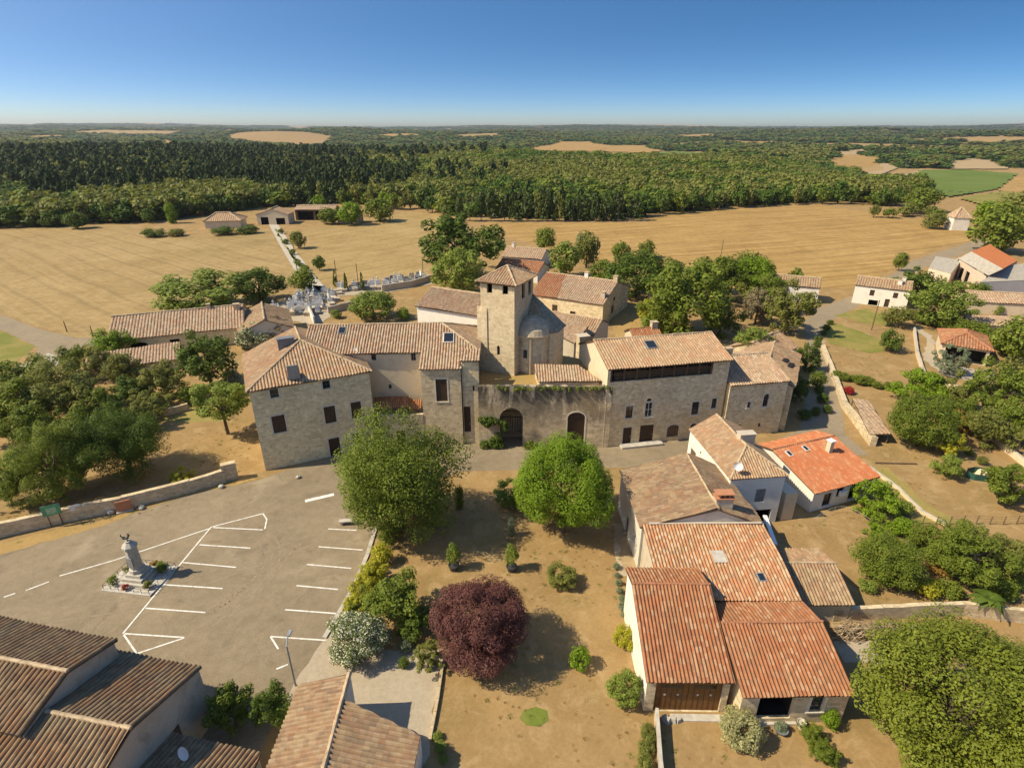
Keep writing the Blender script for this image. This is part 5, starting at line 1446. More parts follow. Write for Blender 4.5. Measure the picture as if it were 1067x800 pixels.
Oh = House('white_house', 'single storey white house with bright orange red tile roof and two skylights', 'house', 30.5, 47.3, 20, 8.9, 8.6, 2.5, 4.1, ridge=((0, 6.3), (8.9, 6.3)), bz=3.5, ov=0.25, wall='plaster_white', roof='tile_newred', seed=29, tw=0.28, tl=0.42,
  ops={'F': [('window', (857.7, 514.3, 866, 526.5), 0, None, 'shutter'), ('window', (872, 508.5, 879, 516.5), 0, None, 'shutter'), ('open', (884.7, 506.5, 897, 519), 0)]})
Oh.skylight(822, 473, .55, .8, frame='frame_white'); Oh.skylight(839, 467.5, .55, .8, frame='frame_white')
p = Oh.onroof(863.5, 470); mb = MB(); mb.box((p.x, p.y, p.z - .4), (.55, .5, 1.7), .4); ck = mb.build('chimney', M['plaster_beige'], Oh.roof); mb = MB(); mb.box((p.x, p.y, p.z + 1.302), (.75, .7, .1), .4); mb.build('chimney_cap', M['white'], Oh.roof)
wl = Oh.sides['F']; mb = MB(); u = wl.px((874, 510, 879, 515)); bar(mb, wl, u[0], u[0] + .8, u[2], u[2] + .55, -.35, -.02); mb.build('air_conditioner', M['white'], Oh.root)
# link wall between the white houses
lk = thing('link_wall', (26.5, 49, 0), 'pale plastered wall block joining the two white houses', 'wall'); mb = MB(); p = W(828, 512, 1.5); mb.box((27.2, 48.6, 0), (1.3, 4.6, 3.2), .18); mb.build('masonry', M['plaster_beige'], lk)

# ------------------------------------------------------------------ houses on the right
Sh = House('small_house', 'small pale house with brown roof beyond the trees at the road bend', 'house', 59.5, 126.5, -24, 9.5, 6.5, 3.7, 5.2, ridge=((0, 3.2), (9.5, 3.2)), ov=0.25, wall='plaster_white', roof='tile_brown', seed=30, ns=3, tw=.5, ops={'R': [('shutter', (2.4, 3.4, 1, 2.2), 0)]})
Rh = House('farmhouse', 'pinkish white farmhouse with four openings and dull red roof beside the road', 'house', 76.4, 124.0, -33, 10.6, 6.5, 4.15, 5.5, ridge=((0, 3.2), (10.6, 3.2)), ov=0.25, wall='plaster_white', roof='tile_brown', seed=31, ns=3, tw=.5,
  ops={'F': [('shutter', (3.0, 3.9, 2.1, 3.4), 0), ('shutter', (7.4, 8.3, 2.2, 3.4), 0), ('open', (3.2, 5.0, 0, 1.2), 0), ('door', (6.2, 7.1, 0, 1.8), 0)], 'R': [('shutter', (2, 3, 2, 3.2), 0)]})
Rh.chimney(8.2, 2.0, .8, .8, .9, 'plaster_white'); Rh.chimney(8.8, 3.2, .7, .7, .8, 'plaster_white')
Qg = House('carport', 'open fronted garage with hipped orange tile roof behind the olive tree', 'garage', 72.5, 90.0, -31, 7.2, 8.8, 2.75, 4.3, ridge=((3.5, 3.4), (3.7, 5.6)), ov=0.4, wall='plaster_beige', roof='tile_red', seed=32, ns=4, tw=.4, ops={'F': [('open', (0.5, 6.0, 0, 2.3), 0)]})
Ql = House('low_shed', 'long low tiled shed at the right edge behind the hedge', 'shed', 88, 103, -8, 14, 4, 1.8, 2.6, ridge=None, ov=0.2, wall='plaster_beige', roof='tile_pink', seed=34, ns=3, tw=.5)
Te = House('stone_house', 'low tiled building at the right edge of the view beyond the gardens', 'house', 97, 116, -12, 12, 7, 2.6, 4, ridge=((0, 3.5), (12, 3.5)), ov=0.2, wall='plaster_beige', roof='tile_pink', seed=35, ns=3, tw=.5)
Du = House('dovecote', 'little square white tower house with pointed red brown roof at the field edge', 'tower', 168.5, 222.5, -10, 6.0, 6.0, 4.6, 8.2, ridge=((2.9, 3.0), (3.1, 3.0)), ov=0.2, wall='plaster_white', roof='tile_pink', seed=36, ns=3, tw=.6)
# farm with metal roofs
fm = thing('farm_barn', W(1015, 282, 0), 'large farm barn with orange metal roof slope and grey front slope', 'barn')
def slab(mb, P, t=.12, mi=0):
    P = [Vector(p) for p in P]; n = newell(P); Q = [p - n * t for p in P]
    mb.poly(P, None, mi); mb.poly(Q[::-1], None, mi)
    for i in range(len(P)): k = (i + 1) % len(P); mb.poly([Q[i], Q[k], P[k], P[i]], None, mi)
rl, rr_ = W(1012, 262, 6.6), W(1045, 280, 6.6); gl, gr = W(998.5, 269.5, 4.6), W(1029.5, 287, 4.6); ol_, or_ = W(1031, 254.5, 4.9), W(1060.5, 271.5, 4.9)
mb = MB(); slab(mb, [gl, gr, rr_, rl]); mb.build('grey_roof', M['fibro'], fm)
mb = MB(); slab(mb, [rl, rr_, or_, ol_]); mb.build('orange_roof', M['rustroof'], fm)
mb = MB(); gwl = Wall((gl.x + .3, gl.y), (gr.x - .3, gr.y)); oo = side(mb, gwl, 0, 4.4, 4.4, None, [[2.5, 5.5, 0, 3.0, 0], [7, 10, 0, 3.0, 0]])
mb.wallq(gr, or_, 0, 0, or_.z - .2, 4.4); mb.wallq(ol_, gl, 0, 0, 4.4, ol_.z - .2); mb.wallq(or_, ol_, 0, 0, ol_.z - .2, or_.z - .2); mb.build('wall', M['plaster_pink'], fm)
for o in oo: fill_opening('open', gwl, o, fm)
f2_ = thing('farm_shed', W(985, 282, 0), 'low grey roofed farm shed left of the orange roofed barn', 'shed'); mb = MB(); q = [W(968, 279, 3.2), W(991, 285, 3.2), W(1002, 271, 4), W(975, 267, 4)]; slab(mb, q); mb.build('roof', M['fibro'], f2_)
mb = MB(); [mb.wallq(a, b, 0, 0, b.z - .13, a.z - .13) for a, b in zip(q, q[1:] + q[:1])]; mb.build('wall', M['plaster_pink'], f2_)
f3_ = thing('farm_shed', W(1050, 295, 0), 'wide grey roofed shed with white front at the right edge', 'shed'); mb = MB(); q = [W(1021, 294, 4), W(1090, 291, 4), W(1085, 272, 5), W(1048, 277, 5)]; slab(mb, q); mb.build('roof', M['fibro'], f3_)
mb = MB(); [mb.wallq(a, b, 0, 0, b.z - .13, a.z - .13) for a, b in zip(q, q[1:] + q[:1])]; mb.build('wall', M['plaster_white'], f3_)
# far farm at the end of the lane
House('farm_hut', 'pale gabled outbuilding with wide dark doorway at the lane end', 'barn', -103.5, 236, 4, 13, 9, 4.0, 6.2, ridge=((6.5, 0), (6.5, 9)), ov=.3, wall='plaster_beige', roof='tile_ochre', seed=37, ns=2, tw=.8, ops={'F': [('open', (1.5, 4.5, 0, 3), 0), ('open', (7.5, 11, 0, 2.6), 0)]})
House('open_barn', 'open sided barn with long flat pinkish roof right of the outbuilding', 'barn', -92, 248, 3, 17, 9, 4.4, 5.6, ridge=((0, 4.5), (17, 4.5)), ov=.3, wall='timber', roof='tile_pink', seed=38, ns=2, tw=.8, ops={'F': [('open', (1, 7.5, 0, 3.6), 0), ('open', (8.5, 15.5, 0, 3.6), 0)]})
House('bungalow', 'low bungalow with wide ochre roof behind the field hedge', 'house', -120, 226, 10, 14, 10, 2.8, 5.4, ridge=((4, 5), (9, 5)), ov=.4, wall='plaster_beige', roof='tile_ochre', seed=39, ns=2, tw=.8)
House('farm_hut', 'small roof showing among trees right of the open barn', 'barn', -72, 240, -5, 9, 7, 3.5, 5, ridge=((0, 3.5), (9, 3.5)), ov=.3, wall='plaster_beige', roof='tile_ochre', seed=40, ns=2, tw=.8)
# pink roofed houses behind the church
House('red_roof_house', 'pink tiled house beyond the church, nearest to the round dark tree', 'house', -4.5, 146, -24, 12, 9, 2.6, 4.4, ridge=((0, 4.5), (12, 4.5)), ov=.3, wall='plaster_white', roof='tile_red', seed=41, ns=3, tw=.6)
House('red_roof_house', 'pale tiled house beyond the church, farther one with chimney', 'house', -3.0, 161, -20, 12, 9, 2.8, 4.8, ridge=((0, 4.5), (12, 4.5)), ov=.3, wall='plaster_white', roof='tile_pink', seed=42, ns=3, tw=.6).chimney(2, 4.5, .8, .8, 1.2, 'plaster_white')

# ------------------------------------------------------------------ roofs at the bottom of the view
Y1 = House('dark_roof_house', 'highest dark lichen roofed house at the lower left corner', 'house', -37.2, 21.9, -11, 11.2, 6.4, 6.5, 7.5, ridge=((0, 3.2), (11.2, 3.2)), ov=.2, wall='plaster_old', roof='tile_dark', seed=43, tw=.32, tl=.45)
Y2 = House('dark_roof_house', 'dark tile roofed house with bare plaster gable beside the car park', 'house', -30.5, 17.0, -10.5, 9.1, 10.2, 4.9, 6.4, ridge=((0, 5.0), (9.1, 5.0)), ov=.15, wall='plaster_old', roof='tile_dark', seed=44, tw=.32, tl=.45, ops={'R': [('shutter', (6.6, 7.5, 1.8, 3.0), 0, None, 'timber')]})
Y3 = House('low_shed', 'low dark tiled lean-to with aerial beside the gabled dark roof', 'shed', -21.6, 17.2, -11, 6.3, 5.2, 3.9, 2.8, ridge=None, ov=.15, wall='plaster_old', roof='tile_dark', seed=45, tw=.32, tl=.45) if False else None
y3 = thing('lean_to', (-18, 20, 0), 'low dark tiled lean-to beside the gabled dark roof', 'shed')
q = [W(272, 784, 2.8), W(173, 763, 2.8), W(120, 815, 3.7), W(240, 860, 3.7)]
mb = MB(); roof_poly(mb, q, .30, .42, seed=46); mb.build('roof', [M['tile_dark'], M['timber']], y3)
mb = MB(); q2 = [p.lerp(sum(q, Vector()) / 4, .05) for p in q]; [mb.wallq(b, a, 0, 0, a.z - .15, b.z - .15) for a, b in zip(q2, q2[1:] + q2[:1])]; mb.build('wall', M['plaster_old'], y3)
dish_at(W(196, 790, 3.0), y3, .4, .5)
z_ = thing('gabled_house', (-10.5, 22, 0), 'house with two slope brown red tile roof beside the gravel yard', 'house')
zr = 3.7
rA, rB = W(364, 701, zr), W(340, 790, zr); rC = rB + (rB - rA) * .6
e1, e2 = W(311, 712, 2.7), W(279, 795, 2.7); e2 = e2 + (e2 - e1) * .5
mb = MB(); roof_poly(mb, [e1, e2, rC, rA], .30, .42, seed=47)
f1_ = rA.lerp(rB, .33); s1, s2 = W(438, 765, 2.5), W(428, 815, 2.5)
roof_poly(mb, [s2 + (s2 - s1) * .4, s1, f1_, rC], .30, .42, seed=48)
zo = mb.build('roof', [M['tile_brown'], M['timber']], z_)
ridge_caps([(rA, rC)], zo, M['ridge'], .15)
mb = MB(); c = Vector((-10.5, 21, 0))
mb.wallq(s2, s1, 0, 0, 2.3, 2.3); mb.wallq(s1 - Vector((.15, .1, 0)), f1_, 0, 0, zr - .2, 2.4); mb.wallq(f1_ + Vector((.1, 0, 0)), rA + Vector((.1, -.1, 0)), 0, 0, zr - .2, zr - .2); mb.wallq(rA + Vector((0, -.12, 0)), e1 + Vector((.15, -.15, 0)), 0, 0, 2.5, zr - .2); mb.wallq(e1 + Vector((.2, -.1, 0)), e2 + Vector((.2, 0, 0)), 0, 0, 2.5, 2.5)
mb.build('wall', M['plaster_white'], z_)
# ------------------------------------------------------------------ trees and shrubs of the village
# (cx, cy, width px, half height / half width, clear, kind, leaf, detail, label, {...})
TREES = [
 (413, 494, 132, .95, .6, 'round', 'leaf_mid', 4, 'large loose green tree between the car park and the stone house', {}),
 (588, 503, 112, .90, 1.1, 'ball', 'leaf_bright', 4, 'bright green umbrella pine standing alone in the dry garden', {}),
 (502, 646, 108, .86, .3, 'ball', 'leaf_purple', 4, 'round purple leaved tree in the middle of the dry garden', {}),
 (1003, 728, 206, .84, .4, 'ball', 'leaf_walnut', 4, 'huge rounded yellow green tree filling the lower right corner', {}),
 (412, 621, 66, .8, .5, 'round', 'leaf_mid', 2, 'broad green small tree behind the white flowering shrub', {}),
 (240, 735, 46, 1.25, .2, 'round', 'leaf_mid', 2, 'tall dark green bushy tree between the dark roofs and gravel yard', {}),
 (282, 735, 42, 1.2, .2, 'round', 'leaf_dark', 2, 'second dark tree beside the lamp pole by the gravel yard', {}),
 (229, 416, 60, .74, 2.3, 'ball', 'leaf_yellowgreen', 2, 'pale green round tree on a bare trunk beside the stone house', {'bark': 'bark'}),
 (214, 372, 62, .86, 1.0, 'dense', 'leaf_dark', 2, 'dark round tree between low shed and stone house', {}),
 (116, 358, 42, .75, .4, 'round', 'leaf_bright', 2, 'bright green round tree at the left end of the long barn', {}),
 (124, 458, 86, .92, .6, 'round', 'leaf_dark', 4, 'dark green tree on the dry lawn nearest the boundary wall centre', {}),
 (48, 478, 92, .9, .7, 'loose', 'leaf_mid', 4, 'mid green tree behind the green notice board', {}),
 (62, 405, 88, .70, .5, 'loose', 'leaf_olive', 3, 'wide olive green tree behind the two lawn trees', {}),
 (10, 425, 70, .85, .5, 'round', 'leaf_mid', 2, 'green tree at the left edge of the view', {}),
 (2, 500, 44, 1.1, .8, 'loose', 'leaf_dark', 2, 'dark tree cut by the left edge above the wall', {}),
 (168, 395, 44, .85, .5, 'round', 'leaf_olive', 2, 'olive coloured small tree in front of the low shed', {}),
 (138, 405, 40, .8, .3, 'round', 'leaf_dark', 2, 'dark bushy tree below the low shed roof', {}),
 (100, 378, 34, .9, .3, 'loose', 'leaf_olive', 2, 'greyish tree just left of the low shed', {}),
 (78, 372, 34, .8, .3, 'round', 'leaf_mid', 2, 'small tree by the left road junction', {}),
 # behind the barn and around the cemetery
 (206, 304, 100, .40, .2, 'ball', 'leaf_yellowgreen', 2, 'long low light green tree behind the long barn', {}),
 (268, 295, 54, .68, .3, 'ball', 'leaf_dark', 2, 'dark round tree standing behind the end of the long barn', {}),
 (316, 291, 32, .8, .4, 'round', 'leaf_mid', 1, 'round tree beside the farm lane near the cemetery', {}),
 (310, 249, 20, .9, .3, 'round', 'leaf_olive', 1, 'small round tree halfway along the farm lane', {}),
 (332, 273, 15, 1.0, .4, 'round', 'leaf_dark', 1, 'little tree at the field edge right of the farm lane', {}),
 (388, 317, 54, .55, .2, 'ball', 'leaf_yellowgreen', 2, 'low spreading tree on the dry grass behind the long house', {}),
 (482, 255, 92, .72, .8, 'loose', 'leaf_dark', 2, 'large dark spreading tree behind the church nave', {}),
 (478, 281, 56, .92, .3, 'ball', 'leaf_yellowgreen', 2, 'yellow green round tree just behind the church nave', {}),
 (568, 248, 26, 1.0, .4, 'dense', 'leaf_mid', 1, 'compact upright tree right of the pink roofed houses', {}),
 (588, 268, 38, .95, .5, 'round', 'leaf_yellowgreen', 1, 'yellowish tree behind the red patched barn roof', {}),
 (612, 258, 32, 1.2, .5, 'loose', 'leaf_olive', 1, 'tall thin olive tree behind the barn ridge', {}),
 (605, 252, 14, 1.6, .5, 'loose', 'leaf_grey', 1, 'small grey green tree top behind the taller olive tree', {}),
 (648, 262, 24, .95, .5, 'round', 'leaf_mid', 1, 'round green tree at the field edge behind the barn', {}),
 (674, 258, 20, .9, .5, 'round', 'leaf_mid', 1, 'small tree at the field edge beside the big olive tree', {}),
 (664, 284, 68, .72, .3, 'ball', 'leaf_dark', 2, 'broad dark olive tree behind the barn gable', {}),
 (628, 283, 34, .8, .3, 'round', 'leaf_mid', 1, 'mid green tree over the barn ridge', {}),
 (675, 322, 26, .95, .2, 'round', 'leaf_yellow', 1, 'yellow leaved small tree beside the barn gable', {}),
 (716, 310, 84, .92, .5, 'round', 'leaf_mid', 2, 'biggest dark green tree behind the loggia house', {}),
 (700, 290, 56, .8, .8, 'round', 'leaf_dark', 2, 'dark green crown at the back of the tree group behind loggia house', {}),
 (752, 290, 52, .85, .8, 'round', 'leaf_mid', 2, 'green tree in the middle of the group behind the loggia house', {}),
 (785, 286, 50, .8, 1.5, 'ball', 'leaf_bright', 2, 'bright lime green crown in the tree group', {}),
 (778, 275, 42, .7, 1.0, 'loose', 'leaf_mid', 1, 'olive tree top at the field side of the tree group', {}),
 (790, 318, 36, 1.0, .5, 'loose', 'leaf_brown', 2, 'half dead brown tree inside the green tree group', {}),
 (822, 320, 54, .95, .5, 'loose', 'leaf_olive', 2, 'olive green tree at the right end of the tree group', {}),
 (752, 330, 44, .9, .3, 'round', 'leaf_dark', 2, 'dark low tree behind the loggia house ridge', {}),
 (787, 355, 42, .62, 4.0, 'round', 'leaf_yellowgreen', 2, 'yellow green tree rising over the lower stone house roof', {}),
 # right hand side
 (939, 271, 16, 1.2, .5, 'dense', 'leaf_mid', 1, 'small round tree beside the road below the harvested field', {}),
 (957, 295, 46, .72, .4, 'dense', 'leaf_dark', 2, 'dark round tree beside the pinkish farmhouse', {}),
 (985, 316, 58, .8, .4, 'round', 'leaf_yellowgreen', 2, 'broad yellow green tree below the farm barn', {}),
 (1015, 305, 34, .7, .3, 'round', 'leaf_mid', 1, 'small green tree in front of the grey farm shed', {}),
 (935, 328, 34, .6, .5, 'loose', 'leaf_olive', 1, 'olive tree in front of the farmhouse gable', {}),
 (930, 354, 26, .95, .1, 'dense', 'leaf_dark', 1, 'dark clipped small tree on the green slope', {}),
 (993, 373, 36, .85, .5, 'fine', 'leaf_grey', 2, 'grey green olive tree in front of the open garage', {}),
 (962, 437, 68, .82, .3, 'ball', 'leaf_mid', 3, 'dense deep green tree on the right slope', {}),
 (958, 402, 50, .7, .4, 'round', 'leaf_bright', 2, 'brighter green tree behind the dense slope tree', {}),
 (998, 408, 44, .9, .6, 'loose', 'leaf_olive', 2, 'loose olive tree below the open garage', {}),
 (1042, 408, 62, .95, .6, 'loose', 'leaf_mid', 2, 'tall tree at the right side below the open garage', {}),
 (1064, 350, 50, 1.0, .4, 'round', 'leaf_mid', 1, 'tree at the right edge beside the garage roof', {}),
 (1058, 505, 54, .8, .3, 'loose', 'leaf_mid', 2, 'green tree at the right edge above the lawn', {}),
 (926, 582, 68, .78, .1, 'ball', 'leaf_mid', 3, 'big rounded deep green bush tree on the right lawn', {}),
 (1014, 577, 82, .72, .3, 'loose', 'leaf_mid', 3, 'feathery green tree left of the palm on the right lawn', {}),
 (1052, 580, 50, .9, .2, 'round', 'leaf_olive', 2, 'olive green tree at the right edge of the lower lawn', {}),
 (1058, 390, 40, .9, .6, 'loose', 'leaf_olive', 1, 'greyish tree at the right edge behind the tall tree', {}),
 (842, 372, 28, 1.0, .3, 'loose', 'leaf_dark', 2, 'dark tree in shade beside the ruined house', {}),
 (832, 405, 24, 1.2, .2, 'loose', 'leaf_dark', 2, 'dark tall shrub against the end wall of the stone range', {}),
 (852, 395, 20, 1.0, .2, 'round', 'leaf_mid', 1, 'rounded green tree beside the shaded lane', {}),
 (1045, 235, 62, .85, .4, 'round', 'leaf_mid', 1, 'large green tree mass right of the white tower house', {}),
 (1060, 222, 50, .9, .4, 'round', 'leaf_olive', 1, 'brownish green tree at the right edge above the farm', {}),
 (1030, 222, 30, .9, .4, 'round', 'leaf_bright', 1, 'bright tree beside the white tower house', {}),
 (973, 229, 28, .6, .2, 'dense', 'leaf_olive', 1, 'isolated olive clump at the far end of the harvested field', {}),
 (962, 207, 40, .6, .3, 'round', 'leaf_mid', 1, 'green trees at the far corner of the harvested field', {}),
 (30, 446, 56, .8, .5, 'round', 'leaf_mid', 2, 'dark tree filling the gap between the left edge trees', {}),
 (100, 425, 52, .8, .4, 'loose', 'leaf_mid', 2, 'green tree between the two nearest lawn trees and the low shed', {}),
 (22, 392, 60, .7, .4, 'round', 'leaf_mid', 2, 'green tree at the left edge just below the road junction', {}),
 (150, 430, 40, .8, .2, 'loose', 'leaf_olive', 2, 'grey olive small tree right of the dark lawn tree', {}),
 (128, 384, 40, .8, .3, 'round', 'leaf_olive', 2, 'olive round tree against the left part of the low shed', {}),
 (735, 285, 40, .8, .8, 'round', 'leaf_yellowgreen', 2, 'yellow green crown between the dark trees behind loggia house', {}),
 (690, 325, 50, .8, .3, 'round', 'leaf_mid', 2, 'mid green tree at the left front of the tree group', {}),
 (800, 305, 44, .9, .5, 'round', 'leaf_mid', 2, 'green tree between the brown tree and the road', {}),
 (1000, 430, 40, .8, .3, 'round', 'leaf_mid', 2, 'green bushy tree right of the dense slope tree', {}),
 (1035, 445, 50, .8, .4, 'round', 'leaf_olive', 2, 'olive tree on the slope above the right path', {}),
 (1062, 440, 44, .9, .4, 'round', 'leaf_mid', 2, 'green tree at the right edge above the path', {}),
]
for cx, cy, w, k, cl, kind, mat, det, lab, kw in TREES:
    tree(cx, cy, w, k, cl, kind, mat, det, lab, **kw)
SHRUBS = [
 (372, 663, 66, .74, 0, 'ball', 'leaf_white', 3, 'big white flowering shrub at the car park edge'),
 (396, 577, 27, .9, 0, 'round', 'leaf_yellow', 1, 'topmost yellow shrub of the row along the car park kerb'),
 (389, 596, 31, .85, 0, 'round', 'leaf_yellow', 2, 'middle yellow shrub of the row along the car park kerb'),
 (378, 615, 30, .85, 0, 'round', 'leaf_yellow', 2, 'lowest bright yellow shrub along the car park kerb'),
 (366, 634, 22, .8, 0, 'round', 'leaf_yellowgreen', 2, 'yellow green shrub just above the white flowering shrub'),
 (446, 683, 36, .8, 0, 'fine', 'leaf_olive', 2, 'brownish green bushy shrub at the corner of the gravel yard'),
 (422, 673, 15, .9, 0, 'dense', 'leaf_grey', 1, 'small grey shrub between white flowers and brownish shrub'),
 (585, 600, 36, .62, 0, 'ball', 'leaf_olive', 2, 'low dome shaped shrub alone on the dry lawn'),
 (478, 518, 15, 1.9, 0, 'column', 'leaf_mid', 1, 'slim upright shrub in the shade of the large loose tree'),
 (530, 514, 36, .8, 0, 'loose', 'leaf_yellowgreen', 2, 'pale yellowish shrub left of the umbrella pine'),
 (533, 549, 10, 2.2, 0, 'column', 'leaf_grey', 1, 'thin grey green column shrub below the pale shrub'),
 (652, 663, 28, .95, 0, 'ball', 'leaf_yellow', 2, 'yellow rounded shrub against the white gable wall'),
 (652, 717, 40, .95, 0, 'ball', 'leaf_yellowgreen', 2, 'light green shrub at the front corner of garage house'),
 (604, 686, 26, .95, 0, 'loose', 'leaf_bright', 1, 'fresh green sapling bush right of the purple tree shadow'),
 (773, 759, 50, .7, 0, 'ball', 'leaf_variegated', 2, 'cream variegated shrub in front of the porch house'),
 (846, 765, 26, .8, 0, 'dense', 'leaf_mid', 2, 'upper clipped bush of the hedge below the window'),
 (860, 783, 30, .8, 0, 'dense', 'leaf_mid', 2, 'lower clipped bush of the hedge below the window'),
 (866, 748, 22, 1.1, 0, 'loose', 'leaf_bright', 1, 'light green plant at the right corner of the porch house'),
 (868, 720, 20, 1.2, 0, 'loose', 'leaf_dark', 1, 'dark climbing shrub at the porch house side wall'),
 (872, 618, 22, .5, 0, 'loose', 'leaf_bright', 1, 'weedy green bush beside the annex wall'),
 (914, 519, 48, .76, 0, 'loose', 'leaf_bright', 2, 'bright green bush hiding the corner of the white house'),
 (940, 528, 24, .7, 0, 'round', 'leaf_yellowgreen', 1, 'smaller yellow green bush beside the bright corner bush'),
 (963, 560, 36, .9, 0, 'round', 'leaf_mid', 2, 'green shrub between the deep green bush and feathery tree'),
 (966, 612, 30, .6, 0, 'loose', 'leaf_yellow', 1, 'yellow low shrub below the deep green bush'),
 (978, 590, 26, .6, 0, 'loose', 'leaf_orange', 1, 'rusty orange shrub between the two lawn trees'),
 (940, 548, 30, .7, 0, 'round', 'leaf_bright', 1, 'light green shrub at the top of the lawn shrub group'),
 (1058, 605, 26, .7, 0, 'round', 'leaf_yellowgreen', 1, 'yellow green shrub at the right edge beside the palm'),
 (1000, 440, 32, .8, 0, 'loose', 'leaf_orange', 2, 'orange yellow shrub right of the dense slope tree'),
 (992, 462, 30, .95, 0, 'loose', 'leaf_yellow', 2, 'yellow green shrub beside the orange shrub on the slope'),
 (988, 485, 30, .8, 0, 'round', 'leaf_yellowgreen', 2, 'round green shrub at the lower end of the slope shrubs'),
 (188, 495, 28, .55, 0, 'fine', 'leaf_yellow', 2, 'yellow green low shrub inside the boundary wall'),
 (155, 420, 50, .5, 0, 'loose', 'leaf_olive', 2, 'rambling greyish shrubs above the little garden wall'),
 (198, 410, 26, .8, 0, 'dense', 'leaf_mid', 2, 'round green shrub left of the pale green round tree'),
 (240, 392, 22, .9, 0, 'loose', 'leaf_grey', 1, 'pale greyish shrub against the stone house corner'),
 (262, 352, 34, .7, 0, 'loose', 'leaf_white', 2, 'white flowering climber mass behind the stone house'),
 (284, 340, 34, .6, 1.0, 'loose', 'leaf_brown', 2, 'brown dry climber covering the end of the barn house'),
 (420, 326, 16, .9, 0, 'loose', 'leaf_bright', 1, 'small green shrub right of the low spreading tree'),
 (350, 327, 14, .7, 0, 'round', 'leaf_yellowgreen', 1, 'little shrub between cemetery and low spreading tree'),
 (160, 242, 26, .35, 0, 'dense', 'leaf_dark', 1, 'dark clipped hedge clump at the field edge near the bungalow'),
 (183, 242, 20, .4, 0, 'dense', 'leaf_olive', 1, 'olive clump beside the dark hedge at the field edge'),
 (232, 240, 26, .35, 0, 'dense', 'leaf_dark', 1, 'left half of the hedge in front of the bungalow'),
 (257, 239, 26, .35, 0, 'dense', 'leaf_dark', 1, 'right half of the hedge in front of the bungalow'),
 (78, 229, 26, .7, 0, 'dense', 'leaf_dark', 1, 'round dark bush alone on the forest edge at left'),
 (52, 228, 24, .7, 0, 'dense', 'leaf_dark', 1, 'second round dark bush on the forest edge at left'),
 (345, 224, 30, .6, 0, 'dense', 'leaf_mid', 1, 'green bush before the open barn'),
 (365, 222, 30, .8, 0, 'round', 'leaf_bright', 1, 'lighter tree right of the open barn'),
 (395, 218, 36, .7, 0, 'round', 'leaf_mid', 1, 'green tree clump at the end of the middle field'),
 (178, 222, 14, 1.5, 0, 'column', 'leaf_bright', 1, 'upright light green tree at the forest edge by the bungalow'),
 (406, 556, 26, .9, 0, 'round', 'leaf_mid', 2, 'green shrub under the large loose tree at the kerb'),
 (384, 605, 26, .8, 0, 'round', 'leaf_yellow', 2, 'yellow shrub squeezed between middle and lowest kerb shrubs'),
 (372, 630, 28, .8, 0, 'loose', 'leaf_yellow', 2, 'loose yellow shrub below the lowest bright yellow shrub'),
 (432, 648, 40, .8, 0, 'round', 'leaf_dark', 2, 'dark shrub between the broad green tree and purple tree'),
 (420, 690, 14, .8, 0, 'round', 'leaf_dark', 1, 'small dark shrub at the gravel yard top edge'),
 (918, 556, 30, .8, 0, 'loose', 'leaf_bright', 2, 'light green shrub at the upper left of the lawn group'),
 (990, 612, 30, .6, 0, 'loose', 'leaf_mid', 1, 'green shrub below the feathery tree'),
 (1045, 612, 34, .6, 0, 'loose', 'leaf_mid', 1, 'green shrub right of the palm'),
 (905, 610, 22, .6, 0, 'loose', 'leaf_yellowgreen', 1, 'small pale shrub below the deep green bush'),
]
for cx, cy, w, k, cl, kind, mat, det, lab in SHRUBS:
    tree(cx, cy, w, k, cl, kind, mat, det, lab, cat='shrub', name='shrub', crown='foliage')
# hedges made of neighbouring bushes
def hedge(pts, wpx, n, mat, label, group, kind='dense', det=1, k=.75):
    rng = random.Random(int(pts[0][0]))
    for i in range(n):
        t = i / max(1, n - 1) * (len(pts) - 1); j = min(int(t), len(pts) - 2); f = t - j
        x = pts[j][0] + (pts[j + 1][0] - pts[j][0]) * f; y = pts[j][1] + (pts[j + 1][1] - pts[j][1]) * f
        tree(x + rng.uniform(-1, 1), y + rng.uniform(-1, 1), wpx * rng.uniform(.8, 1.25), k * rng.uniform(.85, 1.2), 0, kind, mat, det, label, cat='shrub', name='hedge_bush', group=group, crown='foliage', trunk=False)
hedge([(872, 390), (900, 396), (935, 405)], 13, 8, 'leaf_mid', 'clipped green bush in the hedge above the long dry slope', 'hedge above the dry slope')
hedge([(850, 372), (853, 352), (866, 336)], 9, 7, 'leaf_dark', 'dark bush in the hedge along the curving village road', 'hedge along the curving road')
hedge([(990, 338), (1020, 344), (1060, 366)], 24, 9, 'leaf_mid', 'green bush in the hedge behind the hipped garage roof', 'hedge behind the garage')
hedge([(960, 330), (990, 332), (1062, 318)], 18, 7, 'leaf_yellowgreen', 'yellowish bush in the wild hedge below the farm sheds', 'wild hedge below the farm')
hedge([(676, 760), (672, 795)], 16, 5, 'leaf_olive', 'low brownish bush in the narrow bed beside the front garden wall', 'narrow bed by the garden wall')
hedge([(642, 590), (650, 640)], 9, 7, 'leaf_grey', 'small grey green cushion plant in the border along the gravel path', 'cushion plants along the path')
hedge([(292, 240), (310, 272), (318, 280)], 8, 7, 'leaf_mid', 'small bush in the row along the farm lane', 'bushes along the farm lane')
hedge([(1010, 470), (1045, 495), (1075, 520)], 12, 6, 'leaf_olive', 'olive bush in the planted strip beside the right garden path', 'planted strip at the right')
hedge([(455, 765), (462, 790)], 12, 3, 'leaf_yellowgreen', 'small yellow green bush beside the gravel yard edging', 'bushes by the gravel yard edging')
hedge([(855, 405), (862, 425), (838, 430)], 13, 5, 'leaf_dark', 'dark bush on the shaded bank below the ruined house', 'bushes on the shaded bank')

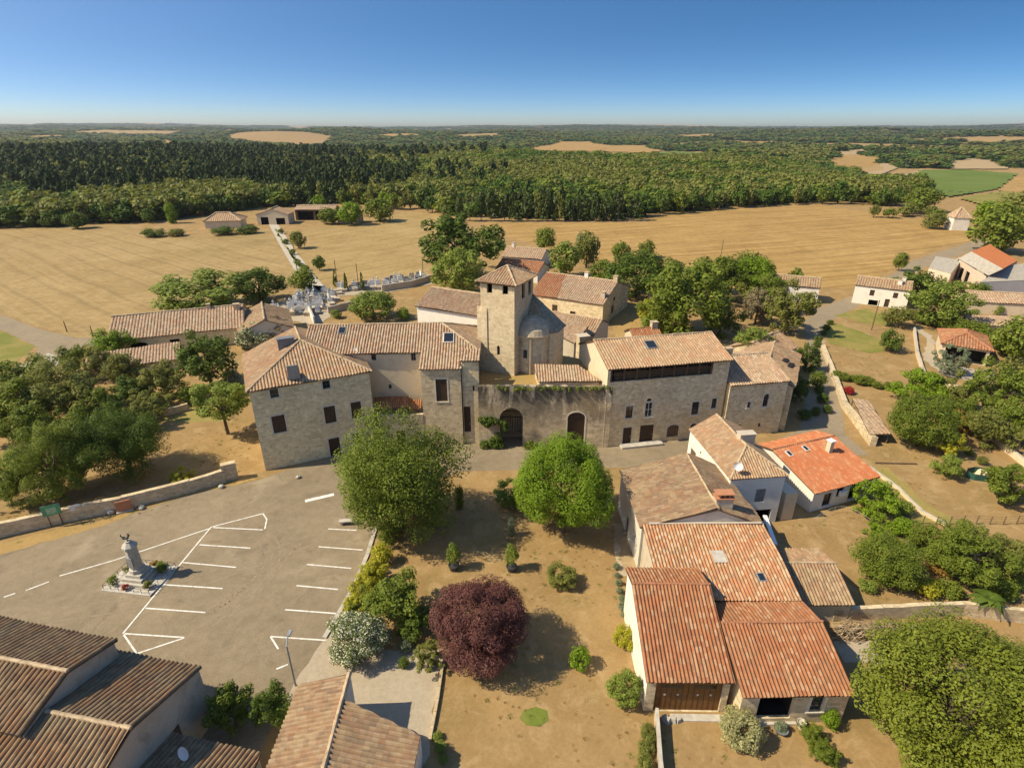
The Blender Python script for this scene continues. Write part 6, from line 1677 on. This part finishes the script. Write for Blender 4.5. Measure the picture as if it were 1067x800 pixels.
# trees along the forest edge that can be told apart
def edge_row(pts, spacing, kinds, label, group, name, hs, seed, jitter=1.6):
    rng = random.Random(seed)
    P = [W(*p) for p in pts]; out = []
    for a, b in zip(P, P[1:]):
        L = (b - a).length; n = max(1, int(L / spacing))
        for i in range(n):
            q = a.lerp(b, (i + rng.random() * .6) / n)
            kind, mat, rw, kk = kinds[rng.randrange(len(kinds))]
            h = hs * rng.uniform(.75, 1.2); rz = h * kk; r = rw * rng.uniform(.8, 1.25)
            put_tree(q.x + rng.uniform(-jitter, jitter), q.y + rng.uniform(-jitter, jitter), r, rz, max(0, h - 2 * rz), kind, mat, 0 if h > 0 else 1, label, name=name, group=group, var=i % 3)
BL = [('round', 'leaf_wood', 4.0, .48), ('round', 'leaf_mid', 3.6, .47), ('dense', 'leaf_dark', 3.8, .48), ('loose', 'leaf_olive', 3.4, .46)]
edge_row([(-30, 239), (60, 235), (150, 231), (230, 223)], 7.5, BL, 'rounded broadleaf tree on the forest edge left of the far farm', 'forest edge trees at left', 'broadleaf_tree', 9, 1)
edge_row([(262, 214), (330, 211), (430, 213), (455, 222)], 7.5, BL, 'rounded broadleaf tree on the forest edge behind the far farm', 'forest edge trees behind the farm', 'broadleaf_tree', 10, 2)
PN = [('cone', 'leaf_pine', 2.3, .42), ('column', 'leaf_pine', 2.6, .40), ('cone', 'leaf_olive', 2.2, .4)]
edge_row([(462, 230), (520, 231), (600, 231), (666, 230)], 4.6, PN, 'tall slim plantation tree in the straight row beyond the harvested field', 'plantation row', 'plantation_tree', 11.5, 3, .8)
edge_row([(672, 225), (760, 217), (850, 212), (925, 215)], 8.0, BL, 'rounded broadleaf tree on the wood edge behind the harvested field', 'wood edge behind the harvested field', 'broadleaf_tree', 10.5, 4)
edge_row([(930, 216), (965, 203), (945, 192)], 9, BL, 'rounded tree at the wood corner right of the harvested field', 'wood corner trees', 'broadleaf_tree', 9, 5)
edge_row([(335, 216), (375, 212), (415, 219), (440, 217)], 6.0, [('round', 'leaf_mid', 3.6, .48), ('round', 'leaf_bright', 3.2, .48), ('dense', 'leaf_olive', 3.4, .47)], 'rounded lighter tree in the belt beside the far farm', 'tree belt beside the far farm', 'broadleaf_tree', 8, 8)
edge_row([(150, 233), (190, 227), (230, 221), (268, 216)], 6.5, [('round', 'leaf_mid', 3.2, .48), ('round', 'leaf_wood', 3.6, .48)], 'bushy tree in the belt behind the far bungalow', 'tree belt behind the far bungalow', 'broadleaf_tree', 7, 9)
edge_row([(900, 226), (930, 228), (955, 222), (985, 232)], 7, [('round', 'leaf_mid', 3.4, .45), ('round', 'leaf_olive', 3.2, .45)], 'bushy tree in the hedge at the far right corner of the harvested field', 'far right field hedge', 'broadleaf_tree', 6, 10)
edge_row([(820, 300), (850, 297)], 6, [('round', 'leaf_mid', 2.4, .5)], 'bushy small tree behind the small pale house', 'trees behind small pale house', 'broadleaf_tree', 5, 6)

# ------------------------------------------------------------------ walls
def stone_wall(pts, h, w, label, name='stone_wall', mat='stone_barn', ends=None, heights=None, group=None):
    P = [W(*p) for p in pts]
    t = thing(name, tuple(P[0]), label, 'wall', group)
    mb = MB(); rng = random.Random(len(pts) + int(pts[0][0])); u0 = 0
    off = []
    for i, p in enumerate(P):
        d = (P[min(i + 1, len(P) - 1)] - P[max(i - 1, 0)]).normalized(); off.append(Vector((-d.y, d.x, 0)) * w / 2)
    for i in range(len(P) - 1):
        a, b = P[i], P[i + 1]; L = (b - a).length; k = max(1, int(L / 1.2))
        ha, hb = (heights[i], heights[i + 1]) if heights else (h, h)
        zs = [ha + (hb - ha) * j / k + rng.uniform(-.05, .05) for j in range(k + 1)]
        for j in range(k):
            p, q = a.lerp(b, j / k), a.lerp(b, (j + 1) / k)
            oa, ob_ = off[i].lerp(off[i + 1], j / k), off[i].lerp(off[i + 1], (j + 1) / k)
            mb.wallq(p - oa, q - ob_, -.05, -.05, zs[j + 1], zs[j], 0, u0); mb.wallq(q + ob_, p + oa, -.05, -.05, zs[j], zs[j + 1], 0, u0)
            mb.poly([(p - oa).to_tuple()[:2] + (zs[j],), (q - ob_).to_tuple()[:2] + (zs[j + 1],), (q + ob_).to_tuple()[:2] + (zs[j + 1],), (p + oa).to_tuple()[:2] + (zs[j],)], [(u0, 0), (u0 + L / k, 0), (u0 + L / k, w), (u0, w)], 1)
            u0 += L / k
    for a, o, hh in ((P[0], off[0], zs[0]), (P[-1], off[-1], zs[-1])):
        mb.wallq(a - o, a + o, -.05, -.05, h, h)
    mb.build('masonry', [M[mat], M['concrete'] if mat != 'stone_barn' else M[mat]], t)
    return t
sw = stone_wall([(-60, 574), (0, 559), (60, 545), (130, 530), (200, 512), (236, 501)], 1.5, .5, 'long low stone boundary wall along the road beside the left lawn')
mb = MB(); p = W(241, 499); mb.box(p, (1.5, .7, 2.1), .5); mb.build('end_pier', M['stone_barn'], sw); 
stone_wall([(148, 437), (172, 433), (197, 427)], 1.0, .4, 'short low stone wall across the left garden')
stone_wall([(857, 362), (866, 386), (879, 424), (909, 465)], 1.4, .7, 'sloping retaining wall between the shaded lane and the open shed', heights=[.5, .7, .9, 1.2])
stone_wall([(866, 646), (915, 644), (1000, 640), (1068, 648)], 1.3, .35, 'long low garden wall behind the wood pile')
stone_wall([(683, 748), (687, 800), (690, 830)], 1.0, .2, 'narrow rendered wall running down from the garage house corner', mat='plaster_old')
stone_wall([(952, 345), (955, 370), (962, 392), (990, 405), (1030, 417), (1045, 410)], .8, .3, 'curved pale wall around the driveway of the open garage', mat='plaster_beige')
stone_wall([(342, 327), (362, 322), (392, 314)], 1.5, .3, 'dark topped cemetery wall nearest the long house', mat='plaster_old')
stone_wall([(398, 304), (430, 299), (452, 292)], 1.6, .35, 'dark cemetery wall running towards the large dark tree', mat='plaster_old')
stone_wall([(905, 488), (935, 510), (960, 535), (985, 548)], .4, .25, 'low pale kerb wall down the slope beside the white house', mat='plaster_beige')
stone_wall([(1020, 448), (1045, 468), (1075, 492)], .8, .3, 'pale low wall beside the path at the right edge', mat='plaster_beige')
stone_wall([(305, 328), (322, 325), (328, 338)], 1.6, .3, 'white plastered cemetery gate wall behind the long house', mat='plaster_white')
# the low fence line across the slope
fl = thing('netting_fence', W(860, 533), 'curved pale garden netting fence in front of white house', 'fence'); mb = MB(); fp = [W(x, 548 - 14 * math.sin(math.pi * (x - 845) / 60), 0) for x in range(845, 906, 6)]
for a, b in zip(fp, fp[1:]):
    mb.tube([a, a + Vector((0, 0, .8))], .010, n=5); mb.tube([a + Vector((0, 0, .8)), b + Vector((0, 0, .8))], .012, n=4)
    mb.tube([a + Vector((0, 0, .5)), b + Vector((0, 0, .5))], .006, n=3)
mb.build('wire', M['concrete'], fl)

# ------------------------------------------------------------------ open shed on the slope
sh = thing('open_shed', W(905, 440), 'open sided shed with worn pinkish sheet roof on the dry slope', 'shed')
q = [W(906, 452, 1.3), W(928, 452, 1.5), W(905, 417, 1.6), W(888, 415, 1.4)]
mb = MB(); roof_poly(mb, q, .45, .6, 3, .03, seed=71); mb.build('roof', [M['tile_pink'], M['timber']], sh)
for k, pt in enumerate(q):
    p = pt.lerp(sum(q, Vector()) / 4, .06); mb = MB(); mb.tube([(p.x, p.y, 0), (p.x, p.y, p.z - .12)], .08); mb.build('post', M['timber'], sh)
rb = tree(884, 406, 14, .6, 0, 'loose', 'leaf_red', 1, 'red flowering bush at the top end of the open shed', cat='shrub', name='shrub', crown='foliage')

# ------------------------------------------------------------------ war memorial
wm_ = thing('war_memorial', W(146, 604), 'stone war memorial obelisk with rooster on top in a planted bed', 'monument')
c = W(147, 603); a0 = R(-8)
mb = MB(); mb.box(c, (4.6, 3.6, .14), a0); mb.build('plinth_bed', M['concrete'], wm_)
mb = MB()
for i, (s_, h) in enumerate(((2.3, .28), (1.85, .28), (1.4, .28))): mb.box(c + Vector((0, 0, .142 + i * .282)), (s_, s_, h), a0)
mb.build('step', M['granite'], wm_)
mb = MB(); mb.lathe(c + Vector((0, 0, .99)), [(.62, 0), (.62, .35), (.50, .42), (.47, 2.5), (.60, 2.56), (.60, 2.74), (.30, 3.05), (.24, 3.05), (.24, 3.2), (0, 3.2)], 8); ob = mb.build('obelisk', M['granite'], wm_)
mb = MB(); mb.box(c + Vector((math.sin(a0), -math.cos(a0), 0)) * .5 + Vector((0, 0, 1.7)), (.5, .06, 1.0), a0); mb.build('plaque', M['metal'], wm_)
mb = MB(); t = c + Vector((0, 0, 4.19))
mb.tube([t, t + Vector((0, 0, .18))], .04, n=6); mb.tube([t + Vector((-.3, 0, .3)), t + Vector((-.12, 0, .26)), t + Vector((.1, 0, .34)), t + Vector((.2, 0, .52)), t + Vector((.22, 0, .62))], .13, .07, n=8)
mb.tube([t + Vector((.22, 0, .6)), t + Vector((.36, 0, .58))], .05, .01, n=5); mb.tube([t + Vector((-.28, 0, .3)), t + Vector((-.48, 0, .5)), t + Vector((-.44, 0, .66))], .11, .02, n=6); mb.box(t + Vector((.2, 0, .64)), (.14, .03, .1)); mb.build('rooster', M['metal_dark'], wm_)
mb = MB()
for sx, sy in ((-1, -1), (1, -1), (1, 1), (-1, 1)):
    for n_ in range(6):
        e = Vector((2.15 * sx, 1.65 * sy, 0)); f = Vector((2.15 * (sx if sx * sy > 0 else -sx), 1.65 * (sy if sx * sy < 0 else -sy), 0))
        p = c + Matrix.Rotation(a0, 3, 'Z') @ e.lerp(f, n_ / 6); mb.tube([p + Vector((0, 0, .14)), p + Vector((0, 0, .62))], .02, n=4)
    mb.tube([c + Matrix.Rotation(a0, 3, 'Z') @ e + Vector((0, 0, .6)), c + Matrix.Rotation(a0, 3, 'Z') @ f + Vector((0, 0, .6))], .016, n=4)
mb.build('railing', M['metal_dark'], wm_)
for k, (x, y, r, m_, lb) in enumerate(((-1.7, -1.0, .5, 'leaf_mid', 'green plant at the left front corner of the war memorial'), (-1.5, .4, .42, 'leaf_olive', 'olive plant left of the war memorial steps'), (1.6, -1.0, .45, 'leaf_olive', 'olive plant at the right front of the war memorial'),
      (1.5, .9, .55, 'leaf_mid', 'green plant behind the war memorial at right'), (.3, 1.35, .45, 'leaf_orange', 'rusty flowers behind the war memorial'), (-.2, -1.45, .34, 'leaf_red', 'red flowers in front of the war memorial steps'), (.9, 1.4, .4, 'leaf_yellowgreen', 'yellow green plant at the back of the memorial bed'))):
    p = c + Matrix.Rotation(a0, 3, 'Z') @ Vector((x, y, .14)); put_tree(p.x, p.y, r, r * .85, 0, 'loose', m_, 0, lb, cat='plant', name='plant', crown='foliage', z=.14)

# ------------------------------------------------------------------ poles, signs, bench and small things
def pole(name, base, h, r, label, mat='metal', cat='pole', arm=None):
    p = W(*base); t = thing(name, tuple(p), label, cat)
    mb = MB(); mb.tube([p + Vector((0, 0, -.1)), p + Vector((0, 0, h))], r, r * .75, n=8); mb.build('mast', M[mat], t)
    return t, p
lt_, p = pole('street_lamp', (308, 714), 3.9, .075, 'grey lamp post standing beside the gravel yard roof', cat='lamp')
mb = MB(); mb.tube([p + Vector((0, 0, 3.85)), p + Vector((-.1, .5, 4.05)), p + Vector((-.12, .8, 4.05))], .05, n=6); mb.box(p + Vector((-.12, .95, 3.98)), (.22, .5, .12)); mb.build('lamp_head', M['metal'], lt_)
pole('pole', (432, 500), 4.0, .06, 'thin grey pole beside the large loose tree')
for b_, h, lab in (((313, 303), 11, 'tall wooden utility pole beside the lane tree'), ((352, 300), 7, 'wooden pole at the back of the cemetery'), ((374, 302), 6.5, 'shorter wooden pole inside the cemetery'), ((70, 346), 2.2, 'small road sign post at the left field corner'), ((97, 350), 2.0, 'thin post at the field edge left of the long barn'),
                  ((441, 288), 5, 'pole by the large dark tree behind the church'), ((908, 344), 6, 'thin pole in front of the farmhouse'), ((750, 275), 7, 'pole at the edge of the harvested field')):
    pole('pole', b_, h, .1, lab, 'timber')
nb = thing('notice_board', W(60, 548), 'green framed notice board on two posts by the boundary wall', 'sign'); a = W(54, 549); b = W(66, 546)
d = (b - a).normalized(); n = Vector((d.y, -d.x, 0)); mb = MB()
for k in (a, b): mb.tube([k, k + Vector((0, 0, 2.6))], .05, n=6)
mb.build('post', M['timber'], nb)
ctr = (a + b) / 2; mb = MB(); mb.box(ctr + Vector((0, 0, 1.35)) + n * .06, (1.5, .06, 1.15), math.atan2(d.y, d.x)); mb.build('panel', flat('sign_green', (.10, .30, .16), .5, .3, 3), nb)
mb = MB(); mb.box(ctr + Vector((0, 0, 1.5)) + n * .095, (.8, .01, .7), math.atan2(d.y, d.x)); mb.build('map_sheet', flat('sign_pale_green', (.30, .46, .28), .5, .3, 5), nb)
wb = thing('white_sign', W(82, 541), 'small white sign board on two dark legs beside the notice board', 'sign'); a = W(83, 541); mb = MB()
for k in (-.3, .3): mb.tube([a + d * k, a + d * k + Vector((0, 0, 1.5))], .03, n=6)
mb.build('leg', M['metal_dark'], wb); mb = MB(); mb.box(a + Vector((0, 0, 1.2)) + n * .05, (.85, .05, .6), math.atan2(d.y, d.x)); mb.build('panel', M['frame_white'], wb)
tm = thing('wooden_board', W(130, 531), 'reddish brown wooden board standing against the boundary wall', 'board'); a = W(131, 532); mb = MB(); mb.box(a + n * .2, (1.3, .12, 1.35), math.atan2(d.y, d.x)); mb.build('panel', M['terracotta'], tm); mb = MB(); mb.box(a + n * .2, (1.5, .4, .18), math.atan2(d.y, d.x)); mb.build('base', M['concrete'], tm)
for b_, s_, lab in (((116, 535), .6, 'grey stone block left of the reddish wooden board'), ((148, 530), .5, 'grey stone block right of the reddish wooden board'), ((311, 498), .45, 'small white stone in the road before the stone house'), ((231, 508), .5, 'round white stone beside the end of the boundary wall')):
    bm = bmesh.new(); bmesh.ops.create_icosphere(bm, subdivisions=2, radius=s_ * .6)
    rg = random.Random(int(b_[0]))
    for v in bm.verts: v.co *= rg.uniform(.85, 1.12); v.co.z *= .7
    me = bpy.data.meshes.new('stone_block'); bm.to_mesh(me); bm.free(); me.materials.append(M['granite']); o = bpy.data.objects.new('stone_block', me); COL.objects.link(o); o.location = W(*b_) + Vector((0, 0, s_ * .35)); tag(o, lab, 'stone')
bn = thing('bench', W(363, 545), 'grey stone bench at the car park edge under the large loose tree', 'bench'); a = W(364, 546); mb = MB(); mb.box(a + Vector((0, 0, .42)), (1.9, .5, .09), .1); mb.build('seat', M['concrete'], bn)
for k in (-.7, .7): mb = MB(); mb.box(a + Vector((k, k * .1, 0)), (.2, .42, .418), .1); mb.build('leg', M['concrete'], bn)
# potted young trees
for (bx, by), lab in (((473, 593), 'young tree in a dark pot on the dry lawn, left of the pair'), ((533, 594), 'young tree in a dark pot on the dry lawn, right of the pair')):
    p = W(bx, by); t = thing('potted_tree', tuple(p), lab, 'potted tree')
    mb = MB(); mb.lathe(p, [(0, .01), (.36, .01), (.46, .5), (.50, .5), (.50, .55), (.42, .55), (.40, .48), (0, .48)], 16); mb.build('pot', M['metal_dark'], t)
    mb = MB(); mb.tube([p + Vector((0, 0, .45)), p + Vector((.03, 0, 1.5))], .03, .02, n=6); mb.build('trunk', M['bark'], t)
    cr = bpy.data.objects.new('crown', crown_mesh('loose', 'leaf_yellowgreen', 1, 1)); COL.objects.link(cr); cr.parent = t; cr.location = (0, 0, 1.85); cr.scale = (.75, .75, 1.1)
# pots by the porch
p = W(813, 762); t = thing('potted_shrub', tuple(p), 'round shrub in a wide bowl before the open porch', 'potted plant'); mb = MB(); mb.lathe(p, [(0, .01), (.28, .01), (.42, .32), (.46, .32), (.40, .28), (0, .28)], 14); mb.build('bowl', M['slate'], t)
cr = bpy.data.objects.new('foliage', crown_mesh('dense', 'leaf_grey', 1, 0)); COL.objects.link(cr); cr.parent = t; cr.location = (0, 0, .5); cr.scale = (.45, .45, .4)
p = W(834, 757); t = thing('stone_urn', tuple(p), 'small pale stone urn at the right side of the porch step', 'urn'); mb = MB(); mb.lathe(p, [(0, 0), (.2, 0), (.14, .12), (.2, .3), (.3, .5), (.26, .5), (.2, .4), (0, .4)], 14); mb.build('urn_body', M['concrete'], t)
ps = thing('porch_step', W(808, 751), 'pale stone doorstep in front of the open porch', 'step'); mb = MB(); a = W(808, 752); mb.box(a, (2.6, .5, .14), R(1)); mb.build('slab', M['concrete'], ps)
gs = thing('porch_step', W(735, 748), 'grey concrete threshold strip before the garage doors', 'step'); mb = MB(); a = W(727, 748); mb.box(a, (3.6, .5, .08), R(-1)); mb.build('slab', M['concrete'], gs)
gr_ = thing('garden_rocks', W(703, 748), 'heap of pale rocks by the left end of the garage doors', 'rocks'); mb = MB(); rg = random.Random(5)
for k in range(7):
    a = W(698 + rg.uniform(-6, 9), 749 + rg.uniform(-2, 3)); mb.box(a, (rg.uniform(.2, .45), rg.uniform(.2, .4), rg.uniform(.15, .4)), rg.uniform(0, 3), taper=.7)
mb.build('heap', M['granite'], gr_)
# wood pile and white chest behind the red roofs
wp = thing('brush_pile', W(900, 662), 'long pile of dry branches stacked against the low garden wall', 'wood pile'); mb = MB(); rg = random.Random(9)
for k in range(260):
    a = W(rg.uniform(872, 936), rg.uniform(655, 668)); h = rg.uniform(.05, 1.1); dx = rg.uniform(-1.1, 1.1); dy = rg.uniform(-.5, .5)
    mb.tube([a + Vector((-dx, -dy, h * .6)), a + Vector((0, 0, h)), a + Vector((dx, dy, max(.04, h + rg.uniform(-.5, .3))))], .035, .015, n=4, cap=False)
mb.build('branches', flat('dry_wood', (.36, .27, .17), .9, .45, 3), wp)
wc = thing('white_chest', W(952, 664), 'white garden chest with grey lid beside the brush pile', 'chest'); a = W(951, 664); mb = MB(); mb.box(a, (1.25, .8, .8), .1); mb.build('body', M['white'], wc); mb = MB(); mb.box(a + Vector((0, 0, .802)), (1.32, .88, .07), .1); mb.build('lid', M['concrete'], wc)
# white pergola beam between the white house and the annex
pg = thing('pergola', W(803, 560), 'white framed pergola between the white house and the annex', 'pergola'); a, b = W(797, 537, 2.4), W(808, 567, 2.4); mb = MB()
dd = (b - a).normalized(); mb.box((a + b) / 2 - Vector((0, 0, .1)), ((b - a).length, .35, .16), math.atan2(dd.y, dd.x)); mb.build('beam', M['white'], pg)
for k in (a + dd * .15, b - dd * .15): mb = MB(); mb.tube([(k.x, k.y, 0), (k.x, k.y, 2.29)], .07); mb.build('post', M['white'], pg)
tb_ = thing('garden_table', W(800, 575), 'blue grey covered table under the white pergola', 'table'); a = W(799, 571); mb = MB(); mb.box(a + Vector((0, 0, .7)), (.9, .9, .05), .2); mb.build('tabletop', flat('blue_grey', (.22, .30, .38), .4, .1, 3), tb_)
for sx in (-.35, .35):
    for sy in (-.35, .35): mb = MB(); mb.tube([a + Vector((sx, sy, 0)), a + Vector((sx, sy, .698))], .025); mb.build('leg', M['metal'], tb_)
# compost enclosure on the slope
cm = thing('compost_pen', W(1020, 495), 'dark green mesh pen with pale sacks at the slope shrubs', 'pen'); a = W(1020, 497); mb = MB()
for k in range(8):
    t0, t1 = k * .785, (k + 1) * .785; mb.wallq((a.x + 1.5 * math.cos(t0), a.y + .9 * math.sin(t0)), (a.x + 1.5 * math.cos(t1), a.y + .9 * math.sin(t1)), 0, 0, .8, .8)
mb.build('mesh_side', flat('dark_green_mesh', (.03, .09, .07), .6, .2, 4), cm)
sk = thing('sack_heap', W(1020, 492), 'pale heap of sacks inside the dark green pen', 'sacks'); mb = MB(); mb.box(a + Vector((0, .1, .02)), (1.0, .7, .9), .4, taper=.5); mb.box(a + Vector((.5, -.1, .02)), (.6, .5, .7), .1, taper=.6); mb.build('sacks', M['plaster_beige'], sk)
# log lying on the slope
lg = thing('wooden_rail', W(922, 483), 'long thin dark rail lying across the dry slope', 'rail'); mb = MB(); mb.tube([W(912, 482, .1), W(955, 483, .1)], .09); mb.build('rail', M['timber'], lg)
# palm on the right lawn
pm = thing('palm_tree', W(1022, 640), 'palm with arching dark fronds at the low garden wall', 'tree'); a = W(1024, 640); mb = MB(); mb.tube([a, a + Vector((0, 0, 1.7))], .2, .16); mb.build('trunk', M['bark'], pm)
mb = MB(); rg = random.Random(3)
for k in range(26):
    an = k * 2.4; el = rg.uniform(.1, 1.2); L = rg.uniform(1.2, 1.7); d2 = Vector((math.cos(an), math.sin(an), 0)); prev = a + Vector((0, 0, 1.65)); sd = Vector((-d2.y, d2.x, 0))
    for i in range(1, 6):
        t = i / 5; q = a + Vector((0, 0, 1.65)) + d2 * (L * t * math.cos(el * .5)) + Vector((0, 0, L * (math.sin(el) * t - .9 * t * t)))
        w0 = .28 * math.sin(math.pi * min(1, (i - 1) / 5 + .12)); w1 = .28 * math.sin(math.pi * min(.98, i / 5 + .08))
        mb.poly([prev - sd * w0, prev + sd * w0, q + sd * w1, q - sd * w1]); prev = q
mb.build('crown', LEAF['leaf_dark'], pm)

# ------------------------------------------------------------------ cemetery
rg = random.Random(21)
TOMBS = []
def tomb_proto():
    t = thing('tomb', (0, 0, 0), 'x', 'tomb'); mb = MB(); mb.box((0, 0, 0), (1.1, 2.2, .45)); mb.box((0, 0, .452), (1.2, 2.3, .1)); mb.build('slab', M['tomb'], t)
    mb = MB(); mb.box((0, 1.0, .55), (1.1, .18, .9)); mb.box((0, 1.0, 1.45), (.14, .14, .6)); mb.box((0, 1.0, 1.72), (.46, .14, .14)); mb.build('headstone', M['white'], t); return t
def tomb_proto2():
    t = thing('tomb', (0, 0, 0), 'x', 'tomb'); mb = MB(); mb.box((0, 0, 0), (1.3, 2.3, .6)); mb.box((0, 0, .602), (1.0, 1.9, .12)); mb.build('slab', M['slate'], t)
    mb = MB(); mb.box((0, 1.05, .0), (1.3, .22, 1.5), taper=.85); mb.build('headstone', M['tomb'], t); return t
pr = [tomb_proto(), tomb_proto2()]; used = [False, False]
LAB = ['pale stone tomb with white cross headstone in the cemetery', 'dark slab tomb with broad headstone in the cemetery']
def place_tomb(x, y, a):
    k = 0 if rg.random() < .6 else 1
    src = pr[k]
    if used[k]:
        r = src.copy(); COL.objects.link(r)
        for ch_ in src.children: cc = ch_.copy(); COL.objects.link(cc); cc.parent = r
    else: r = src; used[k] = True
    r.location = (x, y, 0.05); r.rotation_euler = (0, 0, a); s_ = rg.uniform(.8, 1.25); r.scale = (s_, s_, s_ * rg.uniform(.8, 1.3)); r['label'] = LAB[k]; r['group'] = ('pale cross tombs', 'dark slab tombs')[k]
def quad_pts(q, nu, nv):
    P = [W(*p) for p in q]
    for i in range(nu):
        for j in range(nv):
            u, v = (i + .5) / nu, (j + .5) / nv; a = P[0].lerp(P[1], u); b = P[3].lerp(P[2], u); yield a.lerp(b, v)
for p in quad_pts([(282, 331), (338, 328), (352, 306), (322, 307)], 8, 6): place_tomb(p.x + rg.uniform(-1, 1), p.y + rg.uniform(-1.1, 1.1), .35 + rg.uniform(-.2, .2) + (1.57 if rg.random() < .3 else 0))
for p in quad_pts([(352, 306), (398, 303), (396, 298), (354, 301)], 9, 1): place_tomb(p.x + rg.uniform(-.4, .4), p.y + rg.uniform(-.5, .5), .35 + rg.uniform(-.15, .15))
for p in quad_pts([(398, 302), (446, 292), (442, 288), (400, 296)], 11, 2): place_tomb(p.x + rg.uniform(-.4, .4), p.y + rg.uniform(-.8, .8), .4 + rg.uniform(-.2, .2) + (1.57 if rg.random() < .3 else 0))
for bx, by, lab in ((361, 303, 'slim dark cypress at the back of the cemetery'), (378, 303, 'taller dark cypress inside the cemetery'), (350, 299, 'thin cypress beside the cemetery pole')):
    p = W(bx, by); put_tree(p.x, p.y, .7, 2.2, 0, 'cone', 'leaf_dark', 1, lab, cat='tree', name='cypress')

# ------------------------------------------------------------------ air: faint haze that fades the far hills
mb = MB(); mb.box((0, 5000, -45), (21000, 11400, 230))
hz_ = mb.build('haze', [], None)
hm_ = bpy.data.materials.new('haze'); hm_.use_nodes = True; nt = hm_.node_tree
nt.nodes.remove(nt.nodes['Principled BSDF'])
pv = nt.nodes.new('ShaderNodeVolumePrincipled'); pv.inputs['Color'].default_value = (0.80, 0.88, 1.0, 1); pv.inputs['Density'].default_value = 0.00005; pv.inputs['Anisotropy'].default_value = 0.2
nt.links.new(pv.outputs[0], nt.nodes['Material Output'].inputs['Volume'])
hz_.data.materials.append(hm_); hz_['kind'] = 'stuff'; hz_['label'] = 'thin blue haze over the distant hills'

gf = thing('garden_fence', W(940, 546), 'thin dark wire fence across the right gardens below the slope', 'fence')
FP = [W(x, 546 + .6 * math.sin(x), 0) for x in range(905, 1090, 14)]
for p in FP: mb = MB(); mb.tube([p, p + Vector((0, 0, 1.0))], .045, n=5); mb.build('post', M['timber'], gf)
mb = MB()
for h in (.35, .65, .95):
    for a, b in zip(FP, FP[1:]): mb.tube([a + Vector((0, 0, h)), b + Vector((0, 0, h))], .012, n=3)
mb.build('wire', M['metal_dark'], gf)
